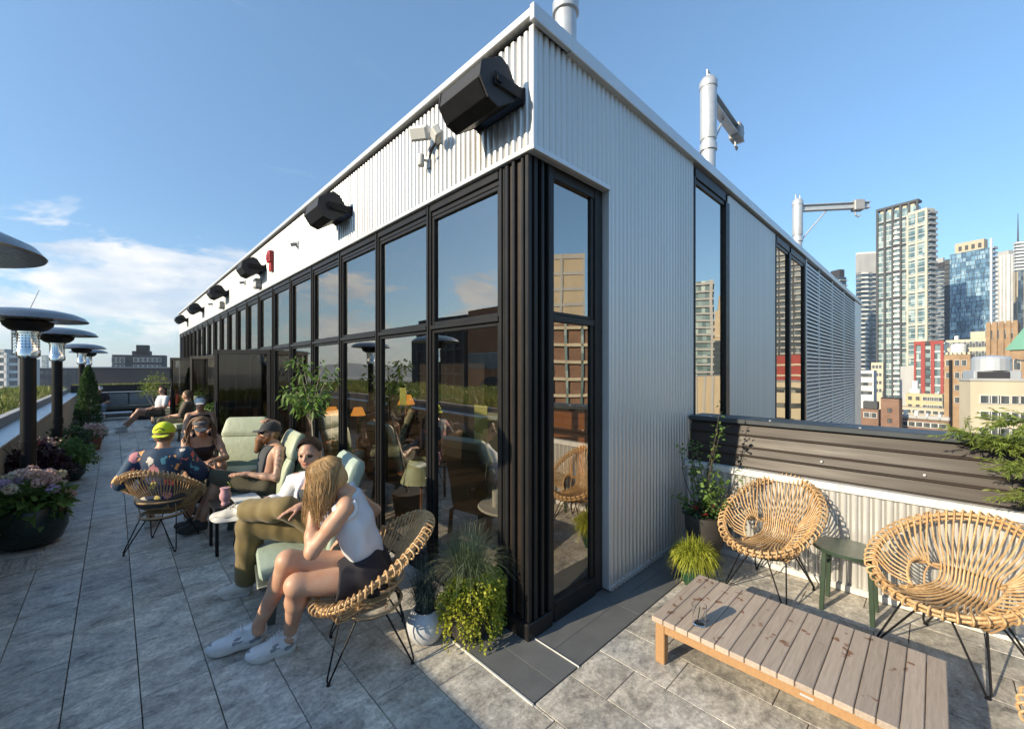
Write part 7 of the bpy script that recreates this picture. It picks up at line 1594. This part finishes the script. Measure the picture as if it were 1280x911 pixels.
for i in range(46):
    s = 1 if rng.random() < 0.25 else -1; a = rng.uniform(0.2, 2.6); s0 = P(-0.02, s * 0.02, 0.118); s1 = P(-0.03 - 0.06 * abs(math.cos(a)), s * 0.100, 0.04 + rng.uniform(-.02, .03)); ln = rng.uniform(0.18, 0.34)
    paths.append(catmull([s0, s1, s1 + l * s * rng.uniform(0.01, 0.05) + V3(0, rng.uniform(-.01, .05), -ln * 0.5), s1 + l * s * rng.uniform(0.0, 0.08) + V3(0, rng.uniform(-.02, .06), -ln)], 4))
strands('locs', paths, 0.009, M['hair_locs'], t, 6)
for s in 'LR': a = V3(J['a' + s]); shoe(t, (a.x, a.y + 0.05, 0), (a.x, a.y - 0.18, 0), (0, 0, 1), q, M['rubber_black'], M['rubber_black'], laces=False, h=0.01)
t = thing('pouf', 'dark round pouf under the woman with locs', 'pouf', (0.76, 6.28, 0)); mb = MB(); mb.lathe([(0.16, 0), (0.2, 0.03), (0.21, 0.2), (0.19, 0.34), (0.1, 0.36), (0, 0.36)], (0.76, 6.28, 0), 24); mb.build('cushion', M['cloth_black'], t, smooth=True)
# ---- bearded man
q = 0.94
J = dict(pel=(1.08, 4.66, 0.445), nck=(1.19, 4.72, 0.835), hd=(1.135, 4.735, 0.95), hf=(-0.96, -0.12, 0.22), hu=(0.22, 0, 0.97), w=1.05, noeye=True, sL=(1.19, 4.545, 0.785), eL=(1.13, 4.44, 0.545), wL=(0.92, 4.60, 0.59), sR=(1.18, 4.90, 0.80), eR=(1.28, 5.02, 0.99), wR=(1.16, 4.85, 1.055), kL=(0.73, 4.86, 0.565), aL=(0.62, 5.0, 0.13), kR=(0.72, 4.99, 0.50), aR=(0.60, 5.18, 0.09))
t, hm = person('bearded man with tattooed arms and black cap, one hand on his head', J, q, M['skin_tan'], 0.0085, (((-1, 0.25, 0.12), (0.1, 0.2, -1), 0.25, -1), ((-0.5, -0.65, 0.2), (-0.1, -0.2, -1), 0.45, 1)), ink=True)
pel, nk = V3(J['pel']), V3(J['nck']); up = unit(nk - pel)
garment('tank_top', M['cloth_grey'], t, J, q, 0.012, 0.009, ['torso'], [(nk - up * 0.03, up), (V3(J['sL']) + V3(0, 0.05, 0), (0, -1, 0)), (V3(J['sR']) - V3(0, 0.05, 0), (0, 1, 0))], (0.003, 28, 6))
garment('shorts', M['cloth_darkolive'], t, J, q, 0.02, 0.009, [('hips',), ('leg', 'L', 0.97), ('leg', 'R', 0.97)], [(pel + up * 0.1, up)], (0.006, 28, 2), flare=0.012)
hair_cap(t, hm, q, M['hair_short'], 'hair', 0.003, 0.03, -0.05, 0.008, amp=0.0008); cap_hat(t, hm, q, M['cap_black'], 1, lift=0.02, brim=0.07, tilt=0.25); glasses(t, hm, q, M['steel_black'])
P, f, l, u, m = hm; c = P(0.07, 0, -0.10); F = Field([c[i] - 0.16 for i in range(3)], [c[i] + 0.16 for i in range(3)], 0.006)
F.ell(P(0.045, 0, -0.075), np.array((0.058, 0.060, 0.042)) * q, m, 0.02); F.cap(P(0.062, 0, -0.09), P(0.075, 0, -0.20), 0.046, 0.026, 0.03)
for s in (1, -1): F.cap(P(0.0, 0.066 * s, -0.01), P(0.035, 0.045 * s, -0.08), 0.014, 0.03, 0.02)
F.folds(0.003, 110, 6, (0, 0, 1)); F.mesh('beard', M['beard'], t)
for s, d in (('L', (-0.22, 0.02)), ('R', (-0.2, 0.08))): a = V3(J['a' + s]); shoe(t, (a.x + 0.04, a.y, max(0, a.z - 0.10)), (a.x + d[0] + 0.04, a.y + d[1], max(0, a.z - 0.115)), (0, 0, 1), q, M['rubber_black'], M['rubber_black'], laces=False, h=0.009)

# ---- people farther off share one seated pose, bent to fit
def seated(x, y, a, q, seat=0.0, lean=-0.05, knee=0.42, foot=0.46, hx=0.0, turn=0.0, cross=False, armf=0.0):
    B = dict(pel=(0, 0, 0.45), nck=(lean, 0, 0.93), hd=(lean + 0.03 + hx, 0, 1.07), sL=(lean, 0.17, 0.86), sR=(lean, -0.17, 0.86), eL=(lean + 0.08, 0.22, 0.61), eR=(lean + 0.08, -0.22, 0.61), wL=(lean + 0.30 + armf, 0.13, 0.60), wR=(lean + 0.30 + armf, -0.13, 0.58),
             hL=(0, 0.085, 0.44), hR=(0, -0.085, 0.44), kL=(knee, 0.10 if not cross else 0.0, 0.49 if not cross else 0.56), kR=(knee, -0.10 if not cross else -0.04, 0.48), aL=(foot, 0.11 if not cross else -0.10, 0.09 if not cross else 0.20), aR=(foot - 0.02, -0.11, 0.09))
    Mx = Matrix.Translation((x, y, seat)) @ Matrix.Rotation(a, 4, 'Z') @ Matrix.Scale(q, 4); J = {k_: Mx @ V3(v) for k_, v in B.items()}
    J['hf'] = V3(math.cos(a + turn), math.sin(a + turn), -0.08); J['hu'] = V3(0, 0, 1); return J
def far_person(label, J, q, skin, top, legm, hairm, hat=None, sleeves=0.5, legs=1.9, shoes='shoe_white', red=None, h=0.013, long_hair=False, hat_brim=True):
    t, hm = person(label, J, q, M[skin], h); pel, nk = V3(J['pel']), V3(J['nck']); up = unit(nk - pel)
    garment('top', M[top], t, J, q, 0.018, h, ['torso'] + ([('arm', 'L', sleeves), ('arm', 'R', sleeves)] if sleeves else []), [(nk - up * (0.0 if sleeves else 0.05), up), (pel - up * 0.02, -up)], (0.004, 24, 4), shoulders=bool(sleeves))
    garment('trousers' if legs > 1 else 'shorts', M[legm], t, J, q, 0.014, h, [('hips',), ('leg', 'L', legs), ('leg', 'R', legs)], [(pel + up * 0.1, up)], (0.004, 24, 4))
    def lh(F, P): 
        for s in (1, -1): F.cap(P(-0.03, 0.065 * s, 0), P(-0.02, 0.085 * s, -0.17), 0.03, 0.02, 0.02)
    hair_cap(t, hm, q, M[hairm], 'hair', 0.012, 0.04, -0.05 if not long_hair else -0.20, 0.01, lh if long_hair else None)
    if hat: cap_hat(t, hm, q, M[hat], 1, lift=0.02, h=0.008)
    f = V3(J['hf']); f = V3(J['kR']) - V3(J['pel']); f.z = 0; f.normalize()
    for s in 'LR': a = V3(J['a' + s]); shoe(t, (a.x - f.x * 0.05, a.y - f.y * 0.05, max(0, a.z - 0.10)), (a.x + f.x * 0.18, a.y + f.y * 0.18, max(0, a.z - 0.10)), (0, 0, 1), q, M[shoes], M['rubber'], laces=False, h=0.012)
    return t
far_person('woman in white cap and black tank top behind the woman with locs', seated(1.06, 8.75, R(-98), 0.95, 0.0, lean=0.05, hx=0.06, armf=0.0), 0.95, 'skin_tan', 'cloth_black', 'cloth_brown', 'hair_brown', 'cap_white', sleeves=0, legs=0.6)
far_person('long haired person in white t-shirt on the far sofa, legs crossed', seated(0.85, 14.4, R(-160), 0.95, 0.0, lean=-0.12, knee=0.44, foot=0.72, turn=R(30), cross=True), 0.95, 'skin_fair', 'cloth_white', 'cloth_brown', 'hair_brown', None, 0.6, 0.55, long_hair=True)
far_person('person with sunglasses in a red top beside the one in the white t-shirt', seated(1.18, 15.0, R(-155), 0.95, 0.0, lean=-0.10, turn=R(25)), 0.95, 'skin_tan', 'cloth_red', 'cloth_white', 'hair_brown', None, 0.6, 0.6)
far_person('person in dark brown with back turned, in the green lounge chair by the doors', seated(1.15, 11.9, R(160), 0.93, 0.0, lean=-0.08), 0.93, 'skin_tan', 'cloth_brown', 'cloth_darkolive', 'hair_locs', None, 0.9, 1.9)
far_person('person in black t-shirt and white bucket hat alone on the far end bench', seated(-0.34, 19.1, R(-92), 0.92, -0.06, lean=-0.04), 0.92, 'skin_tan', 'cloth_black', 'cloth_blue', 'hair_brown', 'cap_white', 0.5, 1.2)
# the far couple's sofa and the seat of the woman in the white cap
t = thing('outdoor_sofa', 'grey outdoor sofa holding the couple near the far end', 'sofa', (1.3, 14.8, 0)); mb = MB(); mb.sweep_pad([(x, 14.8, 0.25) for x in (0.75, 0.78, 1.1, 1.45, 1.5)], [(0, 0, 1)] * 5, [1.5, 1.6, 1.64, 1.6, 1.5], [0.12, 0.2, 0.22, 0.2, 0.12]); mb.build('seat_cushion', M['frame_grey'], t, smooth=True); mb = MB(); mb.cbox((1.48, 14.0, 0.2), (1.6, 15.6, 0.66), 0.04); mb.build('backrest', M['frame_grey'], t)
for yy in (14.1, 15.5): mb = MB(); mb.cbox((0.85, yy - 0.03, 0), (1.5, yy + 0.03, 0.14), 0.01); mb.build('leg', M['frame_grey'], t)
t = thing('stool', 'dark stool under the woman in the white cap', 'stool', (1.06, 8.8, 0)); mb = MB(); mb.lathe([(0.17, 0.36), (0.18, 0.38), (0.17, 0.42), (0, 0.42)], (1.06, 8.8, 0), 24); mb.build('seat', M['steel_black'], t)
for a in range(4): mb = MB(); mb.tube([(1.06 + 0.12 * math.cos(a * PI / 2), 8.80 + 0.12 * math.sin(a * PI / 2), 0.36), (1.06 + 0.17 * math.cos(a * PI / 2), 8.80 + 0.17 * math.sin(a * PI / 2), 0)], 0.011, 6); mb.build('leg', M['steel_black'], t)
